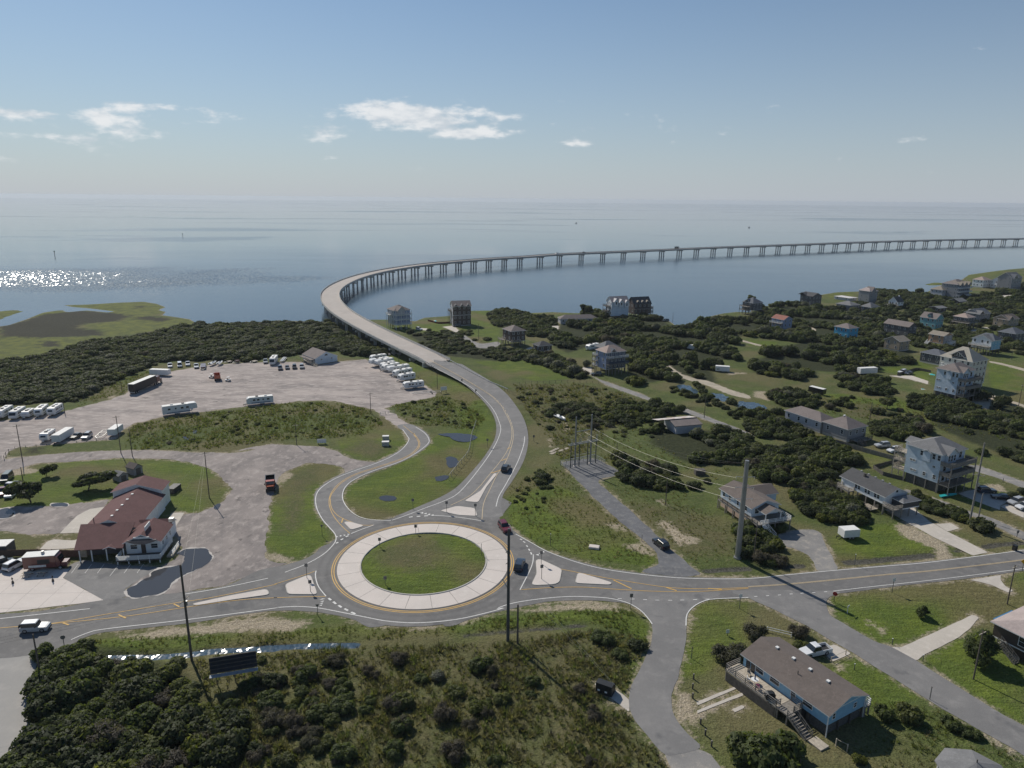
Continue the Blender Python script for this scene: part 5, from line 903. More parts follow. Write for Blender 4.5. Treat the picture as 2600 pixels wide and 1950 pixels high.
# ---------------------------------------------------------------- the inland streets to the right
o = simple('cottage', 'white pointed gable cottage with timber deck among trees', 'h', (345, 620), 5.2, 7, 7, 2.4, SID['white'], ROOF['dark'], 'gablex', 3.4, 3, 2, decks=((-2.4, -1, -.02, 7.6, 2.4, dict(rmat=WOODL)),)); MB().box((6, 3.5, 8.2), (.8, .8, 2)).build('chimney', SID['white'], o)
simple('beach_house', 'plain dark grey house with long taupe roof slope', 'h', (512, 988), 6.6, 7.5, 15.5, .6, SID['dkgrey'], ROOF['taupe'], 'gabley', 2.2, 4, 2, trim=WOODD)
simple('cottage', 'tan gabled house with two small windows above the trees', 'h', (378, 1205), 5.4, 8.4, 8.6, .6, SID['tan'], ROOF['tan'], 'gablex', 2.0, 2, 2)
o = simple('beach_house', 'teal house with grey roof and small dormer', 'h', (915, 868), 7.2, 7.6, 10, .8, SID['teal'], ROOF['taupe'], 'gabley', 2.8, 3, 3); gable(o, -.1, 3.6, 3, 6, 8.6, 1.2, ROOF['navy'], 'x', .2, 'dormer_roof'); walls(o, .35, 3.8, 2.8, 5.8, 7.4, 8.6, SID['teal'], 1.1, 'x', 'dormer')
simple('stilt_house', 'brown house with pink hip roof on stilts with wrap deck', 'h', (1378, 855), 7.4, 8.4, 8.6, 4.2, SID['dkgrey'], ROOF['pink'], 'hip', 2.2, 3, 3, decks=((-2.2, -2, -.02, 8.6, 4.2, dict(rmat=WOOD)), (0, -2, 8.4, -.02, 4.2, dict(rmat=WOOD))))
o = simple('stilt_house', 'ochre walled stilt house with tan roof and white outside stairs', 'h', (1030, 1122), 7.0, 7.8, 8.2, 2.6, SID['ochre'], ROOF['tan'], 'gabley', 1.5, 2, 2, mixS=SID['grey']); stairs(o, (4, -.6, 3.0), (1.4, -6, .1), 1.3, TRIM); stairs(o, (-.8, 7.4, 3.0), (-4.6, 7.4, .1), 1.4, TRIM); deck(o, 3, -2.2, 7.8, -.04, 3.0, TRIM, 'SE', TRIM)
o = simple('stilt_house', 'sky blue and white house with big front deck and slate roof', 'h', (1738, 1195), 7.8, 8.4, 9.6, 3.0, SID['white'], ROOF['grey'], 'gablex', 2.4, 3, 3, mixS=SID['sky'], decks=((-3.0, -.2, -.02, 9.8, 4.6, dict(rmat=TRIM)),)); hip(o, 2, -.3, 8.8, 9.9, 8.0, 2.6, ROOF['navy'], .3, 'cross_roof')
simple('cottage', 'navy roofed low house beside the cream house', 'h', (985, 1415), 5.0, 8, 10, .8, SID['dkgrey'], ROOF['navy'], 'hip', 2.0, 3, 3, decks=((0, -2, 8, -.02, .8, dict(rmat=WOODD)),))
o = simple('beach_house', 'large grey waterfront house with many balconies far right', 'h', (1240, 365), 12.4, 17, 13, 1.2, SID['grey'], ROOF['taupe'], 'hip', 3.4, 4, 6, mixS=SID['navy'])
for x in (1, 6.5, 12): gable(o, x, -1.4, x + 4, 6, 12.2, 2.2, ROOF['tan'], 'y', .3, 'front_gable_roof')
for z in (3.4, 6.4, 9.4): deck(o, 0, -2.2, 17, -.04, z, TRIM, 'WSE', TRIM, post=(z < 4))
simple('beach_house', 'white house with tan hip roof left of the many balconied house', 'h', (1010, 445), 7.2, 13, 10, .8, SID['paleg'], ROOF['tan'], 'hip', 3.0, 3, 4)
simple('cottage', 'small cottage with pale grey gable roof below the balconied house', 'h', (1255, 612), 4.0, 9.5, 8, .5, SID['brown'], ROOF['grey'], 'gablex', 1.8, 2, 2)
simple('cottage', 'low cottage with flat pale grey roof in the trees', 'h', (955, 712), 3.4, 9, 7, .4, SID['brown'], ROOF['grey'], 'gablex', .9, 2, 2)
o = simple('beach_house', 'slate roofed house with pale front gable among trees at right', 'h', (1560, 800), 6.0, 12, 10, .8, SID['grey'], ROOF['navy'], 'gablex', 2.8, 2, 4); gable(o, -1, -.5, 4.2, 8, 6.2, 2.0, ROOF['grey'], 'y', .3, 'front_gable_roof')
o = simple('beach_house', 'brown roofed house with arched window gable at the right edge', 'h', (1985, 880), 5.6, 12, 9, .8, SID['tan'], ROOF['brown'], 'gablex', 2.4, 2, 4); gable(o, -.4, -.6, 5, 6, 5.5, 2.2, ROOF['brown'], 'y', .3, 'front_gable_roof')
simple('beach_house', 'dark slate house half hidden at the right edge', 'h', (2090, 1090), 5.6, 11, 9, .8, SID['dkgrey'], ROOF['navy'], 'hip', 2.6, 2, 3)
simple('beach_house', 'white house with tan roof beyond the balconied house', 'h', (1620, 300), 7.4, 12, 10, 1.0, SID['white'], ROOF['pink'], 'hip', 2.8, 3, 4)
o = simple('beach_house', 'white gabled house on the far right shore', 'h', (1890, 315), 7.2, 13, 10, 1.0, SID['white'], ROOF['grey'], 'gablex', 3.0, 3, 4)
o = simple('beach_house', 'tallest grey house on the far right shore with steep gables', 'h', (2040, 265), 11.5, 16, 12, 1.2, SID['grey'], ROOF['grey'], 'gablex', 4.2, 3, 5); gable(o, 1, -1, 7, 8, 11.2, 3.6, ROOF['navy'], 'y', .3, 'front_gable_roof')
# house cut by the right edge of the view
o = place('brown_house', 'dark brown house with pinkish hip roof cut by the right picture edge', 'm', (860, 965), 5.2, 11, 13, RZ, 'L'); walls(o, 0, 0, 11, 13, 2.4, 5.2, SID['brown']); hip(o, 0, 0, 11, 13, 5.2, 2.0, ROOF['blush'], .5); piles(o, 0, 0, 11, 13, 2.4, WOODD); walls(o, 1.5, 1.5, 10, 12, -.1, 2.42, SID['brown'], name='ground_floor'); win(o, 11, 13, 'W', 8.3, 3.9, 1.1, 1.6); win(o, 11, 13, 'W', 3.5, 3.9, 1.1, 1.6); MB().bx(-.05, 0, 2.3, -.003, 13, 2.5).build('floor_beam', TRIM, o); stairs(o, (-.8, 11.4, 2.4), (-.8, 8.2, .05), 1.1, WOOD)
MB().bx(1.2, 13.02, 4.6, 7, 13.9, 4.9).build('awning', pmat('blue_awning', (.03, .17, .34), .6, .05), o)
# grey octagonal roof at the lower edge
p = G(*q1('L', 1835, 1612), 5.0); o = thing('pavilion', 'grey octagonal roofed pavilion at the lower right edge', 'pavilion', (p[0], p[1], 0), .3); m = MB(); n8 = [(4.6 * math.cos(PI / 4 * k), 4.6 * math.sin(PI / 4 * k), 3.3) for k in range(8)]
m.add(n8 + [(0, 0, 5.0)] + [(x, y, 3.15) for x, y, z in n8], [(k, (k + 1) % 8, 8) for k in range(8)] + [(k, 9 + k, 9 + (k + 1) % 8, (k + 1) % 8) for k in range(8)] + [tuple(range(16, 8, -1))]).build('roof', ROOF['grey'], o); MB().tube((0, 0, 4.9), (0, 0, 5.4), .08).build('finial', WOODD, o)
for k in range(8): MB().box((4.1 * math.cos(PI / 4 * k), 4.1 * math.sin(PI / 4 * k), 1.57), (.18, .18, 3.14)).build('post', TRIM, o)
# ---------------------------------------------------------------- white metal building by the lot
o = place('metal_building', 'white metal building with grey gable roof at the back of the gravel lot', 'a', (222, 832), 2.9, 11.4, 13.2, math.radians(42), cat='building'); w, d = 11.4, 13.2
walls(o, 0, 0, w, d, -.1, 2.9, SID['shaded_white'], 2.6, 'y'); gable(o, 0, 0, w, d, 2.9, 2.6, ROOF['taupe'], 'y', .25); MB().prism([(w / 2 - .8, 3.6)] + [(w / 2 + .8 * math.cos(t), 3.6 + .8 * math.sin(t)) for t in np.linspace(0, PI, 9)], 'y', -.06, -.003).build('fan_window', GLASS, o); win(o, w, d, 'S', 3.2, 2.0, .8, .5); win(o, w, d, 'S', 8.4, 2.0, .8, .5); MB().bx(-.06, .6, -.05, -.003, 3.4, 2.5).build('door', DOORM, o); piles(o, -1.9, 1, -.1, 12, 2.3, TRIM, 2, 4, .14); MB().bx(-2.2, .6, 2.3, -.02, 12.4, 2.42).build('awning', ROOF['taupe'], o)
stairs(o, (-2.6, 6, 1.9), (-1.2, -3.4, .1), 1.2, WOODL)
# rusty roofed shed in the scrub
o = place('shed', 'long low shed with patchy white and rusty metal roof', 'C', (1635, 1205), 3.0, 9.5, 8.5, math.radians(16), cat='shed'); walls(o, 0, 0, 9.5, 8.5, -.1, 3.0, SID['paleg'], 1.0, 'x')
RUST = surf('rusty_tin', ((.62, .58, .54), (.55, .50, .46), (.33, .15, .10)), .35, .5, .6, .2, 6, .02)
gable(o, -.3, 0, 9.5, 8.5, 3.0, 1.0, ROOF['taupe'], 'x', .3, trim=WOODD); MB().add([(-.8, 3.9, 4.17), (9.9, 3.9, 4.17), (9.9, 9.0, 3.08), (-4.5, 9.0, 2.95), (-4.5, 4.6, 3.9), (-.8, 3.9, 4.12), (9.9, 3.9, 4.12), (9.9, 9, 3.03), (-4.5, 9, 2.9), (-4.5, 4.6, 3.85)], [(0, 1, 2, 3, 4), (9, 8, 7, 6, 5), (0, 5, 6, 1), (1, 6, 7, 2), (2, 7, 8, 3), (3, 8, 9, 4), (4, 9, 5, 0)]).build('tin_roof', RUST, o)
# sheds behind the red-roofed restaurant
for (x, y), ww_, dd_, ze_, rt, lab, rc, c_ in (((1080, 345), 2.6, 3.4, 2.3, 1.0, 'tall brown garden shed with barn roof on the lawn', 'brown', 'grey'), ((960, 395), 2.6, 3.0, 1.9, .7, 'smaller grey garden shed next to the brown shed', 'grey', 'grey')):
    o = place('garden_shed', lab, 'E', (x, y), 0, ww_, dd_, math.radians(62), cat='shed'); walls(o, 0, 0, ww_, dd_, -.05, ze_, SID[c_], rt, 'y'); gable(o, 0, 0, ww_, dd_, ze_, rt, ROOF[rc], 'y', .2, trim=WOODD); MB().bx(.6, -.05, 0, ww_ - .6, -.003, ze_ - .3).build('door', WOODD, o)
# ================================================================ red-roofed restaurant
rz = math.radians(8); p = G(*q1('c', 1015, 1062), 3.2); R = thing('restaurant', 'white restaurant with rambling maroon shingle roof and white railed front deck', 'restaurant', (p[0], p[1], 0), rz)
MR = ROOF['maroon']; WS = SID['white']
walls(R, -2.2, 7.2, 8.9, 25.6, -.1, 4.0, WS, 2.2, 'y', 'hall_wall'); hallr = gable(R, -2.2, 7.4, 8.9, 25.4, 4.0, 2.2, MR, 'y', .45, 'hall_roof')
walls(R, -2.9, 25.65, 8.5, 31, -.1, 5.3, WS, 1.7, 'y', 'back_wall'); gable(R, -2.9, 25.7, 8.5, 31, 5.3, 1.7, MR, 'y', .4, 'back_roof')
walls(R, 9.0, .6, 16.1, 8.2, .9, 3.9, WS, 1.7, 'y', 'cottage_wall'); gable(R, 9.0, .3, 16.1, 8.0, 3.9, 1.7, MR, 'y', .4, 'cottage_roof'); walls(R, 9.1, .7, 16.0, 8.1, -.1, .898, BCON, name='foundation')
walls(R, 9.2, 8.25, 15.6, 12.2, -.1, 3.1, WS, 1.3, 'x', 'side_wall'); gable(R, 8.9, 8.25, 15.6, 12.2, 3.1, 1.3, MR, 'x', .3, 'side_roof')
MB().add([(-.9, -.6, 3.0), (8.98, -.6, 3.0), (8.98, 7.0, 5.45), (-2.4, 7.0, 5.45), (-.9, -.6, 2.85), (8.98, -.6, 2.85), (8.98, 7.0, 5.3), (-2.4, 7.0, 5.3)], [(0, 1, 2, 3), (7, 6, 5, 4), (0, 4, 5, 1), (1, 5, 6, 2), (2, 6, 7, 3), (3, 7, 4, 0)]).build('porch_roof', MR, R)
gable(R, 4.9, -.55, 7.3, 2.4, 3.0, .45, MR, 'y', .12, 'entry_roof')
MB().bx(-.2, 2.6, -.1, 8.95, 2.75, 3.75).build('porch_wall', SID['dkgrey'], R)
for x in (-.1, 2.3, 5.3, 8.7): MB().box((x, -.2, 1.45), (.2, .2, 2.9)).build('porch_post', TRIM, R)
for u, ww_ in ((10.6, 1.3), (14.8, 1.3)): win(R, 0, 0, 'S', u, 2.5, ww_, 1.0).location = (u, .59, 2.5)
MB().bx(12.1, .5, .95, 13.0, .57, 2.95).build('door', SID['brown'], R)
MB().prism([(9.6 + 6.0 * t, 4.15 - .0 + (-.75 * (1 - (2 * t - 1) ** 2))) for t in np.linspace(0, 1, 11)] + [(15.6, 4.35), (9.6, 4.35)], 'y', -.35, .1).build('arched_fascia', ROOF['taupe'], R)
MB().bx(11.0, -.2, 4.7, 14.2, -.05, 5.05).build('sign_board', TRIM, R)
sg = MB().bx(12.8, 1.6, 5.6, 12.95, 4.6, 6.5).build('roof_sign', TRIM, R); MB().bx(12.84, 1.9, 5.2, 12.92, 2.1, 5.6).build('sign_post', WOODD, R)
for u in (2.0, 4.4, 6.6): win(R, 16.1, 0, 'E', u, 2.5, .6, .9)
for u in (14, 17, 20): MB().bx(8.9, u, 0, 8.96, u + .9, 2.1).build('door', TRIM, R)
for u in (9.2, 12.1, 15.0, 18.2, 21.3): vents(hallr, [(3.35, u, 6.0)])
MB().tube((-.6, 9.2, 4.3), (-.6, 9.2, 5.9), .09).build('vent_pipe', WOODD, hallr)
f = MB().bx(8.0, -2.6, .72, 16.9, .55, .9).build('deck', WOODD, R); MB().bx(16.12, .55, .72, 17.0, 5.2, .9).build('deck', WOODD, R)
rail(R, [(8.06, .3), (8.06, -2.54), (16.84, -2.54), (16.94, 5.1)], .9, TRIM, 1.05, 5)
for x in (8.2, 10.4, 12.5, 14.6, 16.7): MB().box((x, -2.4, .36), (.18, .18, .72)).build('deck_post', TRIM, R)
MB().bx(17.4, -.4, 0, 18.6, 4.4, .45).build('ramp', WOODL, R); rail(R, [(18.55, -.3), (18.55, 4.3)], .45, TRIM, 1.0, 3)
MB().bx(15.2, 9.2, 3.9, 16.2, 10.2, 4.7).build('roof_unit', GALV, R)
# ================================================================ vehicles
RUBBER = pmat('rubber', (.022, .022, .024), .85, .1); CHROME = pmat('wheel_rim', (.45, .45, .46), .35, .05, metal=.7); CARGL = pmat('car_glass', (.02, .025, .03), .05, .1, spec=.7)
LAMPW = pmat('headlamp', (.75, .75, .72), .2, .05); LAMPR = pmat('tail_lamp', (.35, .02, .02), .3, .05); BLACKP = pmat('black_plastic', (.03, .03, .032), .6, .1)
def paint(n, c): return pmat('paint_' + n, c, .28, .03, coat=.6)
PAINT = dict(white=paint('white', (.70, .71, .72)), black=paint('black', (.018, .019, .022)), dark=paint('charcoal', (.05, .055, .06)), blue=paint('dark_blue', (.035, .05, .075)), red=paint('red', (.15, .022, .03)), silver=paint('silver', (.40, .41, .42)), orange=paint('orange', (.42, .095, .045)), maroon=paint('maroon', (.13, .04, .035)), green=paint('green', (.05, .075, .06)), brown=paint('brown', (.13, .055, .035)))
WHM = {}
def wheels(o, xs, y, r=.36, wd=.24):
    if (r, wd) not in WHM: WHM[(r, wd)] = (MB().tube((0, -wd / 2, 0), (0, wd / 2, 0), r, n=14).mesh('wheel', RUBBER), MB().tube((0, -wd / 2 - .01, 0), (0, wd / 2 + .01, 0), r * .58, n=10).mesh('rim', CHROME))
    for x in xs:
        for s_ in (-1, 1):
            wl = link('wheel', WHM[(r, wd)][0], o, loc=(x, s_ * y, r)); link('rim', WHM[(r, wd)][1], wl)
def loft(m, secs):
    """secs: list of closed loops with equal point count"""
    n = len(secs[0]); o0 = len(m.v); V = [p for s_ in secs for p in s_]; F = [tuple(range(n - 1, -1, -1)), tuple(range((len(secs) - 1) * n, len(secs) * n))]
    for i in range(len(secs) - 1): F += [(i * n + k, i * n + (k + 1) % n, (i + 1) * n + (k + 1) % n, (i + 1) * n + k) for k in range(n)]
    m.add(V, F); return m
VKIND = dict(suv=(4.8, 1.95, 1.78, 1.05, (-2.3, .75), (-2.05, .15)), sedan=(4.75, 1.85, 1.45, .92, (-1.7, .85), (-1.15, .1)), pickup=(5.7, 2.0, 1.9, 1.12, (-.55, 1.25), (-.45, .65)), jeep=(4.7, 1.88, 1.87, 1.1, (-2.0, .7), (-1.95, .45)), van=(5.3, 2.0, 2.1, 1.15, (-2.5, 1.6), (-2.45, .95)))
def carmesh(kind, col):
    L_, w, h, belt, bx2, tx = VKIND[kind]; key = (kind, col)
    if key in WMESH: return WMESH[key]
    gc = .28; hw = w / 2; nose = .80 if kind in ('sedan',) else .98 if kind != 'jeep' else 1.02; X = L_ / 2; tb = belt
    def sec(x, z1, s_): return [(x, -hw * s_, gc), (x, hw * s_, gc), (x, hw * s_, z1 * .72), (x, hw * s_ * .95, z1), (x, -hw * s_ * .95, z1), (x, -hw * s_, z1 * .72)]
    body = loft(MB(), [sec(-X, tb * .86, .86), sec(-X + .18, tb * .98, .98), sec(bx2[0], tb, 1), sec(bx2[1], tb, 1), sec(X - .5, nose, .98), sec(X - .12, nose * .94, .93), sec(X, nose * .72, .84)])
    if kind == 'pickup': body = loft(MB(), [sec(-X, tb * .55, .96), sec(-.6, tb * .55, 1), sec(-.599, tb, 1), sec(bx2[1], tb, 1), sec(X - .5, nose, .98), sec(X - .12, nose * .94, .94), sec(X, nose * .72, .88)])
    cab = MB().add([(bx2[0], -hw * .93, tb - .01), (bx2[1], -hw * .93, tb - .01), (bx2[1], hw * .93, tb - .01), (bx2[0], hw * .93, tb - .01), (tx[0], -hw * .76, h - .06), (tx[1], -hw * .76, h - .06), (tx[1], hw * .76, h - .06), (tx[0], hw * .76, h - .06)], [(0, 1, 5, 4), (1, 2, 6, 5), (2, 3, 7, 6), (3, 0, 4, 7), (4, 5, 6, 7)])
    roof = MB().add([(tx[0] - .06, -hw * .79, h - .075), (tx[1] + .06, -hw * .79, h - .075), (tx[1] + .06, hw * .79, h - .075), (tx[0] - .06, hw * .79, h - .075), (tx[0] + .06, -hw * .68, h), (tx[1] - .1, -hw * .68, h), (tx[1] - .1, hw * .68, h), (tx[0] + .06, hw * .68, h)], [(3, 2, 1, 0), (0, 1, 5, 4), (1, 2, 6, 5), (2, 3, 7, 6), (3, 0, 4, 7), (4, 5, 6, 7)])
    pil = MB()
    for s_ in (-1, 1):
        for a, b in ((bx2[1], tx[1]), (bx2[0], tx[0]), ((bx2[0] + bx2[1]) / 2, (tx[0] + tx[1]) / 2)): pil.bar((a, s_ * hw * .935, tb - .02), (b, s_ * hw * .765, h - .05), .10, .07)
    P = PAINT[col]; r = [('body', body.mesh('body', P)), ('windows', cab.mesh('windows', CARGL)), ('roof', roof.mesh('roof', PAINT['white'] if kind == 'jeep' and col == 'silver' else P))]
    WMESH[key] = r; WMESH[key + ('p',)] = pil.mesh('pillars', P); return r
def car(kind, col, label, code, rear, front, name=None, z=0.0, group=None):
    L_, w, h, belt, b2, tx = VKIND[kind]; a, b = G(*q1(code, *rear), z), G(*q1(code, *front), z); c = (a + b) / 2
    o = thing(name or {'suv': 'parked_suv', 'sedan': 'parked_car', 'pickup': 'pickup_truck', 'jeep': 'off_road_car', 'van': 'van'}[kind], label, {'suv': 'car', 'sedan': 'car', 'pickup': 'pickup truck', 'jeep': 'car', 'van': 'van'}[kind], (c[0], c[1], z + .07), head(a, b), group)
    parts = {n: link(n, m_, o) for n, m_ in carmesh(kind, col)}
    wheels(o, (-L_ * .29, L_ * .31), w / 2 - .12, .40 if kind in ('pickup', 'jeep') else .36)
    X = L_ / 2
    for s_ in (-1, 1):
        if ('hl', kind) not in WMESH: WMESH[('hl', kind)] = MB().box((0, 0, 0), (.12, .34, .16)).mesh('headlight', LAMPW); WMESH[('tl', kind)] = MB().box((0, 0, 0), (.08, .2, .34)).mesh('tail_light', LAMPR); WMESH[('mi', kind)] = MB().box((0, 0, 0), (.14, .2, .14)).mesh('wing_mirror', BLACKP)
        link('headlight', WMESH[('hl', kind)], o, loc=(X - .14, s_ * w * .34, .70)); link('tail_light', WMESH[('tl', kind)], o, loc=(-X + .05, s_ * w * .40, .78)); link('wing_mirror', WMESH[('mi', kind)], o, loc=(b2[1] - .25, s_ * (w / 2 + .06), belt + .06))
    MB().bx(X - .1, -w * .42, .3, X + .03, w * .42, .52).build('bumper', BLACKP, o); MB().bx(-X - .03, -w * .42, .3, -X + .1, w * .42, .52).build('bumper', BLACKP, o)
    if kind == 'pickup':
        bed = MB(); zt = belt * .98
        for s_ in (-1, 1): bed.bx(-X + .02, s_ * (w / 2 - .1), belt * .5, -.62, s_ * (w / 2 - .01), zt)
        bed.bx(-X + .02, -w / 2 + .1, belt * .5, -X + .1, w / 2 - .1, zt); bed.build('truck_bed', PAINT[col], o); MB().bx(-X + .12, -w / 2 + .12, belt * .55, -.65, w / 2 - .12, belt * .57).build('bed_liner', BLACKP, o)
    if kind == 'jeep': MB().tube((-X - .02, 0, .95), (-X - .26, 0, .95), .40, n=14).build('spare_wheel', RUBBER, o)
    if kind == 'suv':
        for s_ in (-1, 1): MB().bx(tx[0] + .2, s_ * w * .36, h - .005, tx[1] - .2, s_ * w * .33, h + .06).build('roof_rail', BLACKP, o)
    return o
car('jeep', 'silver', 'silver white-roofed off-road car driving on the road at far left', 'E', (178, 1590), (398, 1575), 'off_road_car')
car('suv', 'dark', 'dark car driving up the highway beside the narrow splitter island', 'G', (252, 318), (282, 275), 'driving_suv')
car('suv', 'red', 'dark red car entering the roundabout', 'G', (225, 735), (288, 815), 'driving_suv')
car('suv', 'blue', 'dark blue car circling the right side of the roundabout', 'G', (362, 1120), (392, 1035), 'driving_suv')
car('suv', 'black', 'black car parked on the dark gravel drive near the steel pole', 'G', (1555, 945), (1462, 868))
car('pickup', 'white', 'white pickup truck parked behind the blue house', 'l', (1440, 290), (1180, 345))
car('suv', 'silver', 'silver car parked by the low hip roofed house', 'j', (310, 300), (125, 310)); car('suv', 'white', 'white car parked against the fence beside the tall white house', 'j', (455, 360), (305, 390))
car('suv', 'blue', 'dark blue car parked under the tall white house, nearer the deck', 'j', (1590, 945), (1770, 945)); car('sedan', 'black', 'black car parked in the shade of the tall white house', 'j', (1975, 1045), (1810, 1025)); car('suv', 'silver', 'grey car parked on the sunny slab at right', 'j', (2165, 1085), (2010, 1120)); car('suv', 'white', 'white car half cut by the right picture edge', 'j', (2290, 1165), (2140, 1185))
car('suv', 'white', 'white car parked beside the pool fence of the tall white houses', 'D', (1265, 935), (1205, 945)); car('sedan', 'dark', 'dark car beside the white one near the pool fence', 'D', (1310, 945), (1265, 955))
car('suv', 'white', 'white car parked by the balconied house near the bridge', 'e', (540, 535), (615, 552)); car('suv', 'dark', 'dark car on the pale drive below the grey brown house', 'e', (1140, 492), (1065, 498)); car('suv', 'black', 'black car tucked under the navy house', 'f', (690, 1292), (580, 1290))
for k, (x, y, c_, lb) in enumerate(((1405, 515, 'white', 'white car under the dark brown waterfront house'), (1510, 500, 'black', 'black car between the two others by the dark brown waterfront house'), (1600, 532, 'dark', 'charcoal car nearest the water pole'))): car('suv', c_, lb, 'f', (x + 40, y), (x - 40, y + 4))
for x, y, k, c_, lb in ((175, 455, 'pickup', 'white', 'white pickup truck at the left end of the row along the lot hedge'), (312, 450, 'van', 'white', 'tall white van second in the row along the lot hedge'), (425, 430, 'pickup', 'white', 'white work truck with ladder clutter in the hedge row'), (545, 462, 'pickup', 'white', 'white pickup truck beside the brown dump trailer'), (1515, 395, 'pickup', 'silver', 'grey truck beside the parked motorhome'), (1722, 490, 'suv', 'blue', 'dark blue car leftmost of four near the metal building'), (1820, 478, 'sedan', 'dark', 'charcoal car second of four near the metal building'), (1922, 474, 'suv', 'black', 'black car third of four near the metal building'), (2025, 470, 'suv', 'silver', 'silver car rightmost of four near the metal building')):
    car(k, c_, lb, 'd', (x, y - 22), (x + 4, y + 20))
car('suv', 'silver', 'silver car nose out beside the empty boat trailer', 'b', (1255, 1150), (1190, 1200)); car('sedan', 'black', 'black covered car between the white trailers and the silver car', 'b', (1120, 1150), (1035, 1190))
car('suv', 'white', 'white car parked at the left end of the food truck', 'c', (135, 1345), (265, 1275)); car('van', 'black', 'black van at the left edge by the fence', 'c', (-60, 1330), (70, 1290)); car('pickup', 'red', 'red pickup truck at the left edge by the lawn', 'c', (60, 330), (5, 420)); car('jeep', 'white', 'white off-road car beside the red pickup and the wind-bent tree', 'c', (175, 370), (110, 440)); car('van', 'green', 'dark van with tan roof behind the red pickup', 'c', (130, 160), (50, 240)); car('pickup', 'white', 'white utility truck behind the wind-bent tree', 'c', (185, 285), (90, 335))
dz = 9.05
for kind, c_, x, y, lb, nm in (('van', 'white', 450, 312, 'white van crossing the bridge', 'driving_van'), ('suv', 'black', 690, 300, 'black car crossing the bridge', 'driving_car')):
    i_ = int(np.argmin([abs(PX(p)[0] - q1('y', x, y)[0]) + (0 if p[1] > 600 else 9999) for p in path])); p0, p1 = path[i_], path[i_ - 1]; a = car(kind, c_, lb, 'S', PX(p0), PX(p1), nm, z=float(p0[2])); nrm = np.array([-(p1 - p0)[1], (p1 - p0)[0], 0]); nrm /= np.linalg.norm(nrm); a.location = Vector(p0 + nrm * 1.9 + [0, 0, .02]); a.rotation_euler = (0, 0, head(p0, p1))
# travel trailers
RVW = pmat('trailer_skin', (.70, .70, .69), .4, .05); RVR = pmat('trailer_roof', (.74, .73, .70), .7, .08); RVB = pmat('trailer_stripe', (.10, .14, .22), .5, .1)
def rv(label, code, front, back, L_=7.5, h=3.0, kind='travel', skin=None, name=None, wins=True, cat='trailer', group=None, stripe=True):
    a, b = G(*q1(code, *back)), G(*q1(code, *front)); c = (a + b) / 2; w = 2.45; hw = w / 2; X = L_ / 2; zb_ = .62; S = skin or RVW
    o = thing(name or {'travel': 'travel_trailer', 'fifth': 'fifth_wheel_trailer', 'motor': 'motorhome', 'box': 'box_trailer'}[kind], label, cat, (c[0], c[1], .03), head(a, b), group)
    if kind == 'travel': prof = [(-X, zb_), (X - .5, zb_), (X - .05, zb_ + .5), (X, zb_ + 1.1), (X - .25, h - .5), (X - .75, h - .08), (X - 1.1, h), (-X + .12, h), (-X, h - .15)]
    elif kind == 'fifth': prof = [(-X, zb_), (X - 2.6, zb_), (X - 2.5, zb_ + .95), (X - .2, zb_ + 1.0), (X, zb_ + 1.4), (X - .2, h - .3), (X - .7, h + .1), (X - 3, h + .1), (X - 3.4, h), (-X + .15, h), (-X, h - .2)]
    elif kind == 'motor': prof = [(-X, zb_ - .1), (X - .15, zb_ - .1), (X, zb_ + .3), (X - .05, zb_ + .95), (X - .5, h - .35), (X - .7, h), (-X + .1, h), (-X, h - .12)]
    else: prof = [(-X, zb_), (X, zb_), (X, h), (-X, h)]
    MB().prism(prof, 'y', -hw, hw).build('body', S, o)
    MB().bx(-X + .15, -hw + .06, h + (.012 if kind != 'fifth' else .012), X - (1.2 if kind in ('travel', 'motor') else 3.5 if kind == 'fifth' else .1), hw - .06, h + .05).build('roof', RVR, o)
    if kind != 'box':
        for x in (-X * .45, X * .2): MB().box((x, 0, h + .19), (.95, .7, .28)).build('roof_unit', RVR if x < 0 else BLACKP, o)
        for s_ in (-1, 1):
            for k, u in enumerate((-.62, -.25, .12, .42)): MB().box((X * u, s_ * (hw + .012), zb_ + (h - zb_) * .60), (.85 if k != 1 else .5, .04, .62 if k != 1 else .5)).build('window', CARGL, o)
            MB().box((X * .68, s_ * (hw + .012), zb_ + (h - zb_) * .45), (.6, .03, 1.6)).build('door', S if s_ > 0 else RVR, o)
            if stripe: MB().box((-.3, s_ * (hw + .006), zb_ + .42), (L_ * .72, .02, .28)).build('stripe', RVB, o)
        if kind == 'motor': MB().add([(X - .03, -hw + .15, zb_ + .98), (X - .03, hw - .15, zb_ + .98), (X - .46, hw - .15, h - .4), (X - .46, -hw + .15, h - .4)], [(0, 1, 2, 3)]).build('windscreen', CARGL, o).location = (.035, 0, 0)
        else: MB().add([(X + .0, -.75, zb_ + 1.15), (X + .0, .75, zb_ + 1.15), (X - .21, .75, h - .62), (X - .21, -.75, h - .62)], [(0, 1, 2, 3)]).build('window', CARGL, o).location = (.03, 0, .02)
    wheels(o, (-X * .25, -X * .25 + .85) if kind not in ('motor',) else (-X * .55, X * .6), hw - .18, .38)
    if kind in ('travel', 'box'):
        t = MB(); t.bar((X - .4, -.7, .5), (X + 1.1, 0, .5), .1, .14); t.bar((X - .4, .7, .5), (X + 1.1, 0, .5), .1, .14); t.bar((X + 1.0, 0, 0), (X + 1.0, 0, .7), .1, .1); t.build('tongue', BLACKP, o)
        if kind == 'travel': MB().tube((X + .45, .2, .55), (X + .45, .2, .95), .17).build('gas_bottle', RVW, o); MB().tube((X + .45, -.2, .55), (X + .45, -.2, .95), .17).build('gas_bottle', RVW, o)
    return o
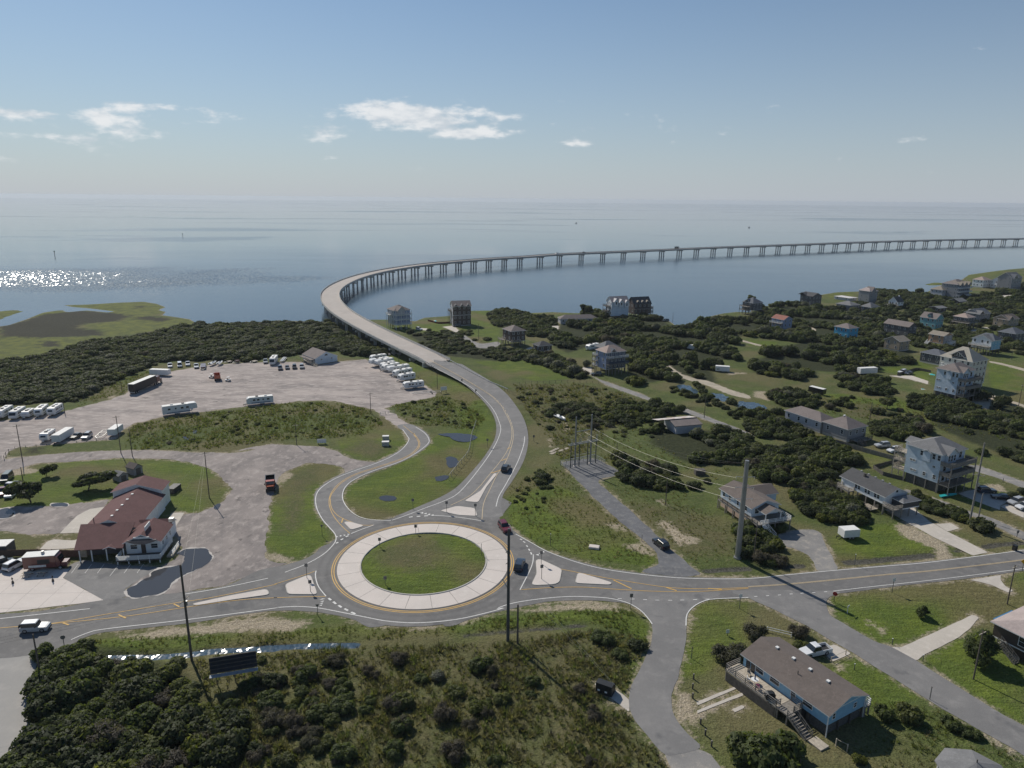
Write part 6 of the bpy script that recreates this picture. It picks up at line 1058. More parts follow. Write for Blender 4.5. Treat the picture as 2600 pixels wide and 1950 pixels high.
rv('white and black trailer at the left end of the far left row', 'b', (-10, 915), (145, 830), 8, 3.1); rv('cream motorhome with wide windscreen in the far left row', 'b', (185, 920), (320, 838), 7.6, 2.9, 'motor', cat='motorhome'); rv('short pale blue nosed trailer in the far left row', 'b', (355, 905), (450, 850), 5.2, 2.5)
rv('white trailer with blue nose second from right in the far left row', 'b', (535, 890), (645, 805), 7.2, 3.0); rv('white trailer with dark side windows at the right end of the far left row', 'b', (715, 875), (845, 795), 7.2, 3.0)
rv('short boxy white trailer near the fence at left', 'b', (620, 1240), (735, 1165), 5.6, 2.9); rv('long plain white trailer with torn roof near the fence', 'b', (800, 1250), (985, 1140), 8.6, 2.8, 'box', RVW); rv('white cargo trailer right of the empty boat trailer', 'b', (1575, 1160), (1680, 1085), 6.0, 2.6, 'box')
rv('long white fifth wheel camper with wavy blue stripe by the tall grass', 'd', (560, 1075), (75, 1140), 11.5, 3.6, 'fifth'); rv('long white travel trailer parked in the middle of the lot edge', 'd', (1235, 995), (1640, 955), 9.6, 3.1); rv('white motorhome facing out near the metal building', 'd', (1600, 445), (1665, 365), 9, 3.2, 'motor', cat='motorhome')
rowlab = ('farthest white trailer of the right hand row, mostly hidden', 'tall white fifth wheel second from the back of the right hand row', 'white fifth wheel third from the back of the right hand row', 'low white trailer fourth from the back of the right hand row', 'white trailer with dark front fifth from the back of the right hand row', 'large pale fifth wheel in the middle of the right hand row', 'white trailer with dark lower front third from the front of the right hand row', 'white trailer with sloped front second from the front of the right hand row')
for lb, f_, b2, L_, h, kd in zip(rowlab, ((1030, 868), (965, 955), (1075, 962), (1160, 985), (1150, 1018), (1225, 1058), (1315, 1098), (1395, 1158)), ((1185, 848), (1280, 905), (1305, 918), (1320, 950), (1410, 972), (1545, 1008), (1580, 1050), (1615, 1120)), (8, 10, 9.5, 7.5, 8.5, 10.5, 9, 7.6), (2.8, 3.5, 3.4, 2.9, 3.0, 3.4, 3.0, 3.1), ('travel', 'fifth', 'fifth', 'travel', 'travel', 'fifth', 'travel', 'travel')): rv(lb, 'a', f_, b2, L_, h, kd, group='trailers parked in a row below the bridge approach', stripe=False)
rv('nearest white travel trailer of the right hand row, standing alone', 'a', (1465, 1262), (1735, 1235), 8.6, 2.9, group='trailers parked in a row below the bridge approach')
rv('white travel trailer parked behind the navy house', 'f', (485, 945), (665, 910), 8.4, 3.0); rv('small white enclosed cargo trailer on the roadside lawn', 'k', (1855, 1195), (2055, 1180), 4.0, 2.4, 'box', cat='trailer'); rv('long white container trailer in the clearing at right', 'D', (885, 952), (1015, 945), 9, 3.1, 'box', cat='trailer'); rv('black cargo trailer on the grass right of the pond', 'D', (500, 1095), (600, 1120), 6.5, 2.7, 'box', PAINT['black'], cat='trailer'); rv('white shipping container in the green clearing', 'C', (1965, 770), (2040, 775), 6.2, 2.8, 'box', cat='container'); rv('white box truck body half hidden in the scrub', 'C', (1735, 590), (1805, 600), 6.5, 2.6, 'box', cat='container')
rv('white storage container at the hedge end of the lot', 'A', (1245, 800), (1330, 803), 8.5, 2.8, 'box', cat='container')
# lorry with dark trailer
a, b = G(*q1('b', 1815, 575)), G(*q1('A', 1255, 868)); o = thing('semi_trailer', 'long black semi trailer with white roof edge hitched to a dark tractor', 'lorry', ((a + b)[0] / 2, (a + b)[1] / 2, .03), head(a, b)); X = 7.4
MB().bx(-X, -1.28, 1.15, X, 1.28, 4.05).build('trailer_body', pmat('trailer_black', (.02, .018, .022), .45, .1), o); MB().bx(-X, -1.28, 4.052, X, 1.28, 4.10).build('trailer_roof', RVR, o); MB().bx(-X - .02, 1.0, 1.2, -X - .002, 1.28, 4.0).build('corner_post', GALV, o); MB().bx(-X + .5, -1.2, .75, X - 3.5, 1.2, .95).build('chassis', BLACKP, o); wheels(o, (-X + 1.2, -X + 2.5), 1.05, .5, .5); MB().box((-X, 0, .7), (.1, 2.3, .15)).build('bumper', TRIM, o)
MB().bx(X - 1.5, -.5, .8, X + 4.2, .5, 1.05).build('tractor_frame', BLACKP, o); MB().bx(X + .6, -1.15, 1.1, X + 2.7, 1.15, 3.3).build('cab', PAINT['maroon'], o); MB().bx(X + 2.702, -.9, 1.0, X + 4.3, .9, 2.0).build('bonnet', PAINT['maroon'], o); MB().bx(X + 2.71, -1.0, 2.2, X + 2.76, 1.0, 3.0).build('windscreen', CARGL, o); wheels(o, (X - .8, X + .5, X + 3.6), 1.0, .5, .4)
def dump(label, code, rear, front, col='orange', back=False):
    a, b = G(*q1(code, *rear)), G(*q1(code, *front)); c = (a + b) / 2; o = thing('dump_truck', label, 'truck', (c[0], c[1], .03), head(a, b)); P = PAINT[col]
    MB().bx(-3.6, -.5, .75, 3.4, .5, 1.0).build('frame', BLACKP, o); m = MB()
    for s_ in (-1, 1): m.bx(-3.6, s_ * 1.12, 1.05, .9, s_ * 1.25, 2.55)
    m.bx(-3.6, -1.119, 1.05, -3.5, 1.119, 2.4); m.bx(.8, -1.119, 1.05, .9, 1.119, 2.75); m.bx(-3.499, -1.119, 1.05, .799, 1.119, 1.15); m.build('dump_bed', PAINT['black'] if not back else P, o)
    MB().prism([(1.0, 1.05), (2.2, 1.05), (2.2, 1.9), (2.0, 2.7), (1.0, 2.75)], 'y', -1.1, 1.1).build('cab', P, o); MB().add([(2.21, -.95, 1.95), (2.21, .95, 1.95), (2.02, .95, 2.62), (2.02, -.95, 2.62)], [(0, 1, 2, 3)]).build('windscreen', CARGL, o).location = (.02, 0, 0); MB().bx(2.21, -.85, 1.0, 3.5, .85, 1.85).build('bonnet', P, o); MB().bx(3.502, -.8, .9, 3.56, .8, 1.7).build('grille', BLACKP, o); MB().bx(3.45, -1.1, .5, 3.65, 1.1, .85).build('bumper', BLACKP, o)
    for s_ in (-1, 1): MB().bx(1.0, s_ * 1.101, 1.95, 1.85, s_ * 1.13, 2.5).build('side_window', CARGL, o); MB().box((2.2, s_ * 1.4, 2.1), (.1, .25, .4)).build('wing_mirror', BLACKP, o)
    wheels(o, (-2.6, -1.4, 2.7), 1.0, .5, .4); return o
dump('orange red dump truck parked on the gravel drive', 'E', (2172, 385), (2172, 495)); dump('orange dump truck seen from behind in the middle of the lot', 'd', (845, 650), (835, 600), 'orange', True)
# food truck
a, b = G(*q1('c', 330, 1340)), G(*q1('c', 880, 1300)); c = (a + b) / 2; o = thing('food_truck', 'maroon step van food truck with white roof and roof fan', 'food truck', (c[0], c[1], .03), head(a, b)); L_ = float(np.linalg.norm(b - a)); X = L_ / 2 - .2; P = PAINT['maroon']
MB().bx(-X, -1.2, .65, X - 1.7, 1.2, 3.3).build('body', P, o); MB().bx(-X - .05, -1.25, 3.302, X - 1.65, 1.25, 3.4).build('roof', RVR, o); MB().prism([(X - 1.699, .65), (X - .9, .65), (X - .9, 1.9), (X - 1.3, 2.9), (X - 1.699, 3.1)], 'y', -1.1, 1.1).build('cab', P, o); MB().bx(X - .899, -.85, .65, X + .3, .85, 1.55).build('bonnet', P, o); MB().add([(X - .88, -1, 1.95), (X - .88, 1, 1.95), (X - 1.26, 1, 2.85), (X - 1.26, -1, 2.85)], [(0, 1, 2, 3)]).build('windscreen', CARGL, o).location = (.02, 0, 0); MB().tube((-X * .1, 0, 3.4), (-X * .1, 0, 4.0), .38, .25, 10).build('roof_fan', GALV, o); MB().bx(-X * .3, -1.22, 1.6, X * .3, -1.202, 2.6).build('service_hatch', BLACKP, o); MB().bx(-X * .75, -1.215, .9, X * .1, -1.203, 1.4).build('painted_band', WHITE, o); wheels(o, (-X * .6, X * .75), 1.0, .45)
for (x, y), lb in (((355, 1420), 'left wooden picnic table in the food truck shade'), ((540, 1408), 'right wooden picnic table in the food truck shade')):
    p = G(*q1('c', x, y)); o = thing('picnic_table', lb, 'picnic table', (p[0], p[1], .05), math.radians(4), 'picnic tables by the food truck'); MB().bx(-.9, -.38, .72, .9, .38, .78).build('table_top', WOODL, o)
    for s_ in (-1, 1): MB().bx(-.9, s_ * .6, .42, .9, s_ * .86, .47).build('bench', WOODL, o); MB().bar((s_ * .6, -.8, .02), (s_ * .6, .2, .74), .08, .08).build('leg', WOODD, o); MB().bar((s_ * .6, .8, .02), (s_ * .6, -.2, .74), .08, .08).build('leg', WOODD, o)
for (x, y), lb in (((165, 1515), 'left small ornament post on the concrete forecourt'), ((677, 1490), 'right small ornament post on the concrete forecourt')):
    p = G(*q1('c', x, y)); o = thing('ornament_post', lb, 'post', (p[0], p[1], .05)); MB().tube((0, 0, 0), (0, 0, .5), .25, .18).build('planter', WOODD, o); MB().tube((0, 0, .5), (0, 0, 1.4), .05).build('stem', WOODD, o); MB().sphere((0, 0, 1.0), .18).build('ornament', BLACKP, o)
# boats, flat trailers and loose yard things
def hull(o, L_=5.5, w=2.0, mat=RVW):
    m = MB(); S = []
    for t in np.linspace(0, 1, 8): hw = w / 2 * (1 - max(0, t - .45) ** 2 * 3.2); x = -L_ / 2 + L_ * t; S.append([(x, -hw, 1.0 + .15 * t), (x, -hw * .7, .45), (x, 0, .3 + .25 * max(0, t - .6)), (x, hw * .7, .45), (x, hw, 1.0 + .15 * t), (x, hw * .8, 1.0 + .15 * t), (x, 0, .75), (x, -hw * .8, 1.0 + .15 * t)])
    return loft(m, S).build('hull', mat, o)
def boat(label, code, stern, bow, L_=5.5, z=0.0):
    a, b = G(*q1(code, *stern)), G(*q1(code, *bow)); c = (a + b) / 2; o = thing('boat', label, 'boat', (c[0], c[1], z), head(a, b)); hull(o, L_); MB().bx(-.4, -.35, .75, .3, .35, 1.35).build('console', RVW, o); MB().add([(.3, -.5, 1.2), (.3, .5, 1.2), (.05, .45, 1.65), (.05, -.45, 1.65)], [(0, 1, 2, 3)]).build('windshield', CARGL, o); MB().box((-L_ / 2 - .15, 0, .95), (.35, .4, .8)).build('outboard', BLACKP, o); return o
boat('white motor boat left lying in the scrub grass', 'n', (80, 275), (235, 345), 6.0); boat('white boat on the lot hedge row near the middle', 'd', (745, 440), (820, 405), 6, .3); boat('cluttered white boat beside the other along the hedge', 'd', (850, 440), (910, 400), 5.4, .3)
def flat(label, code, a_, b_, w=2.1, load=None, name='flat_trailer'):
    a, b = G(*q1(code, *a_)), G(*q1(code, *b_)); c = (a + b) / 2; L_ = float(np.linalg.norm(b - a)); o = thing(name, label, 'trailer', (c[0], c[1], .02), head(a, b)); X = L_ / 2; m = MB()
    for s_ in (-1, 1): m.bar((-X, s_ * w / 2, .6), (X - 1.0, s_ * w / 2, .6), .12, .16); m.bar((X - 1.0, s_ * w / 2, .6), (X + .6, 0, .55), .12, .14)
    for t in np.linspace(-X, X - 1.1, 5): m.bar((t, -w / 2, .6), (t, w / 2, .6), .1, .1)
    m.build('frame', GALV if load != 'wood' else WOODD, o); wheels(o, (-X * .35,), w / 2 + .15, .32)
    if load == 'deck': MB().bx(-X, -w / 2 + .1, .69, X - 1.1, w / 2 - .1, .76).build('bed', WOODL, o)
    if load == 'rust': MB().bx(-X, -w / 2 + .1, .69, X - 1.1, w / 2 - .1, 1.3).build('bed', PAINT['brown'], o)
    if load == 'pipes':
        for k in range(4): MB().tube((-X, -.6 + .4 * k, .9), (X, -.6 + .4 * k, .9), .15).build('pipe', RVW, o)
    return o
flat('empty galvanised boat trailer between the silver car and the cargo trailer', 'b', (1500, 1085), (1375, 1190), 2.2); flat('long empty boat trailer at the right corner of the lot', 'a', (1980, 1310), (1600, 1340), 2.0); flat('flat bed trailer with pale deck in the hedge row', 'd', (1035, 385), (955, 400), 2.0, 'deck'); flat('rusty brown dump trailer beside the white pickup', 'd', (645, 440), (640, 500), 2.3, 'rust'); flat('rust coloured flat trailer in the hedge row', 'd', (1145, 390), (1070, 405), 2.0, 'rust'); flat('pale decked flat trailer left of the grey truck', 'd', (1390, 380), (1310, 400), 2.0, 'deck'); flat('trailer loaded with white pipes beside the motorhome', 'd', (1790, 340), (1740, 395), 2.0, 'pipes')
for (x, y), lb in (((760, 605), 'small white utility cart left of the orange dump truck'), ((990, 650), 'white buggy right of the orange dump truck')):
    p = G(*q1('d', x, y)); o = thing('utility_cart', lb, 'cart', (p[0], p[1], .02), .4); MB().bx(-1.1, -.6, .35, 1.1, .6, .8).build('body', RVW, o); MB().bx(-.5, -.55, 1.7, .7, .55, 1.78).build('roof', RVW, o)
    for sx in (-.45, .65):
        for sy in (-.5, .5): MB().box((sx, sy, 1.25), (.06, .06, .9)).build('roof_post', BLACKP, o)
    MB().bx(-.3, -.5, .8, .2, .5, 1.15).build('seat', BLACKP, o); wheels(o, (-.75, .75), .52, .27, .2)
# ================================================================ poles, wires, signs, fences and small things
POLEW = pmat('pole_timber', (.115, .095, .078), .9, .25, 1.2); STEEL = pmat('pole_steel', (.30, .305, .31), .45, .1, .4, metal=.55); POLED = pmat('pole_dark', (.075, .08, .08), .6, .15, .5); WIREL = pmat('aluminium_wire', (.62, .58, .48), .5, .05); WIRED = pmat('dark_wire', (.06, .06, .06), .6, .05); PORC = pmat('porcelain', (.55, .55, .55), .4, .05)
def pole(label, code, base, topy, r=.16, mat=POLEW, arms=(), xf=(), az=None, name='utility_pole', lean=None):
    bx, by = q1(code, *base); ty = q(code, 0, topy)[0][1]; h = hgt(bx, by, ty); p = G(bx, by); o = thing(name, label, 'pole', (p[0], p[1], gz(p[0], p[1])), az if az is not None else 0)
    MB().tube((0, 0, -.3), (0, 0, h), r, r * .72, 10).build('shaft', mat, o, smooth=False)
    for z, L_ in arms:
        a = MB().box((0, 0, h - z), (L_, .1, .13)).build('crossarm', WOODL, o)
        for x in (-L_ * .45, -L_ * .15, L_ * .15, L_ * .45): MB().tube((x, 0, h - z + .06), (x, 0, h - z + .28), .05, .03, 6).build('insulator', PORC, a)
    for z in xf: MB().tube((.32, 0, h - z), (.32, 0, h - z + .8), .22).build('transformer', GALV, o)
    return o, h
def wire(a, b, sag, label, r=.016, mat=WIRED, n=20):
    a, b = np.array(a), np.array(b); t = np.linspace(0, 1, n); P = a + (b - a) * t[:, None]; P[:, 2] -= 4 * sag * t * (1 - t); m = MB(); R_ = []
    d = (b - a) / np.linalg.norm(b - a); s_ = np.cross(d, [0, 0, 1]); s_ /= np.linalg.norm(s_); u = np.cross(s_, d)
    for p in P: R_.append([tuple(p - a + (s_ * math.cos(k * 2 * PI / 3) + u * math.sin(k * 2 * PI / 3)) * r) for k in range(3)])
    loft(m, R_).build('overhead_wire', mat, None, label=label, cat='wire', group='overhead wires').location = tuple(a)
SPp = q1('k', 400, 1490); sp0 = G(*SPp); o, h = pole('massive galvanised steel transmission pole beside the road', 'k', (400, 1490), 120, .62, STEEL, name='steel_pole'); MB().tube((0, 0, 0), (0, 0, .35), .85, n=12).build('base_flange', STEEL, o); SH = h
for f_ in (.165, .27, .385):
    z = h * (1 - f_); 
    for s_ in (-1, 1): MB().tube((s_ * .4, 0, z), (s_ * 2.0, 0, z + .1), .06, .05, 6).build('insulator_arm', PORC, o); MB().tube((s_ * 2.0, 0, z + .1), (s_ * 1.9, 0, z - .55), .05, .04, 6).build('jumper', WIREL, o)
SZ = [h * (1 - f_) + .1 for f_ in (.165, .27, .385)]
o2, h2 = pole('tall dark steel pole in front of the roundabout', 'S', (1289.6, 1627.5), 1342, .30, POLED, name='steel_pole'); 
for z in (4.0, 6.2): MB().tube((0, 0, h2 - z), (-.5, 0, h2 - z - .5), .05).build('bracket', POLED, o2)
MB().tube((-.3, 0, h2 - 11), (-1.1, -.3, h2 - 9.2), .09, .09, 6).build('insulator_arm', PORC, o2)
pole('short stub pole right of the tall dark steel pole', 'K', (360, 660), 350, .20, POLEW)
ow, hw_ = pole('wooden pole with crossarm in front of the billboard side of the road', 'I', (1540, 800), 35, .22, POLEW, ((6.4, 2.6),), (7.6,), math.radians(80)); pw = np.array(ow.location)
ob, hb = pole('leaning brown pole at the lower left road corner', 'I', (325, 915), 585, .15)
pl = []
for lb, c_, b_, t_ in (('wooden pole at the far left gravel lane', 'b', (320, 1510), 985), ('wooden pole beside the white cargo trailer', 'b', (1700, 1390), 860), ('shorter wooden pole right of the cargo trailer pole', 'b', (1860, 1430), 1040), ('wooden pole with guy lines right of the restaurant lawn', 'E', (1680, 520), 150), ('pole at the gravel lot gate', 'B', (1080, 1110), 940), ('pole behind the blue sign by the tall grass', 'B', (485, 1360), 1190), ('pole at the near end of the trailer row', 'B', (1613, 910), 765), ('pole near the bridge abutment', 'B', (1305, 705), 600), ('wooden pole by the black semi trailer', 'A', (980, 930), 840), ('wooden pole right of the far left trailer row', 'A', (522, 1112), 1020), ('small pole with meter box left of the wind-bent trees', 'E', (185, 385), 275), ('pole standing in the field below the substation wires', 'G', (1548, 575), 355), ('thin pole behind the substation', 'n', (1145, 960), 725),
                       ('pole in front of the white house bushes', 'k', (625, 1510), 1050), ('pole by the small driveway at right', 'm', (1010, 755), 270), ('pole beside the pine tree at right', 'L', (1805, 950), 560), ('double pole near the right edge above the lane', 'i', (2135, 945), 640), ('pole in the brown meadow', 'i', (45, 1150), 890), ('pole among the trees left of the white container', 'D', (930, 880), 750), ('pole standing at the water edge', 'C', (1605, 370), 295), ('pole in the thicket behind the navy house', 'C', (980, 500), 430), ('pole in the lawn below the grey brown house', 'e', (1412, 690), 455), ('grey post at the lower edge by the blue house', 'L', (405, 1680), 1520), ('pole near the blue and white house at right', 'h', (2020, 1480), 1380), ('pole in front of the plain dark grey house', 'h', (318, 1080), 930), ('pole left of the rusty roofed shed lane', 'C', (1858, 1140), 965), ('pole beside the tan ochre house', 'h', (905, 1290), 1150)):
    o, h = pole(lb, c_, b_, t_, .13 if c_ in 'bEGkmLIj' else .12, az=.5); pl.append((o, h))
orr, hr = pole('tall grey utility pole with crossarm beside the lane at right', 'j', (1445, 1385), 250, .24, pmat('pole_grey', (.24, .225, .205), .9, .2, 1.0), ((8.2, 2.6),), (11.0,), math.radians(-30)); orr2, hr2 = pole('short grey pole right of the tall grey pole', 'j', (1570, 1310), 960, .17, MATS['pole_grey'])
# substation rack
sb = [G(*q1('n', *p_)) for p_ in ((410, 1140), (680, 1085))]; o = thing('substation_rack', 'steel substation rack of two tall poles and four masts on dark gravel', 'substation', tuple(sb[0])); dv = sb[1] - sb[0]; yaw = head(sb[0], sb[1]); o.rotation_euler = (0, 0, yaw); D_ = float(np.linalg.norm(dv)); H1 = hgt(*q1('n', 410, 1140), q1('n', 0, 265)[1])
for x in (0, D_): MB().tube((x, 0, 0), (x, 0, H1), .27, .2, 10).build('pole', STEEL, o); MB().tube((x, 0, 0), (x, 0, .25), .5, n=10).build('footing', CONC, o)
MB().bar((0, 0, H1 * .70), (D_, 0, H1 * .70), .16, .2).build('beam', STEEL, o); rz_ = H1 * .46
rk = MB(); rk.bar((-2.2, -.5, rz_), (D_ + 2.2, -.5, rz_), .12, .25); rk.bar((-2.2, .5, rz_), (D_ + 2.2, .5, rz_), .12, .25)
for x in np.linspace(-2.2, D_ + 2.2, 6): rk.bar((x, -.5, rz_), (x, .5, rz_), .1, .2)
rk.build('busbar_frame', GALV, o)
for k, x in enumerate(np.linspace(-1.7, D_ + 1.7, 4)):
    MB().tube((x, -.3, 0), (x, -.3, rz_), .15, .15, 8).build('mast', POLED, o); MB().tube((x, -.3, rz_ + .12), (x, -.3, rz_ + 1.9), .07, .05, 6).build('switch_arm', PORC, o); MB().tube((x + .9, .3, rz_ + .12), (x + .9, .3, rz_ + 1.6), .07, .05, 6).build('insulator', PORC, o)
for z in (rz_ * .52, rz_ * .38): MB().bar((-1.7, -.3, z), (D_ + 1.7, -.3, z), .06, .08).build('tie_bar', GALV, o)
m = MB(); F_ = [(-3.2, 2.2), (D_ + 3, 2.2), (D_ + 3, -4), ]; rail(o, [(-3.4, -2.5), (-3.4, 2.4), (D_ + 3.2, 2.4), (D_ + 3.2, -3)], 0, GALV, 1.6, 3, 'fence')
sbp = [np.array([sb[0][0] + math.cos(yaw) * x, sb[0][1] + math.sin(yaw) * x, H1 * .70]) for x in (.5, D_ * .5, D_ + 1.0)]
for k in range(3): wire(sbp[2 - k] + [0, 0, -.2 * k], (sp0[0] - 2.0, sp0[1], SZ[k]), 2.0, ('upper', 'middle', 'lower')[k] + ' pale wire from the substation to the big steel pole', .024, WIREL, 26)
for k in (0, 1): wire(sbp[2] + [0, 0, 4.2 - k * .2], (sp0[0], sp0[1], SH - .4), 3.0 + k * .8, ('higher', 'lower')[k] + ' thin dark wire from the substation poles to the steel pole top', .012)
for k in range(3): wire((sp0[0] + 2.0, sp0[1], SZ[k]), (orr.location[0] - .6, orr.location[1], hr - 1.0 - 2.4 * k), 2.2, ('top', 'middle', 'bottom')[k] + ' thin wire from the steel pole to the tall grey pole', .011)
wire((*pl[3][0].location[:2], pl[3][1] - .4), (pw[0], pw[1], hw_ - .6), .8, 'thin wire from the restaurant lawn pole to the roadside pole', .012, WIREL); wire((*pl[3][0].location[:2], pl[3][1] - 1.0), (pw[0] + .6, pw[1], hw_ - 6.2), .8, 'lower thin wire from the restaurant lawn pole to the roadside pole', .012, WIREL)
for k in (0, 1): gp = G(*q1('K', 760 + 90 * k, 800 + 110 * k)); wire((o2.location[0] + .2, o2.location[1], h2 - 9 + 2 * k), (gp[0] + 8, gp[1] - 8, .2), .0, ('inner', 'outer')[k] + ' guy wire of the tall dark steel pole', .010, WIREL, 4)
for k in (0, 1): gp = G(*q1('E', 1490 + 170 * k, 560 - 10 * k)); wire((*pl[3][0].location[:2], pl[3][1] - .8), (gp[0] - 6, gp[1] - 3, .1), .0, ('left', 'right')[k] + ' guy wire of the restaurant lawn pole', .011, WIREL, 4)
for k, x in enumerate((-1.1, 0, 1.1)): wire((pw[0] + x * .2, pw[1] + x, hw_ - 6.2), (-150, 62 + x, 11), 1.2, ('first', 'second', 'third')[k] + ' thin wire leaving the roadside pole to the left', .011)
def pw_(k): return pl[k][0].location
for a_, b_2, lb in ((0, 1, 'thin wire between the far left lane poles'), (1, 3, 'thin wire from the cargo trailer pole to the lawn pole'), (3, 5, 'thin wire from the lawn pole to the blue sign pole'), (5, 4, 'thin wire from the blue sign pole to the gate pole'), (4, 6, 'thin wire from the gate pole to the trailer row pole'), (6, 7, 'thin wire from the trailer row pole to the abutment pole'), (9, 8, 'thin wire from the far left row pole to the semi trailer pole')):
    for dz_ in (.3, 1.0): wire((*pw_(a_)[:2], pl[a_][1] - dz_), (*pw_(b_2)[:2], pl[b_2][1] - dz_), .9, lb + (', upper' if dz_ < .5 else ', lower'), .010)
for k in (0, 1, 3, 4, 5, 14, 15, 16): a = MB().box((0, 0, pl[k][1] - .45), (1.9, .1, .12)).build('crossarm', WOODL, pl[k][0])
# signs
SIGNB = pmat('sign_back', (.16, .16, .16), .5, .1, metal=.4); SIGNW = pmat('sign_white', (.72, .72, .70), .5, .04); SIGNR = pmat('sign_red', (.30, .02, .02), .5, .05); SIGNY = pmat('sign_yellow', (.75, .40, .02), .5, .04)
SIGNG = pmat('sign_green', (.03, .16, .08), .5, .05)
def sign(label, code, base, topy, shape='rect', mat=SIGNB, yaw=0.0, s_=.75, name='road_sign'):
    bx, by = q1(code, *base); h = max(1.2, hgt(bx, by, q1(code, 0, topy)[1])); zz = zroad(by) if (code in 'aBe' and bx > 1150 and by < 1090) else 0; p = G(bx, by, zz); o = thing(name, label, 'sign', (p[0], p[1], max(zz - .3, gz(p[0], p[1]))), yaw)
    MB().box((0, 0, h / 2 - .1), (.09, .09, h + .2)).build('post', POLED if shape != 'blade' else SIGNW, o); P = MB(); zc = h - s_ * .45
    if shape == 'oct': P.prism([(s_ * .54 * math.cos(PI / 8 + PI / 4 * k), zc + s_ * .54 * math.sin(PI / 8 + PI / 4 * k)) for k in range(8)], 'y', -.075, -.05)
    elif shape == 'dia': P.prism([(s_ * .62 * math.cos(PI / 2 * k), zc + s_ * .62 * math.sin(PI / 2 * k)) for k in range(4)], 'y', -.075, -.05)
    elif shape == 'blade': P.bx(-.55, -.075, h - .25, .55, -.05, h)
    elif shape == 'tri': P.prism([(-s_ * .5, zc + s_ * .4), (0, zc - s_ * .45), (s_ * .5, zc + s_ * .4)], 'y', -.075, -.05)
    elif shape == 'none': P.box((0, 0, h), (.14, .14, .1))
    else: P.bx(-s_ * .42, -.075, zc - s_ * .5, s_ * .42, -.05, zc + s_ * .5)
    P.build('panel' if shape != 'none' else 'post_cap', mat, o); return o
for lb, c_, b_, t_, sh, mt in (('dark chevron sign on the left side of the roundabout island', 'F', (1152, 925), 848, 'rect', SIGNB), ('dark square sign at the top of the roundabout island', 'F', (1440, 812), 742, 'rect', SIGNB), ('thin sign at the right side of the roundabout island', 'F', (1966, 985), 898, 'none', SIGNB), ('thin sign at the lower left of the roundabout island', 'F', (1196, 1225), 1158, 'rect', SIGNB), ('sign on the grass left of the slip road mouth', 'F', (690, 828), 735, 'tri', SIGNB), ('thin sign on the lawn above the roundabout', 'F', (1418, 612), 525, 'rect', SIGNB), ('sign on the left end of the top splitter island', 'F', (1688, 636), 545, 'rect', SIGNB), ('pale sign at the right end of the top splitter island', 'F', (1918, 665), 565, 'rect', SIGNB), ('upper sign on the left splitter island', 'F', (567, 1165), 1045, 'rect', SIGNB), ('lower sign on the left splitter island', 'F', (596, 1275), 1178, 'rect', SIGNB), ('sign on the grass below the left splitter island', 'F', (655, 1465), 1370, 'tri', SIGNB),
                               ('sign at the top of the right splitter island', 'G', (550, 1052), 945, 'rect', SIGNB), ('sign at the foot of the right splitter island', 'G', (553, 1175), 1055, 'rect', SIGNB), ('sign at the left corner of the lower side street', 'G', (1268, 1412), 1290, 'rect', SIGNB), ('white sign at the right corner of the lower side street', 'G', (2140, 1405), 1290, 'rect', SIGNW), ('thin marker in the grass right of the roundabout', 'G', (624, 905), 808, 'none', SIGNW), ('mailbox post beside the dark gravel drive', 'G', (1357, 868), 812, 'none', GALV), ('post beside the parked black car', 'G', (1525, 850), 805, 'none', WOODD), ('white speed sign on the right roadside lawn', 'H', (1152, 1440), 1322, 'rect', SIGNW), ('thin pale marker left of the driveway ditch', 'H', (852, 1215), 1128, 'none', SIGNW),
                               ('sign on the left embankment of the highway, upper', 'B', (1525, 715), 675, 'rect', SIGNB), ('sign on the left embankment of the highway, middle', 'B', (1810, 872), 825, 'rect', SIGNB), ('sign on the left verge of the highway, lower', 'B', (1922, 958), 908, 'rect', SIGNB), ('sign casting a shadow left of the highway bend', 'B', (2015, 1375), 1308, 'rect', SIGNB), ('sign right of the highway across from the substation', 'C', (490, 1330), 1280, 'rect', SIGNB), ('mailbox at the side street corner lawn', 'K', (1755, 780), 690, 'none', WOODD), ('mailbox beside the right side street', 'L', (1455, 1110), 1010, 'none', WOODD), ('small white marker on the blue house lawn', 'K', (2042, 600), 555, 'rect', SIGNW), ('white pipe marker on the lawn behind the blue house', 'L', (848, 880), 845, 'none', SIGNW), ('white post at the pale driveway corner', 'L', (1152, 668), 630, 'none', SIGNW), ('white post at the lower pale driveway corner', 'L', (1400, 800), 755, 'none', SIGNW), ('sign near the lane at the right edge', 'j', (2110, 1570), 1475, 'rect', SIGNB), ('sign by the upper lane', 'j', (1915, 800), 745, 'none', SIGNB)):
    sign(lb, c_, b_, t_, sh, mt, yaw=.15)
st = sign('red octagonal stop sign at the right side street', 'H', (688, 1512), 1432, 'oct', SIGNR, -.5, .85); sign('white street name sign near the stop sign', 'H', (793, 1605), 1540, 'blade', SIGNW, .7); sign('dark round topped sign at the lower left road corner', 'I', (522, 715), 595, 'oct', SIGNB, .3, .75); sign('yellow diamond warning sign at the right picture edge', 'H', (2196, 1262), 1172, 'dia', SIGNY, -.35, .95)
def board(label, code, bl, br, h0, h1, mat, name='sign_board', posts=2):
    a, b = G(*q1(code, *bl)), G(*q1(code, *br)); L_ = float(np.linalg.norm(b - a)); o = thing(name, label, 'sign', tuple(a), head(a, b)); MB().bx(0, -.06, h0, L_, 0, h1).build('panel', mat, o)
    for k in range(posts): MB().box((L_ * (.12 + .76 * k / max(1, posts - 1)), .07, h1 / 2 - .1), (.13, .12, h1 + .1)).build('post', WOODD, o)
    return o
board('pale blue sign board beside the gravel drive', 'B', (650, 1352), (722, 1350), .4, 1.7, SIGNW); board('white sign board on two posts at the corner of the trailer lot', 'B', (1640, 950), (1690, 945), 1.5, 3.0, SIGNW)
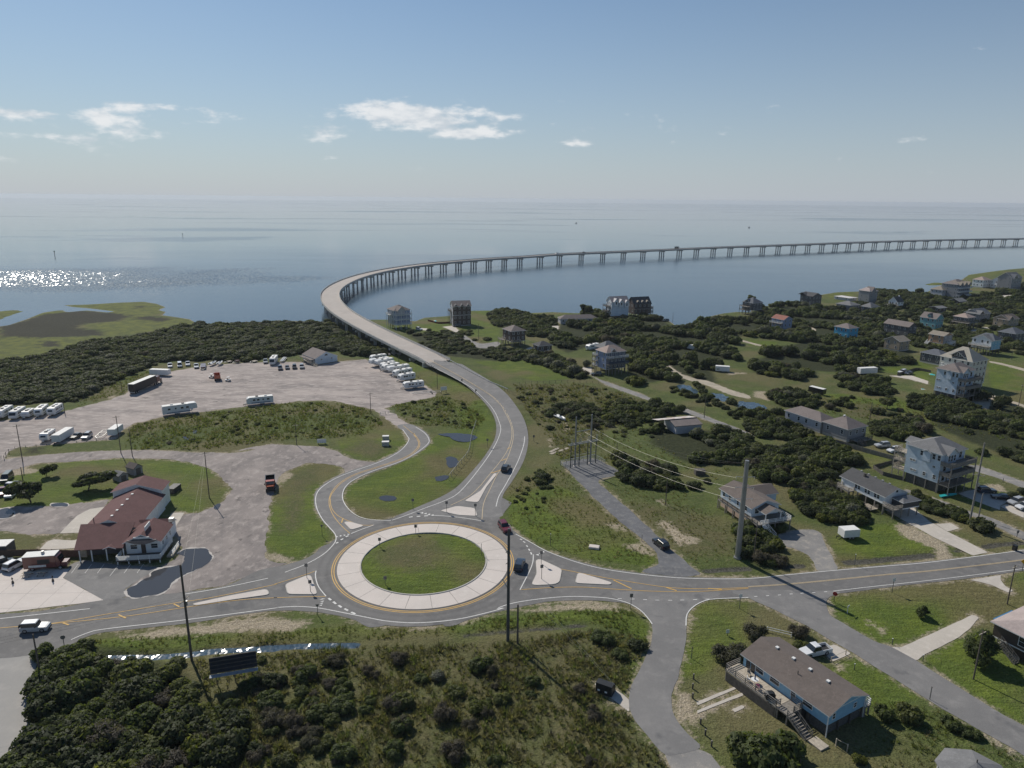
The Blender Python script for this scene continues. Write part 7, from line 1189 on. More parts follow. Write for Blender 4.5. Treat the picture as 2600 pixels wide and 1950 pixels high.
# billboard, seen from behind
bb = board('large dark billboard seen from behind beside the ditch', 'I', (1700, 1010), (2075, 945), 2.4, 5.3, pmat('billboard_back', (.02, .024, .035), .7, .2, 1.0), 'billboard', 3)
Lb = float(np.linalg.norm(G(*q1('I', 1700, 1010)) - G(*q1('I', 2075, 945))))
for z in (2.45, 3.15, 3.85, 4.55, 5.2): MB().bx(0, -.16, z, Lb, -.065, z + .12).build('stringer', WOODD, bb)
MB().bx(-.1, -.9, 2.2, Lb + .1, -.1, 2.3).build('catwalk', pmat('grey_plank', (.35, .37, .40), .8, .15), bb)
# fences
def fence(label, pts, h=1.2, kind='board', mat=WOOD, name='fence'):
    P = np.array([p[:2] for p in W2(pts)]); o0 = P[0]; o = thing(name, label, 'fence', (o0[0], o0[1], 0)); Q = P - o0; pm = MB().box((0, 0, h / 2), (.12, .12, h + .1)).mesh('post', mat)
    n = max(2, int(plen(Q) / 2.4)); R_ = resamp(Q, n)
    for p in R_: link('post', pm, o, loc=(p[0], p[1], 0))
    for a, b in zip(R_, R_[1:]):
        if kind == 'board': MB().bar((a[0], a[1], h * .5), (b[0], b[1], h * .5), .05, h * .92).build('panel', mat, o)
        else:
            m = MB(); ks = (1.0, .55) if kind == 'rail' else (1.0,)
            for k in ks: m.bar((a[0], a[1], h * k - .06), (b[0], b[1], h * k - .06), .06, .1 if kind == 'rail' else .04)
            for j, k in enumerate(ks): MB().bar((a[0], a[1], h * k - .06), (b[0], b[1], h * k - .06), .06, .1 if kind == 'rail' else .04).build('rail', mat, o)
    return o
fence('low timber rail in front of the trailers at left', q('A', 120, 1385, 330, 1362) + q('A', 560, 1342, 930, 1312), .5, 'one', WOODL); fence('wire fence at the left lane corner', q('A', 35, 1478, 60, 1425, 170, 1420), 1.3, 'one', WOODD); fence('brown slatted fence behind the food truck', q('c', -80, 1180, 160, 1175, 480, 1165, 800, 1175, 1030, 1180), 1.7, 'board', pmat('brown_fence', (.16, .10, .075), .9, .2, 3)); fence('pale fence panel joining the restaurant porch', q('c', 1030, 1180, 1110, 1180), 1.6, 'board', WOODL)
fence('metal post fence through the lawn between the roads', q('B', 1925, 1190, 1890, 1290, 1870, 1420, 1850, 1460, 1780, 1540, 1735, 1600, 1705, 1640), 1.5, 'one', GALV); fence('dark post fence across the rough field', q('C', 330, 880, 500, 868, 700, 860, 850, 862, 1010, 868), 1.2, 'one', WOODD); fence('dark board fence beside the low hip roofed houses', q('H', 560, 215, 730, 255, 950, 320, 1200, 390), 1.7, 'board', WOOD); fence('dark board fence around the small pool', q('H', 1230, 385, 1000, 445, 1080, 500, 1240, 540), 1.3, 'board', WOODD); fence('white rail fence on the blue house lawn', q('L', 150, 565, 280, 560, 345, 612), 1.0, 'rail', TRIM); fence('thin white posts with rope beside the white pickup', q('L', 665, 805, 725, 778, 780, 752), .9, 'one', WOODL)
fence('red board fence around the waterfront pool', q('e', 700, 420, 835, 458, 1040, 450), 1.3, 'board', pmat('red_fence', (.17, .05, .04), .9, .2, 2)); fence('left half of the metal gate to the gravel lot', q('B', 1155, 1118, 1198, 1112), 1.1, 'rail', GALV, 'gate'); fence('right half of the metal gate to the gravel lot', q('B', 1218, 1110, 1268, 1106), 1.1, 'rail', GALV, 'gate'); fence('pool yard fence of the tall white houses', q('i', 430, 520, 700, 440, 900, 480), 1.3, 'board', WOODD); fence('fence posts along the trailer row lawn', q('a', 1640, 1090, 1760, 1170, 1850, 1240), .9, 'one', WOODD)
fence('two pale posts with wire at the corner of the blue house shadow', q('L', 700, 1490, 790, 1535), 1.4, 'one', WOODL)
POOL = pmat('pool_water', (.05, .52, .52), .08, .05)
for k, (p_, lb) in enumerate(((q('j', 245, 622, 350, 590, 415, 592, 405, 680), 'small turquoise pool beside the tall white house'), (q('i', 885, 495, 960, 490, 965, 525, 900, 525), 'turquoise pool behind the taupe roofed tall house'), (q('i', 770, 690, 820, 670, 860, 690, 830, 712, 775, 712), 'turquoise pool at the side of the taupe roofed tall house'), (q('e', 790, 410, 880, 402, 880, 430, 800, 432), 'waterfront pool below the grey brown house'))):
    Q = [p[:2] for p in W2(p_)]; c = np.mean(Q, 0); o = thing('swimming_pool', lb, 'pool', (c[0], c[1], 0)); n = len(Q); E_ = [(x - c[0], y - c[1]) for x, y in Q]; B2 = [(x * 1.25, y * 1.25) for x, y in E_]
    MB().add([(x, y, .09) for x, y in E_], [tuple(range(n))]).build('pool_surface', POOL, o); MB().add([(x, y, .08) for x, y in B2] + [(x, y, .0) for x, y in B2], [tuple(range(n))] + [(k2, n + k2, n + (k2 + 1) % n, (k2 + 1) % n) for k2 in range(n)]).build('pool_surround', CONCW, o)
# assorted
def boxy(name, label, cat, code, px, dims, mat, rz=.3, lid=None, z=0.0, lidname='lid', **kw):
    p = G(*q1(code, *px)); o = thing(name, label, cat, (p[0], p[1], z), rz); MB().box((0, 0, dims[2] / 2), dims).build('body', mat, o)
    MB().box((0, 0, dims[2] + .061), (dims[0] + .08, dims[1] + .08, .12)).build(lidname, lid or mat, o); return o
boxy('utility_cabinet', 'nearer beige utility cabinet by the slip road', 'cabinet', 'B', (1198, 1368), (2.2, 1.3, 1.5), pmat('beige_box', (.42, .41, .37), .6, .05), .1, RVR); boxy('utility_cabinet', 'farther beige utility cabinet by the slip road', 'cabinet', 'B', (1200, 1322), (2.0, 1.2, 1.5), MATS['beige_box'], .1, RVR)
p = G(*q1('K', 1065, 1045)); o = thing('dumpster', 'dark rubbish bin shed on the concrete pad by the lower street', 'bin', (p[0], p[1], .06), math.radians(-28)); MB().prism([(-.9, .15), (.9, .15), (.9, 1.1), (.35, 1.75), (-.9, 1.75)], 'x', -1.35, 1.35).build('body', pmat('bin_dark', (.018, .02, .022), .5, .2), o)
for x in (-.7, .5): MB().bx(x - .3, -.93, .4, x + .1, -.905, .7).build('bin_label', SIGNW, o)
MB().bx(-1.4, -.95, 0, 1.4, .95, .15).build('skid', BLACKP, o)
boxy('dumpster', 'dark open dumpster beside the restaurant lawn', 'bin', 'E', (1400, 470), (3.6, 1.9, 1.5), BLACKP, 1.5); boxy('wheelie_bin', 'dark wheelie bin at the edge of the right road', 'bin', 'H', (2135, 1098), (.7, .8, 1.2), MATS['bin_dark'], .2)
boxy('storage_box', 'dark box trailer wreck on the grass behind the white house', 'box', 'G', (1820, 330), (2.8, 1.8, 1.4), WOODD, .1); boxy('storage_shack', 'small white roofed shack left of the brown fence', 'shack', 'c', (20, 1120), (4.2, 3.2, 2.2), SID['dkgrey'], .1, RVR, lidname='roof')
p = G(*q1('G', 975, 925)); o = thing('concrete_slab', 'pale concrete slab lying in the grass right of the roundabout', 'slab', (p[0], p[1], .05), -.25); MB().box((0, 0, .3), (2.3, 1.5, .45)).build('block', CONC, o); MB().box((0, 0, .56), (2.1, 1.3, .06)).build('cover', CONC, o)
for k, (a, b, lb) in enumerate((((625, 1435), (770, 1385), 'upper long timber plank lying in the scrub'), ((620, 1420), (690, 1385), 'short timber plank lying beside the long plank'))):
    A, B = G(*q1('C', *a)), G(*q1('C', *b)); o = thing('timber_pile', lb, 'planks', tuple(A), head(A, B)); L_ = float(np.linalg.norm(B - A))
    for j in range(3): MB().bx(0, -.5 + .35 * j, .12, L_, -.2 + .35 * j, .22).build('plank', WOODL, o)
    for x in (.4, L_ - .4): MB().bx(x - .1, -.5, 0, x + .1, .6, .118).build('bearer', WOODD, o)
rockm = pmat('riprap', (.36, .34, .31), .9, .2, 2); ro = thing('riprap', 'heap of pale rocks at the bridge abutment', 'rocks', tuple(G(*q1('B', 1250, 632), 0)))
for k in range(26):
    r = .35 + .35 * rng.random(); s_ = MB(); s_.sphere((0, 0, 0), r, 6, 4, .7); s_.v = [tuple(np.array(p) * (1 + .25 * (rng.random() - .5))) for p in s_.v]; s_.build('rock', rockm, ro).location = ((rng.random() - .5) * 9, (rng.random() - .5) * 5, .2 + .7 * rng.random())
for k, (x, y) in enumerate(((1772, 945), (1765, 1022), (1765, 1100), (1828, 1305), (1866, 1395), (1916, 1485))):
    p = G(*q1('K', x, y)); o = thing('bollard', f'timber bollard number {("one", "two", "three", "four", "five", "six")[k]} from the top along the lower street' if False else ('topmost', 'second', 'third', 'fourth', 'fifth', 'lowest')[k] + ' short timber post along the lower side street', 'post', (p[0], p[1], 0), group='short timber posts along the lower side street'); MB().tube((0, 0, -.1), (0, 0, .95), .14, .13, 8).build('post', WOODD, o); MB().tube((0, 0, .95), (0, 0, 1.0), .15, .12, 8).build('post_cap', WOOD, o)
# clutter on the blue house deck
def onto(o, x, y, z): return at(o, x, y, z)
for k, (x, y, c_, lb) in enumerate(((-1.2, 13.6, WOODL, 'pale wooden chair on the blue house deck by the glass doors'), (-2.4, 12.6, TRIM, 'white chair in the middle of the blue house deck'), (-2.6, 10.6, pmat('pink_plastic', (.6, .12, .25), .5, .05), 'pink chair at the deck rail of the blue house'))):
    p = onto(BLUEH, x, y, 2.02); o = thing('deck_chair', lb, 'chair', p, k * 1.3); MB().bx(-.25, -.25, .4, .25, .25, .46).build('seat', c_, o); MB().bx(-.25, .2, .461, .25, .26, 1.0).build('backrest', c_, o)
    for sx in (-.21, .21):
        for sy in (-.21, .21): MB().box((sx, sy, .2), (.05, .05, .4)).build('leg', c_, o)
p = onto(BLUEH, -1.9, 11.8, 2.02); o = thing('deck_table', 'round white table with closed blue umbrella on the blue house deck', 'table', p); MB().tube((0, 0, .68), (0, 0, .72), .6, n=14).build('table_top', TRIM, o); MB().tube((0, 0, 0), (0, 0, .68), .06).build('leg', TRIM, o); MB().tube((0, 0, .72), (0, 0, 2.1), .13, .04, 8).build('umbrella', pmat('blue_cloth', (.03, .08, .2), .8, .1), o)
p = onto(BLUEH, -2.6, 8.2, 2.02); o = thing('grill', 'black covered grill on the blue house deck', 'grill', p); MB().prism([(-.7, 0), (.7, 0), (.75, .8), (.4, 1.1), (-.4, 1.1), (-.75, .8)], 'y', -.4, .4).build('cover', MATS['bin_dark'], o); MB().bx(-.95, -.3, .7, -.76, .3, .76).build('side_shelf', BLACKP, o)
for k, (c_, px, lb) in enumerate((('j', (1150, 1000), 'turquoise kayak lying by the tall white house'),)):
    p = G(*q1(c_, *px)); o = thing('kayak', lb, 'kayak', (p[0], p[1], 0), .3); h_ = hull(o, 5.5, 1.0, POOL); h_.scale = (1, 1, .6); MB().bx(-.5, -.25, .42, .3, .25, .5).build('seat', BLACKP, o)
# far marks on the water
for (x, y), lb in (((139, 648), 'left channel marker post standing in the water'), ((464, 600), 'right channel marker post standing in the water')):
    p = G(x, y, -.25); o = thing('channel_marker', lb, 'marker', (p[0], p[1], -.6)); MB().tube((0, 0, -1), (0, 0, 5.5), .35, .3).build('pile', WOODD, o); MB().box((0, 0, 5.2), (1.6, .15, 1.6)).build('board', SIGNG, o)
for (x, y), lb in (((1463, 567), 'left distant fishing boat on the sound'), ((1902, 578), 'right distant fishing boat on the sound')):
    p = G(x, y, -.25); o = thing('fishing_boat', lb, 'boat', (p[0], p[1], -.5), .4); h_ = hull(o, 8, 2.8); MB().bx(-1.5, -1, 1.0, 1.0, 1, 3.0).build('wheelhouse', SID['dkgrey'], o)
i_ = int(np.argmin([abs(PX(p_)[0] - q1('y', 1535, 250)[0]) + (0 if p_[1] > 600 else 9999) for p_ in path])); p0, p1 = path[i_], path[i_ - 1]; o = thing('box_truck', 'dark box truck crossing the bridge', 'truck', tuple(p0 + [0, 0, .05]), head(p0, p1)); MB().bx(-4, -1.2, .9, 2.2, 1.2, 3.9).build('box', PAINT['dark'], o); MB().bx(2.3, -1.1, .7, 4.2, 1.1, 2.7).build('cab', PAINT['white'], o); MB().bx(4.201, -.9, 1.6, 4.24, .9, 2.5).build('windscreen', CARGL, o); wheels(o, (-2.6, 3.2), 1.0, .48, .3); MB().bx(-4, -.5, .6, 4, .5, .85).build('chassis', BLACKP, o)
# ================================================================ vegetation
def leafmat(name, c1, c2, c3, tr=.48):
    M = bpy.data.materials.new(name); M.use_nodes = True; g = NT(M.node_tree); b = g.n['Principled BSDF']; out = g.n['Material Output']
    co = g.new('ShaderNodeTexCoord').outputs['Object']; r = g.new('ShaderNodeObjectInfo').outputs['Random']
    c = g.mix(g.ss(g.noise(co, 2.2, 3, .65), .36, .66), c1, c2); c = g.mix(g.ss(r, .55, 1.0, 0, .75), c, c3)
    f = g.ss(g.noise(co, 9.0, 2, .6), .3, .7, .72, 1.3); c = g.mix(1.0, c, g.comb(f, f, f), 'MULTIPLY')
    g.put(b.inputs['Base Color'], c); b.inputs['Roughness'].default_value = .62; b.inputs['Specular IOR Level'].default_value = .25
    t = g.new('ShaderNodeBsdfTranslucent'); g.put(t.inputs[0], g.mix(1.0, c, (1.25, 1.3, .7), 'MULTIPLY')); mx = g.new('ShaderNodeMixShader'); mx.inputs[0].default_value = tr
    g.l.new(b.outputs[0], mx.inputs[1]); g.l.new(t.outputs[0], mx.inputs[2]); g.l.new(mx.outputs[0], out.inputs[0]); return M
LDARK = leafmat('cedar_leaf', (.047, .060, .029), (.072, .089, .040), (.104, .114, .048)); LMID = leafmat('myrtle_leaf', (.070, .092, .034), (.106, .130, .046), (.138, .150, .056)); LYEL = leafmat('yellow_green_leaf', (.095, .112, .026), (.135, .145, .034), (.085, .100, .030)); LGREY = leafmat('silver_leaf', (.120, .130, .096), (.180, .184, .148), (.100, .110, .074)); LTWIG = leafmat('twiggy_leaf', (.082, .073, .058), (.120, .108, .086), (.072, .076, .046)); LREED = leafmat('grass_blade', (.150, .148, .066), (.200, .184, .092), (.220, .190, .112), .55); LGRN = leafmat('green_blade', (.112, .138, .046), (.140, .165, .054), (.165, .170, .066), .55); BARK = pmat('bark', (.085, .072, .058), .95, .25, 3)
def crownmesh(name, mat, seed, style='dome', nl=3400, leaf=.088):
    r = np.random.default_rng(seed); nb = {'dome': 15, 'flat': 14, 'spiky': 16, 'round': 9, 'twig': 12}[style]; B = []
    for k in range(nb):
        a = 2 * PI * r.random(); d = math.sqrt(r.random())
        if style == 'dome': B.append((.72 * d * math.cos(a), .72 * d * math.sin(a), .28 + .50 * r.random() * (1 - d * .7), .20 + .24 * r.random() ** 1.5))
        elif style == 'flat': B.append((.80 * d * math.cos(a) + .15, .55 * d * math.sin(a),    .58 + .28 * r.random() + .15 * d * math.cos(a), .20 + .16 * r.random()))
        elif style == 'spiky': h_ = r.random(); B.append((.62 * (1 - h_) * math.cos(a), .62 * (1 - h_) * math.sin(a), .25 + .85 * h_, .15 + .12 * (1 - h_)))
        elif style == 'round': B.append((.35 * d * math.cos(a), .35 * d * math.sin(a), .42 + .2 * r.random(), .42 + .12 * r.random()))
        else: B.append((.6 * d * math.cos(a), .6 * d * math.sin(a), .3 + .35 * r.random(), .26 + .18 * r.random()))
    B = np.array(B); wgt = B[:, 3] ** 2; ix = r.choice(nb, nl, p=wgt / wgt.sum()); n = r.normal(size=(nl, 3)); n[:, 2] = np.where(r.random(nl) < .72, np.abs(n[:, 2]), n[:, 2]); n /= np.linalg.norm(n, axis=1, keepdims=True)
    rad = B[ix, 3] * (.66 + .70 * r.random(nl) ** 1.4); P = B[ix, :3] + n * rad[:, None] * [1, 1, .82 if style != 'flat' else .5]; P[:, 2] = np.maximum(P[:, 2], .02)
    nn = n + r.normal(size=(nl, 3)) * .7 + [0, 0, .25]; nn /= np.linalg.norm(nn, axis=1, keepdims=True); t = np.cross(nn, r.normal(size=(nl, 3))); t /= np.maximum(np.linalg.norm(t, axis=1, keepdims=True), 1e-6); u = np.cross(nn, t)
    s_ = leaf * (.55 + .9 * r.random(nl))[:, None]; asp = 1.0 if style not in ('twig', 'spiky') else .45
    V = np.stack([P - t * s_, P + u * s_ * asp * .8, P + t * s_ + nn * s_ * .25, P - u * s_ * asp * .8], 1).reshape(-1, 3); F = [(4 * k + 3, 4 * k + 2, 4 * k + 1, 4 * k) for k in range(nl)]
    m = MB(); m.v = [tuple(v) for v in V]; m.f = F; m.mi = [0] * nl
    if style != 'twig':
        for b in B: m.sphere(b[:3], b[3] * .62, 7, 4, .75)
    me = m.mesh(name, mat, True); vn = n * .45 + nn * .55 + [0, 0, .1]; vn /= np.linalg.norm(vn, axis=1, keepdims=True); N_ = np.repeat(vn, 4, 0)
    if len(m.v) > len(N_): C_ = np.repeat(B[:, :3], (len(m.v) - len(N_)) // nb, 0); d = np.array(m.v[len(N_):]) - C_; N_ = np.vstack([N_, d / np.maximum(np.linalg.norm(d, axis=1, keepdims=True), 1e-6)])
    me.normals_split_custom_set_from_vertices(N_.tolist()); return me
CRW = [crownmesh('crown', LDARK, 1, 'dome'), crownmesh('crown', LDARK, 2, 'dome'), crownmesh('crown', LMID, 3, 'dome'), crownmesh('crown', LMID, 4, 'dome'), crownmesh('crown', LDARK, 5, 'round', 3000), crownmesh('crown', LYEL, 6, 'dome', 3000), crownmesh('crown', LTWIG, 7, 'twig', 3200, .085), crownmesh('crown', LGREY, 8, 'round', 3200, .08), crownmesh('crown', LDARK, 9, 'flat', 3400, .095), crownmesh('crown', LMID, 10, 'spiky', 3000, .095), crownmesh('crown', LDARK, 11, 'flat', 3400, .095)]
def trunkmesh(style):
    m = MB()
    if style == 'flat': m.tube((-.10, 0, -.05), (.02, .02, .42), .045, .035, 6); m.tube((.02, .02, .42), (.35, .1, .72), .035, .015, 5); m.tube((.02, .02, .42), (-.28, -.12, .62), .03, .012, 5); m.tube((.02, .02, .42), (.1, -.2, .68), .028, .012, 5)
    else: m.tube((0, 0, -.05), (.03, .02, .45), .04, .025, 6); m.tube((.02, .01, .2), (.25, .1, .5), .025, .01, 5); m.tube((.02, .01, .2), (-.2, .18, .5), .025, .01, 5)
    return m.mesh('trunk', BARK)
TRK = dict(flat=trunkmesh('flat'), dome=trunkmesh('dome'))
def tree(name, label, cat, x, y, r, hz=1.0, v=0, rz=0.0, group=None, trunk='dome', z=None, stretch=1.0):
    o = thing(name, label, cat, (x, y, gz(x, y) - .03 if z is None else z), rz, group); o.scale = (r * stretch, r, r * hz); link('crown', CRW[v], o); link('trunk', TRK[trunk], o); return o
def tp(name, label, cat, code, px, r, hz=1.0, v=0, rz=0.0, trunk='dome', stretch=1.0, group=None): p = G(*q1(code, *px)); return tree(name, label, cat, p[0], p[1], r, hz, v, rz, group, trunk, None, stretch)
# --- trees and bushes one can point at
tp('windswept_tree', 'small dark tree at the top of the restaurant lawn', 'tree', 'c', (600, 162), 2.6, 1.25, 10, .3, 'flat'); tp('windswept_tree', 'wind-bent dark tree leaning right in the middle of the restaurant lawn', 'tree', 'c', (1150, 325), 3.9, 1.0, 8, .35, 'flat', 1.3); tp('windswept_tree', 'broad dark tree with two trunks beside the white off-road car', 'tree', 'c', (380, 480), 4.4, 1.15, 10, 2.9, 'flat')
tp('pine_tree', 'spreading pine tree beside the pole and brown house at right', 'tree', 'L', (1850, 810), 4.4, 1.15, 9, .4); tp('spiky_bush', 'lone spiky bush on the right roadside lawn', 'bush', 'L', (1395, 450), 1.8, 1.1, 9)
for lb, c_, px, r, hz_, v in (('left bush on the slope right of the blue house', 'L', (1085, 1260), 1.7, 1.2, 3), ('right bush on the slope right of the blue house', 'L', (1290, 1265), 2.0, 1.2, 2), ('bushy plant by the lane below the mailbox', 'L', (1620, 1330), 1.7, .9, 3), ('low bush farther down the lane below the mailbox', 'L', (1780, 1400), 1.5, .8, 2), ('small yellowish bush at the edge of the blue house shadow', 'L', (885, 1610), 1.0, 1.2, 5), ('big leafy tree at the lower edge left of the grey post', 'L', (190, 1640), 4.6, 1.1, 3), ('second leafy tree at the lower edge beside the grey post', 'L', (20, 1600), 3.4, 1.1, 2), ('twiggy shrub between the blue house and the white fence', 'L', (60, 620), 2.4, 1.1, 6), ('green shrub in front of the white pickup', 'L', (420, 700), 1.5, 1.0, 3), ('thin shrub right of the white fence', 'L', (395, 600), 2.0, 1.1, 6), ('brown twiggy shrub left of the blue house deck', 'K', (2060, 800), 3.3, .9, 6), ('dark green bush in the rough corner by the lower street', 'K', (1040, 650), 2.2, .8, 2), ('darker bush at the lower street corner', 'K', (1325, 700), 1.7, .9, 0), ('bush left of the lower street corner', 'K', (1180, 770), 1.5, .8, 2),
                              ('upper bush at the front of the white house', 'k', (560, 1090), 2.2, 1.1, 4), ('bush left of the white house stairs', 'k', (740, 1110), 2.0, 1.0, 7), ('bush below the roadside pole of the white house', 'k', (560, 1330), 2.6, 1.1, 0), ('bush on the near side of the gravel drive', 'k', (870, 1340), 1.6, .9, 0), ('twiggy bush at the drive mouth', 'k', (1000, 1560), 2.2, 1.0, 6), ('dark bush beside the ditch at the drive mouth', 'k', (860, 1560), 1.9, .8, 2),
                              ('round dark bush left of the pale drive near the bridge', 'e', (715, 578), 1.9, 1.1, 4), ('round dark bush right beside it near the bridge', 'e', (775, 602), 1.8, 1.0, 4), ('leafy bush under the tall grey pole', 'j', (1600, 1470), 3.0, .95, 0), ('small bush by the parked grey car', 'j', (2050, 1030), 1.7, 1.0, 4), ('bush at the right edge above the lane', 'j', (2190, 960), 1.6, 1.0, 4), ('bush by the timber posts on the lawn below the grey brown house', 'e', (1350, 690), 1.6, .8, 0), ('pair of low bushes right of the lawn pole', 'e', (1530, 685), 2.6, .7, 0), ('small bush left of the lawn pole', 'e', (1320, 600), 1.2, .9, 2),
                              ('pale silvery bush at the left of the bush row by the field', 'C', (480, 690), 3.4, 1.05, 7), ('second pale silvery bush of the row by the field', 'C', (610, 725), 3.6, 1.1, 7), ('third pale silvery bush of the row by the field', 'C', (680, 750), 3.6, 1.1, 7), ('largest pale silvery bush of the row by the field', 'C', (805, 800), 4.0, 1.1, 7), ('pale silvery bush beside the navy house', 'C', (915, 730), 2.6, 1.2, 7), ('dark bush on the grass behind the small white house', 'G', (1780, 445), 2.0, 1.1, 0), ('smaller dark bush right of it behind the white house', 'G', (1880, 400), 1.2, 1.1, 0), ('lone tree among the shrubs behind the substation', 'n', (760, 470), 2.0, 1.2, 6), ('dark bush on the highway verge by the substation', 'G', (560, 370), 2.4, 1.0, 0), ('bush clump left of the substation', 'G', (540, 400), 2.0, .8, 2),
                              ('small dark tree on the roadside at lower left', 'I', (350, 770), 1.9, 1.2, 2), ('tree in the brown meadow, left', 'i', (290, 985), 3.0, 1.2, 10), ('tree in the brown meadow, right', 'i', (400, 1160), 2.8, 1.1, 10), ('tree near the taupe roofed tall house corner', 'i', (1900, 900), 2.8, 1.2, 0), ('dark tree under the taupe roofed tall house decks', 'i', (1550, 850), 4.8, 1.0, 0), ('cedar by the lane below the tall white houses', 'i', (1850, 990), 2.4, 1.5, 4), ('solitary dark tree on the shore left of the white waterfront house', 'f', (520, 440), 4.6, 1.25, 8), ('pine on the far shore at right of the inlet', 'C', (2240, 200), 3.4, 1.4, 8)):
    tp('bush' if r < 3.3 and v not in (8, 10) else 'small_tree', lb, 'bush' if r < 3.3 and v not in (8, 10) else 'tree', c_, px, r, hz_, v, rng.random() * 6, 'flat' if v in (8, 10) else 'dome')
# --- thickets: the 300 that show largest are shrubs of their own, the rest one mass
def inhouse(x, y, pad=1.6):
    bad = np.zeros(x.shape, bool)
    for hx, hy, a, w, d in HOUSES:
        c, s_ = math.cos(a), math.sin(a); u = (x - hx) * c + (y - hy) * s_; v = -(x - hx) * s_ + (y - hy) * c; bad |= (u > -pad - 1) & (u < w + pad) & (v > -pad - 1.5) & (v < d + pad)
    return bad
def fill(poly, step, jit=.45, seed=1):
    A = np.array([p[:2] for p in poly]); r = np.random.default_rng(seed); x, y = np.meshgrid(np.arange(A[:, 0].min(), A[:, 0].max(), step), np.arange(A[:, 1].min(), A[:, 1].max(), step)); x = x.ravel() + r.normal(0, step * jit, x.size); y = y.ravel() + r.normal(0, step * jit, y.size); sd = polysd(x, y, A) if len(x) else x
    return x, y, sd
PT = []
spec = dict(band=(2.7, 1.5, 3.3, .85), corner=(2.6, 1.8, 3.5, .95), mid=(4.0, 2.2, 4.4, 1.05), n13=(3.2, 1.6, 2.7, .8), n5=(1.9, 1.7, 2.3, 1.1), n6=(1.6, 1.3, 1.8, .9), n11=(3.4, 1.8, 3.2, .95), n18=(4.6, 2.8, 4.2, 1.05), n1=(2.6, 1.4, 2.2, .8))
for k, (nm, poly) in enumerate(scrub_w.items()):
    st_, r0, r1, hz_ = spec.get(nm, (2.7, 1.7, 2.9, 1.0)); x, y, sd = fill(poly, st_, .4, 20 + k); ok = sd > -.4 - (7 if nm in ('mid', 'n11', 'n18', 'n13') else 1.2) * rng.random(len(x)) ** 4; x, y, sd = x[ok], y[ok], sd[ok]
    r_ = r0 + (r1 - r0) * rng.random(len(x)) ** 1.3; 
    if nm in ('mid', 'n11', 'n18', 'n13', 'n3', 'n2'): kp = (np.sin(x * .12 + 1.3 * np.sin(y * .08)) + np.sin(y * .13 + x * .04) + .5 * np.sin(x * .31 + y * .27) > (-.15 if nm in ('mid', 'n11') else -.5)) & (rng.random(len(x)) < .9); x, y, r_ = x[kp], y[kp], r_[kp]
    pv = {'corner': (.28, .2, .2, .13, .05, .07, .07, 0), 'band': (.3, .28, .14, .12, .1, .03, .02, .01), 'n1': (.3, .2, .2, .1, .1, 0, .1, 0)}.get(nm, (.22, .2, .21, .17, .09, .05, .03, .03)); v = rng.choice(8, len(x), p=np.array(pv) / sum(pv))
    PT.append(np.c_[x, y, r_, np.full(len(x), hz_) * (.7 + .6 * rng.random(len(x))), v, np.full(len(x), k)])
# loose shrubs over the rough fields
for poly, step, r0, r1, seed, pv in ((q('J', 160, 760, 1000, 740, 1800, 760, 2212, 900, 2212, 1659, 300, 1659, 150, 1100), 5.4, .7, 2.1, 5, (.03, .03, .24, .18, 0, .12, .36, .04)), (q('J', 150, 830, 700, 800, 1150, 900, 900, 1200, 1000, 1659, 150, 1659), 2.9, .8, 1.9, 25, (.1, .08, .24, .16, .02, .04, .34, .02)), (q('K', 0, 900, 700, 900, 1100, 1200, 1400, 1659, 0, 1659), 6.0, .6, 1.4, 6, (.02, .02, .3, .25, 0, .16, .25, 0)), (q('I', 1700, 1080, 2212, 980, 2212, 1659, 1800, 1659), 3.0, 1.2, 2.6, 7, (.3, .2, .15, .1, 0, .05, .2, 0)), (q('A', 1060, 1210, 1640, 1100, 2212, 1060, 2212, 1330, 1600, 1390, 1000, 1370), 5.5, .4, 1.0, 8, (.05, .05, .35, .3, 0, .2, .05, 0)), (q('B', 0, 1070, 600, 1020, 1000, 1060, 1150, 1180, 900, 1290, 0, 1320), 5.0, .4, 1.0, 9, (.05, .05, .35, .3, 0, .2, .05, 0)), (q('B', 1250, 1050, 1600, 980, 1900, 1050, 1990, 1150, 1900, 1230, 1600, 1210, 1330, 1130), 4.2, .5, 1.1, 10, (.15, .15, .3, .2, 0, .1, .1, 0)), (q('C', 320, 890, 1050, 900, 1450, 1020, 1000, 1180, 900, 1300, 560, 1250, 430, 1080), 5.0, .6, 1.6, 11, (.15, .1, .2, .2, 0, .1, .25, 0)), (q('G', 280, 430, 560, 280, 700, 420, 520, 620, 330, 620), 3.2, .5, 1.1, 12, (.1, .1, .3, .3, 0, .15, .05, 0)), (q('D', 560, 1100, 1500, 1160, 2212, 1250, 2212, 1500, 1400, 1400, 600, 1250), 9.0, 1.4, 2.8, 13, (.3, .2, .2, .1, .1, 0, .1, 0)), (q('C', 1000, 1180, 1500, 1080, 1700, 1240, 1400, 1330, 1100, 1300), 4.5, .8, 1.8, 14, (.2, .2, .2, .2, .1, .1, 0, 0)), (q('D', 1000, 280, 1450, 330, 2212, 380, 2212, 800, 1400, 760, 1050, 640, 640, 600), 7.5, 2.4, 4.0, 15, (.35, .25, .15, .1, .15, 0, 0, 0)), (q('C', 1650, 870, 2000, 880, 2212, 1000, 2212, 1200, 1900, 1050, 1560, 960), 3.6, 1.2, 2.6, 16, (.25, .25, .2, .1, .05, .15, 0, 0))):
    x, y, sd = fill(W2(poly), step, .5, seed); ok = sd > 0; x, y = x[ok], y[ok]; v = rng.choice(8, len(x), p=np.array(pv) / sum(pv)); PT.append(np.c_[x, y, r0 + (r1 - r0) * rng.random(len(x)) ** 1.6, .8 + .3 * rng.random(len(x)), v, np.full(len(x), 90)])
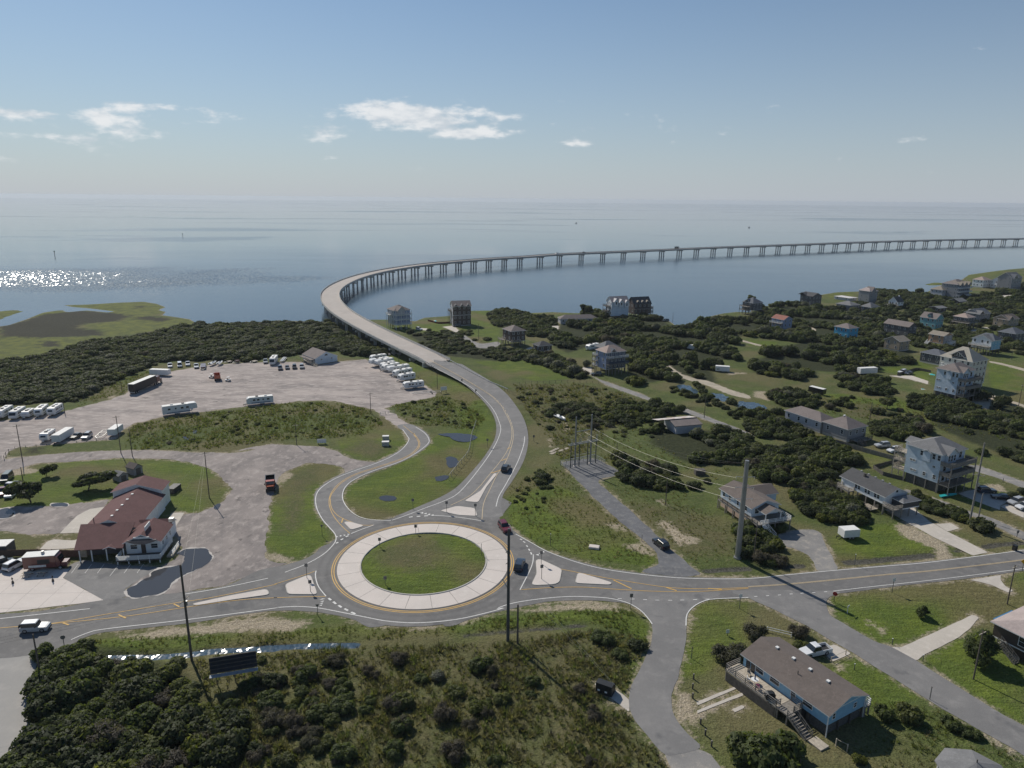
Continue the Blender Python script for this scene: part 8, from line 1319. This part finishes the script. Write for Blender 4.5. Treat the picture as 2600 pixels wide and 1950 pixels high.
PT = np.vstack(PT); ok = (region(road_polys, PT[:, 0], PT[:, 1]) < -PT[:, 2] * .55) & ~inhouse(PT[:, 0], PT[:, 1]) & (polysd(PT[:, 0], PT[:, 1], landW) > 1.5) & (region(WW(ponds), PT[:, 0], PT[:, 1], 6) < -1.2) & (linesd(PT[:, 0], PT[:, 1], hw_mid[::4]) > 9) & (linesd(PT[:, 0], PT[:, 1], path[-60::3]) > 8.5)
for ln, w_ in ditches: ok &= linesd(PT[:, 0], PT[:, 1], W2(ln)) > w_ + 1.0 + PT[:, 2] * .4
PT = PT[ok]; pxy = np.array([PX((p[0], p[1], 1.5)) for p in PT]); dist = np.hypot(PT[:, 0], PT[:, 1]); vis = (pxy[:, 0] > -60) & (pxy[:, 0] < 2660) & (pxy[:, 1] < 2010)
score = PT[:, 2] / np.hypot(dist, CAMH) * (vis & (PT[:, 2] > 1.3)); top_ = set(np.argsort(-score)[:296].tolist())
names = {0: ('dark_shrub', 'dark evergreen shrub'), 1: ('dark_shrub', 'dark evergreen shrub'), 4: ('dark_shrub', 'dark evergreen shrub'), 2: ('green_shrub', 'mid green leafy shrub'), 3: ('green_shrub', 'mid green leafy shrub'), 5: ('yellow_shrub', 'bright yellow green shrub'), 6: ('twiggy_shrub', 'grey brown twiggy shrub'), 7: ('silver_shrub', 'pale silvery leafed shrub')}
gnames = {'dark_shrub': 'dark evergreen shrubs of the scrub', 'green_shrub': 'mid green shrubs of the scrub', 'yellow_shrub': 'yellow green shrubs of the scrub', 'twiggy_shrub': 'twiggy grey brown shrubs of the field', 'silver_shrub': 'pale silvery shrubs of the scrub'}
def WHERE(x, y):
    px, py = PX((x, y, 0))
    if px < 620 and py > 1600: return ' at the lower left corner'
    if py > 1600: return ' below the roundabout' if px < 1300 else ' beside the lower side street'
    if px < 1150: return ' left of the highway'
    return ' near the substation' if px < 1750 else ' among the right hand houses'
for i in sorted(top_):
    x, y, r, hz_, v, k = PT[i]; nm, lb = names[int(v)]; lb = lb + WHERE(x, y); tree(nm, lb, 'shrub', x, y, r, hz_, int(v), rng.random() * 6.28, gnames[nm])
rest = np.array([i for i in range(len(PT)) if i not in top_])
def scatter(name, label, cat, P, protos, pid):
    """one object: many copies of a few meshes at points P = x, y, z, size, turn"""
    me = bpy.data.meshes.new(name); me.vertices.add(len(P)); me.vertices.foreach_set('co', P[:, :3].astype(np.float32).ravel())
    for nm, arr in (('sc', P[:, 3]), ('rz', P[:, 4]), ('hz', P[:, 5])): me.attributes.new(nm, 'FLOAT', 'POINT').data.foreach_set('value', arr.astype(np.float32))
    me.attributes.new('pid', 'INT', 'POINT').data.foreach_set('value', pid.astype(np.int32)); me.update()
    o = link(name, me, None, label, None, None, 'stuff'); ng = bpy.data.node_groups.new(name, 'GeometryNodeTree'); ng.interface.new_socket('Geometry', in_out='INPUT', socket_type='NodeSocketGeometry'); ng.interface.new_socket('Geometry', in_out='OUTPUT', socket_type='NodeSocketGeometry')
    g = NT(ng); gi = g.new('NodeGroupInput'); go = g.new('NodeGroupOutput'); jn = g.new('GeometryNodeJoinGeometry'); at_ = {}
    for nm, ty in (('sc', 'FLOAT'), ('rz', 'FLOAT'), ('hz', 'FLOAT'), ('pid', 'INT')): n = g.new('GeometryNodeInputNamedAttribute', data_type=ty); n.inputs[0].default_value = nm; at_[nm] = n.outputs[0]
    rot = g.comb(0.0, 0.0, at_['rz']); sc = g.comb(at_['sc'], at_['sc'], g.m('MULTIPLY', at_['sc'], at_['hz']))
    for k, pm in enumerate(protos):
        po = bpy.data.objects.new('source', pm); oi = g.new('GeometryNodeObjectInfo'); oi.inputs[0].default_value = po; oi.inputs['As Instance'].default_value = True
        cmp_ = g.new('FunctionNodeCompare', data_type='INT', operation='EQUAL'); g.put(cmp_.inputs[2], at_['pid']); cmp_.inputs[3].default_value = k
        ip = g.new('GeometryNodeInstanceOnPoints'); g.l.new(gi.outputs[0], ip.inputs['Points']); g.l.new(cmp_.outputs[0], ip.inputs['Selection']); g.l.new(oi.outputs['Geometry'], ip.inputs['Instance']); g.l.new(rot, ip.inputs['Rotation']); g.l.new(sc, ip.inputs['Scale']); g.l.new(ip.outputs[0], jn.inputs[0])
    g.l.new(jn.outputs[0], go.inputs[0]); o.modifiers.new('scatter', 'NODES').node_group = ng; return o
Zr = np.array([gz(p[0], p[1]) - .05 for p in PT[rest]])
scatter('thicket', 'dense mass of dark evergreen scrub behind and between the houses', 'shrub', np.c_[PT[rest, :2], Zr, PT[rest, 2], rng.random(len(rest)) * 6.28, PT[rest, 3]], CRW[:8], PT[rest, 4])
# --- tall grass
def tuft(name, mat, seed, n=16, w=.05):
    r = np.random.default_rng(seed); m = MB()
    for k in range(n):
        a = 2 * PI * r.random(); b = np.array([.3 * math.cos(a) * r.random(), .3 * math.sin(a) * r.random(), 0]); h_ = .55 + .45 * r.random(); ln = .35 + .45 * r.random(); D_ = np.array([math.cos(a), math.sin(a), 0]); t = b + D_ * ln * h_ + np.array([0, 0, h_ * .8]); s_ = np.array([-math.sin(a), math.cos(a), 0]) * w * (1 + r.random())
        m.add([b - s_, b + s_, t + s_ * .3, t - s_ * .3], [(0, 1, 2, 3)])
    return m.mesh(name, mat)
TU = [tuft('tuft', LREED, 1), tuft('tuft', LREED, 2), tuft('tuft', LGRN, 3), tuft('tuft', LGRN, 4, 20), tuft('tuft', LTWIG, 5, 18, .03)]
GP = []
for poly, step, s0, s1, pv, seed in ((q('I', 1560, 800, 2212, 740) + q('J', 1000, 690, 2212, 660) + q('K', 200, 650, 1000, 560, 1400, 640, 1250, 980, 1250, 1250, 1600, 1659, 1600, 1800) + q('S', 480, 2010) + q('I', 1700, 1300), .62, .45, 1.0, (.33, .25, .15, .1, .17), 1), (q('A', 1060, 1200, 1640, 1095, 2212, 1062) + q('B', 60, 1060, 480, 1020, 880, 1035, 1080, 1080, 1180, 1200, 1000, 1290, 300, 1330) + q('A', 1600, 1400, 1000, 1390), .9, .5, 1.0, (.12, .1, .42, .36, 0), 2), (q('B', 1240, 1050, 1620, 970, 1900, 1020, 2010, 1150, 1900, 1240, 1400, 1190), .9, .5, .9, (.1, .1, .45, .35, 0), 3), (q('C', 320, 880, 800, 870, 1050, 900, 1450, 1020, 1100, 1200, 900, 1480, 700, 1480, 560, 1250, 430, 1080), 1.0, .5, 1.0, (.3, .25, .2, .15, .1), 4), (q('G', 270, 460, 560, 250, 760, 300, 1100, 640, 1450, 960, 1400, 1060, 900, 1010, 500, 870, 300, 740), 1.0, .3, .6, (.2, .15, .35, .3, 0), 5), (q('G', 1050, 400, 1700, 480, 2080, 760, 2080, 1000, 1800, 1060, 1500, 800), 1.1, .3, .6, (.35, .25, .25, .15, 0), 6), (q('I', 560, 680, 1000, 610, 2212, 580, 2212, 690, 1000, 760), .7, .3, .6, (.2, .15, .35, .3, 0), 7), (q('J', 0, 580, 800, 530, 2200, 440, 2200, 560, 900, 650, 0, 670), .7, .3, .6, (.2, .15, .35, .3, 0), 8), (q('K', 0, 480, 900, 390, 1250, 390, 1420, 520, 1400, 660, 900, 500, 0, 560), .7, .35, .7, (.15, .1, .4, .35, 0), 9), (q('L', 680, 1000, 1000, 1130, 1500, 1160, 2212, 1600, 2212, 1800, 1000, 1700, 700, 1450), .8, .3, .7, (.2, .15, .4, .25, 0), 10), (q('D', 560, 1110, 1500, 1200, 2212, 1260, 2212, 1500, 1400, 1400, 600, 1260), 1.6, .4, .9, (.25, .2, .3, .25, 0), 11), (q('A', 560, 980, 960, 850, 1200, 760, 1230, 800, 1010, 940, 620, 1050), 1.2, .5, 1.0, (.15, .1, .4, .35, 0), 12), (q('C', 1000, 1020, 1650, 1060, 1400, 1250, 1700, 1500, 2100, 1560, 1900, 1659, 1000, 1500), 1.6, .4, .9, (.25, .25, .25, .2, .05), 13)):
    x, y, sd = fill(W2(poly), step, .5, 60 + seed); ok = sd > 0; x, y = x[ok], y[ok]; v = rng.choice(5, len(x), p=np.array(pv) / sum(pv)); cl = .5 + .5 * np.sin(x * .5 + 1.5 * np.sin(y * .37)) * np.sin(y * .43 + x * .11); kp = rng.random(len(x)) < .35 + .65 * cl; GP.append(np.c_[x, y, x * 0, (s0 + (s1 - s0) * rng.random(len(x))) * (.7 + .5 * cl), rng.random(len(x)) * 6.28, .8 + .5 * rng.random(len(x)), v][kp])
GP = np.vstack(GP); ok = (region(road_polys, GP[:, 0], GP[:, 1]) < -.6) & ~inhouse(GP[:, 0], GP[:, 1], .3)
for ln, w_ in ditches: ok &= linesd(GP[:, 0], GP[:, 1], W2(ln)) > w_ * .8 + .2
GP = GP[ok]; GP[:, 2] = [gz(p[0], p[1]) - .03 for p in GP]; scatter('tall_grass', 'rough tall grass of the fields and verges', 'grass', GP[:, :6], TU, GP[:, 6])
print('shrubs', len(PT), 'tufts', len(GP))
# ================================================================ sea air
HZ = bpy.data.materials.new('sea_haze'); HZ.use_nodes = True; g = NT(HZ.node_tree); g.n.clear(); ho = g.new('ShaderNodeOutputMaterial'); pv_ = g.new('ShaderNodeVolumePrincipled'); pv_.inputs['Color'].default_value = (.80, .88, .97, 1); pv_.inputs['Density'].default_value = HAZE_D; pv_.inputs['Anisotropy'].default_value = .25; g.l.new(pv_.outputs[0], ho.inputs['Volume'])
MB().bx(-18500, -18500, -3.6, 18500, 18500, 79.5).build('haze', HZ, kind='stuff', label='thin sea haze over water and land')
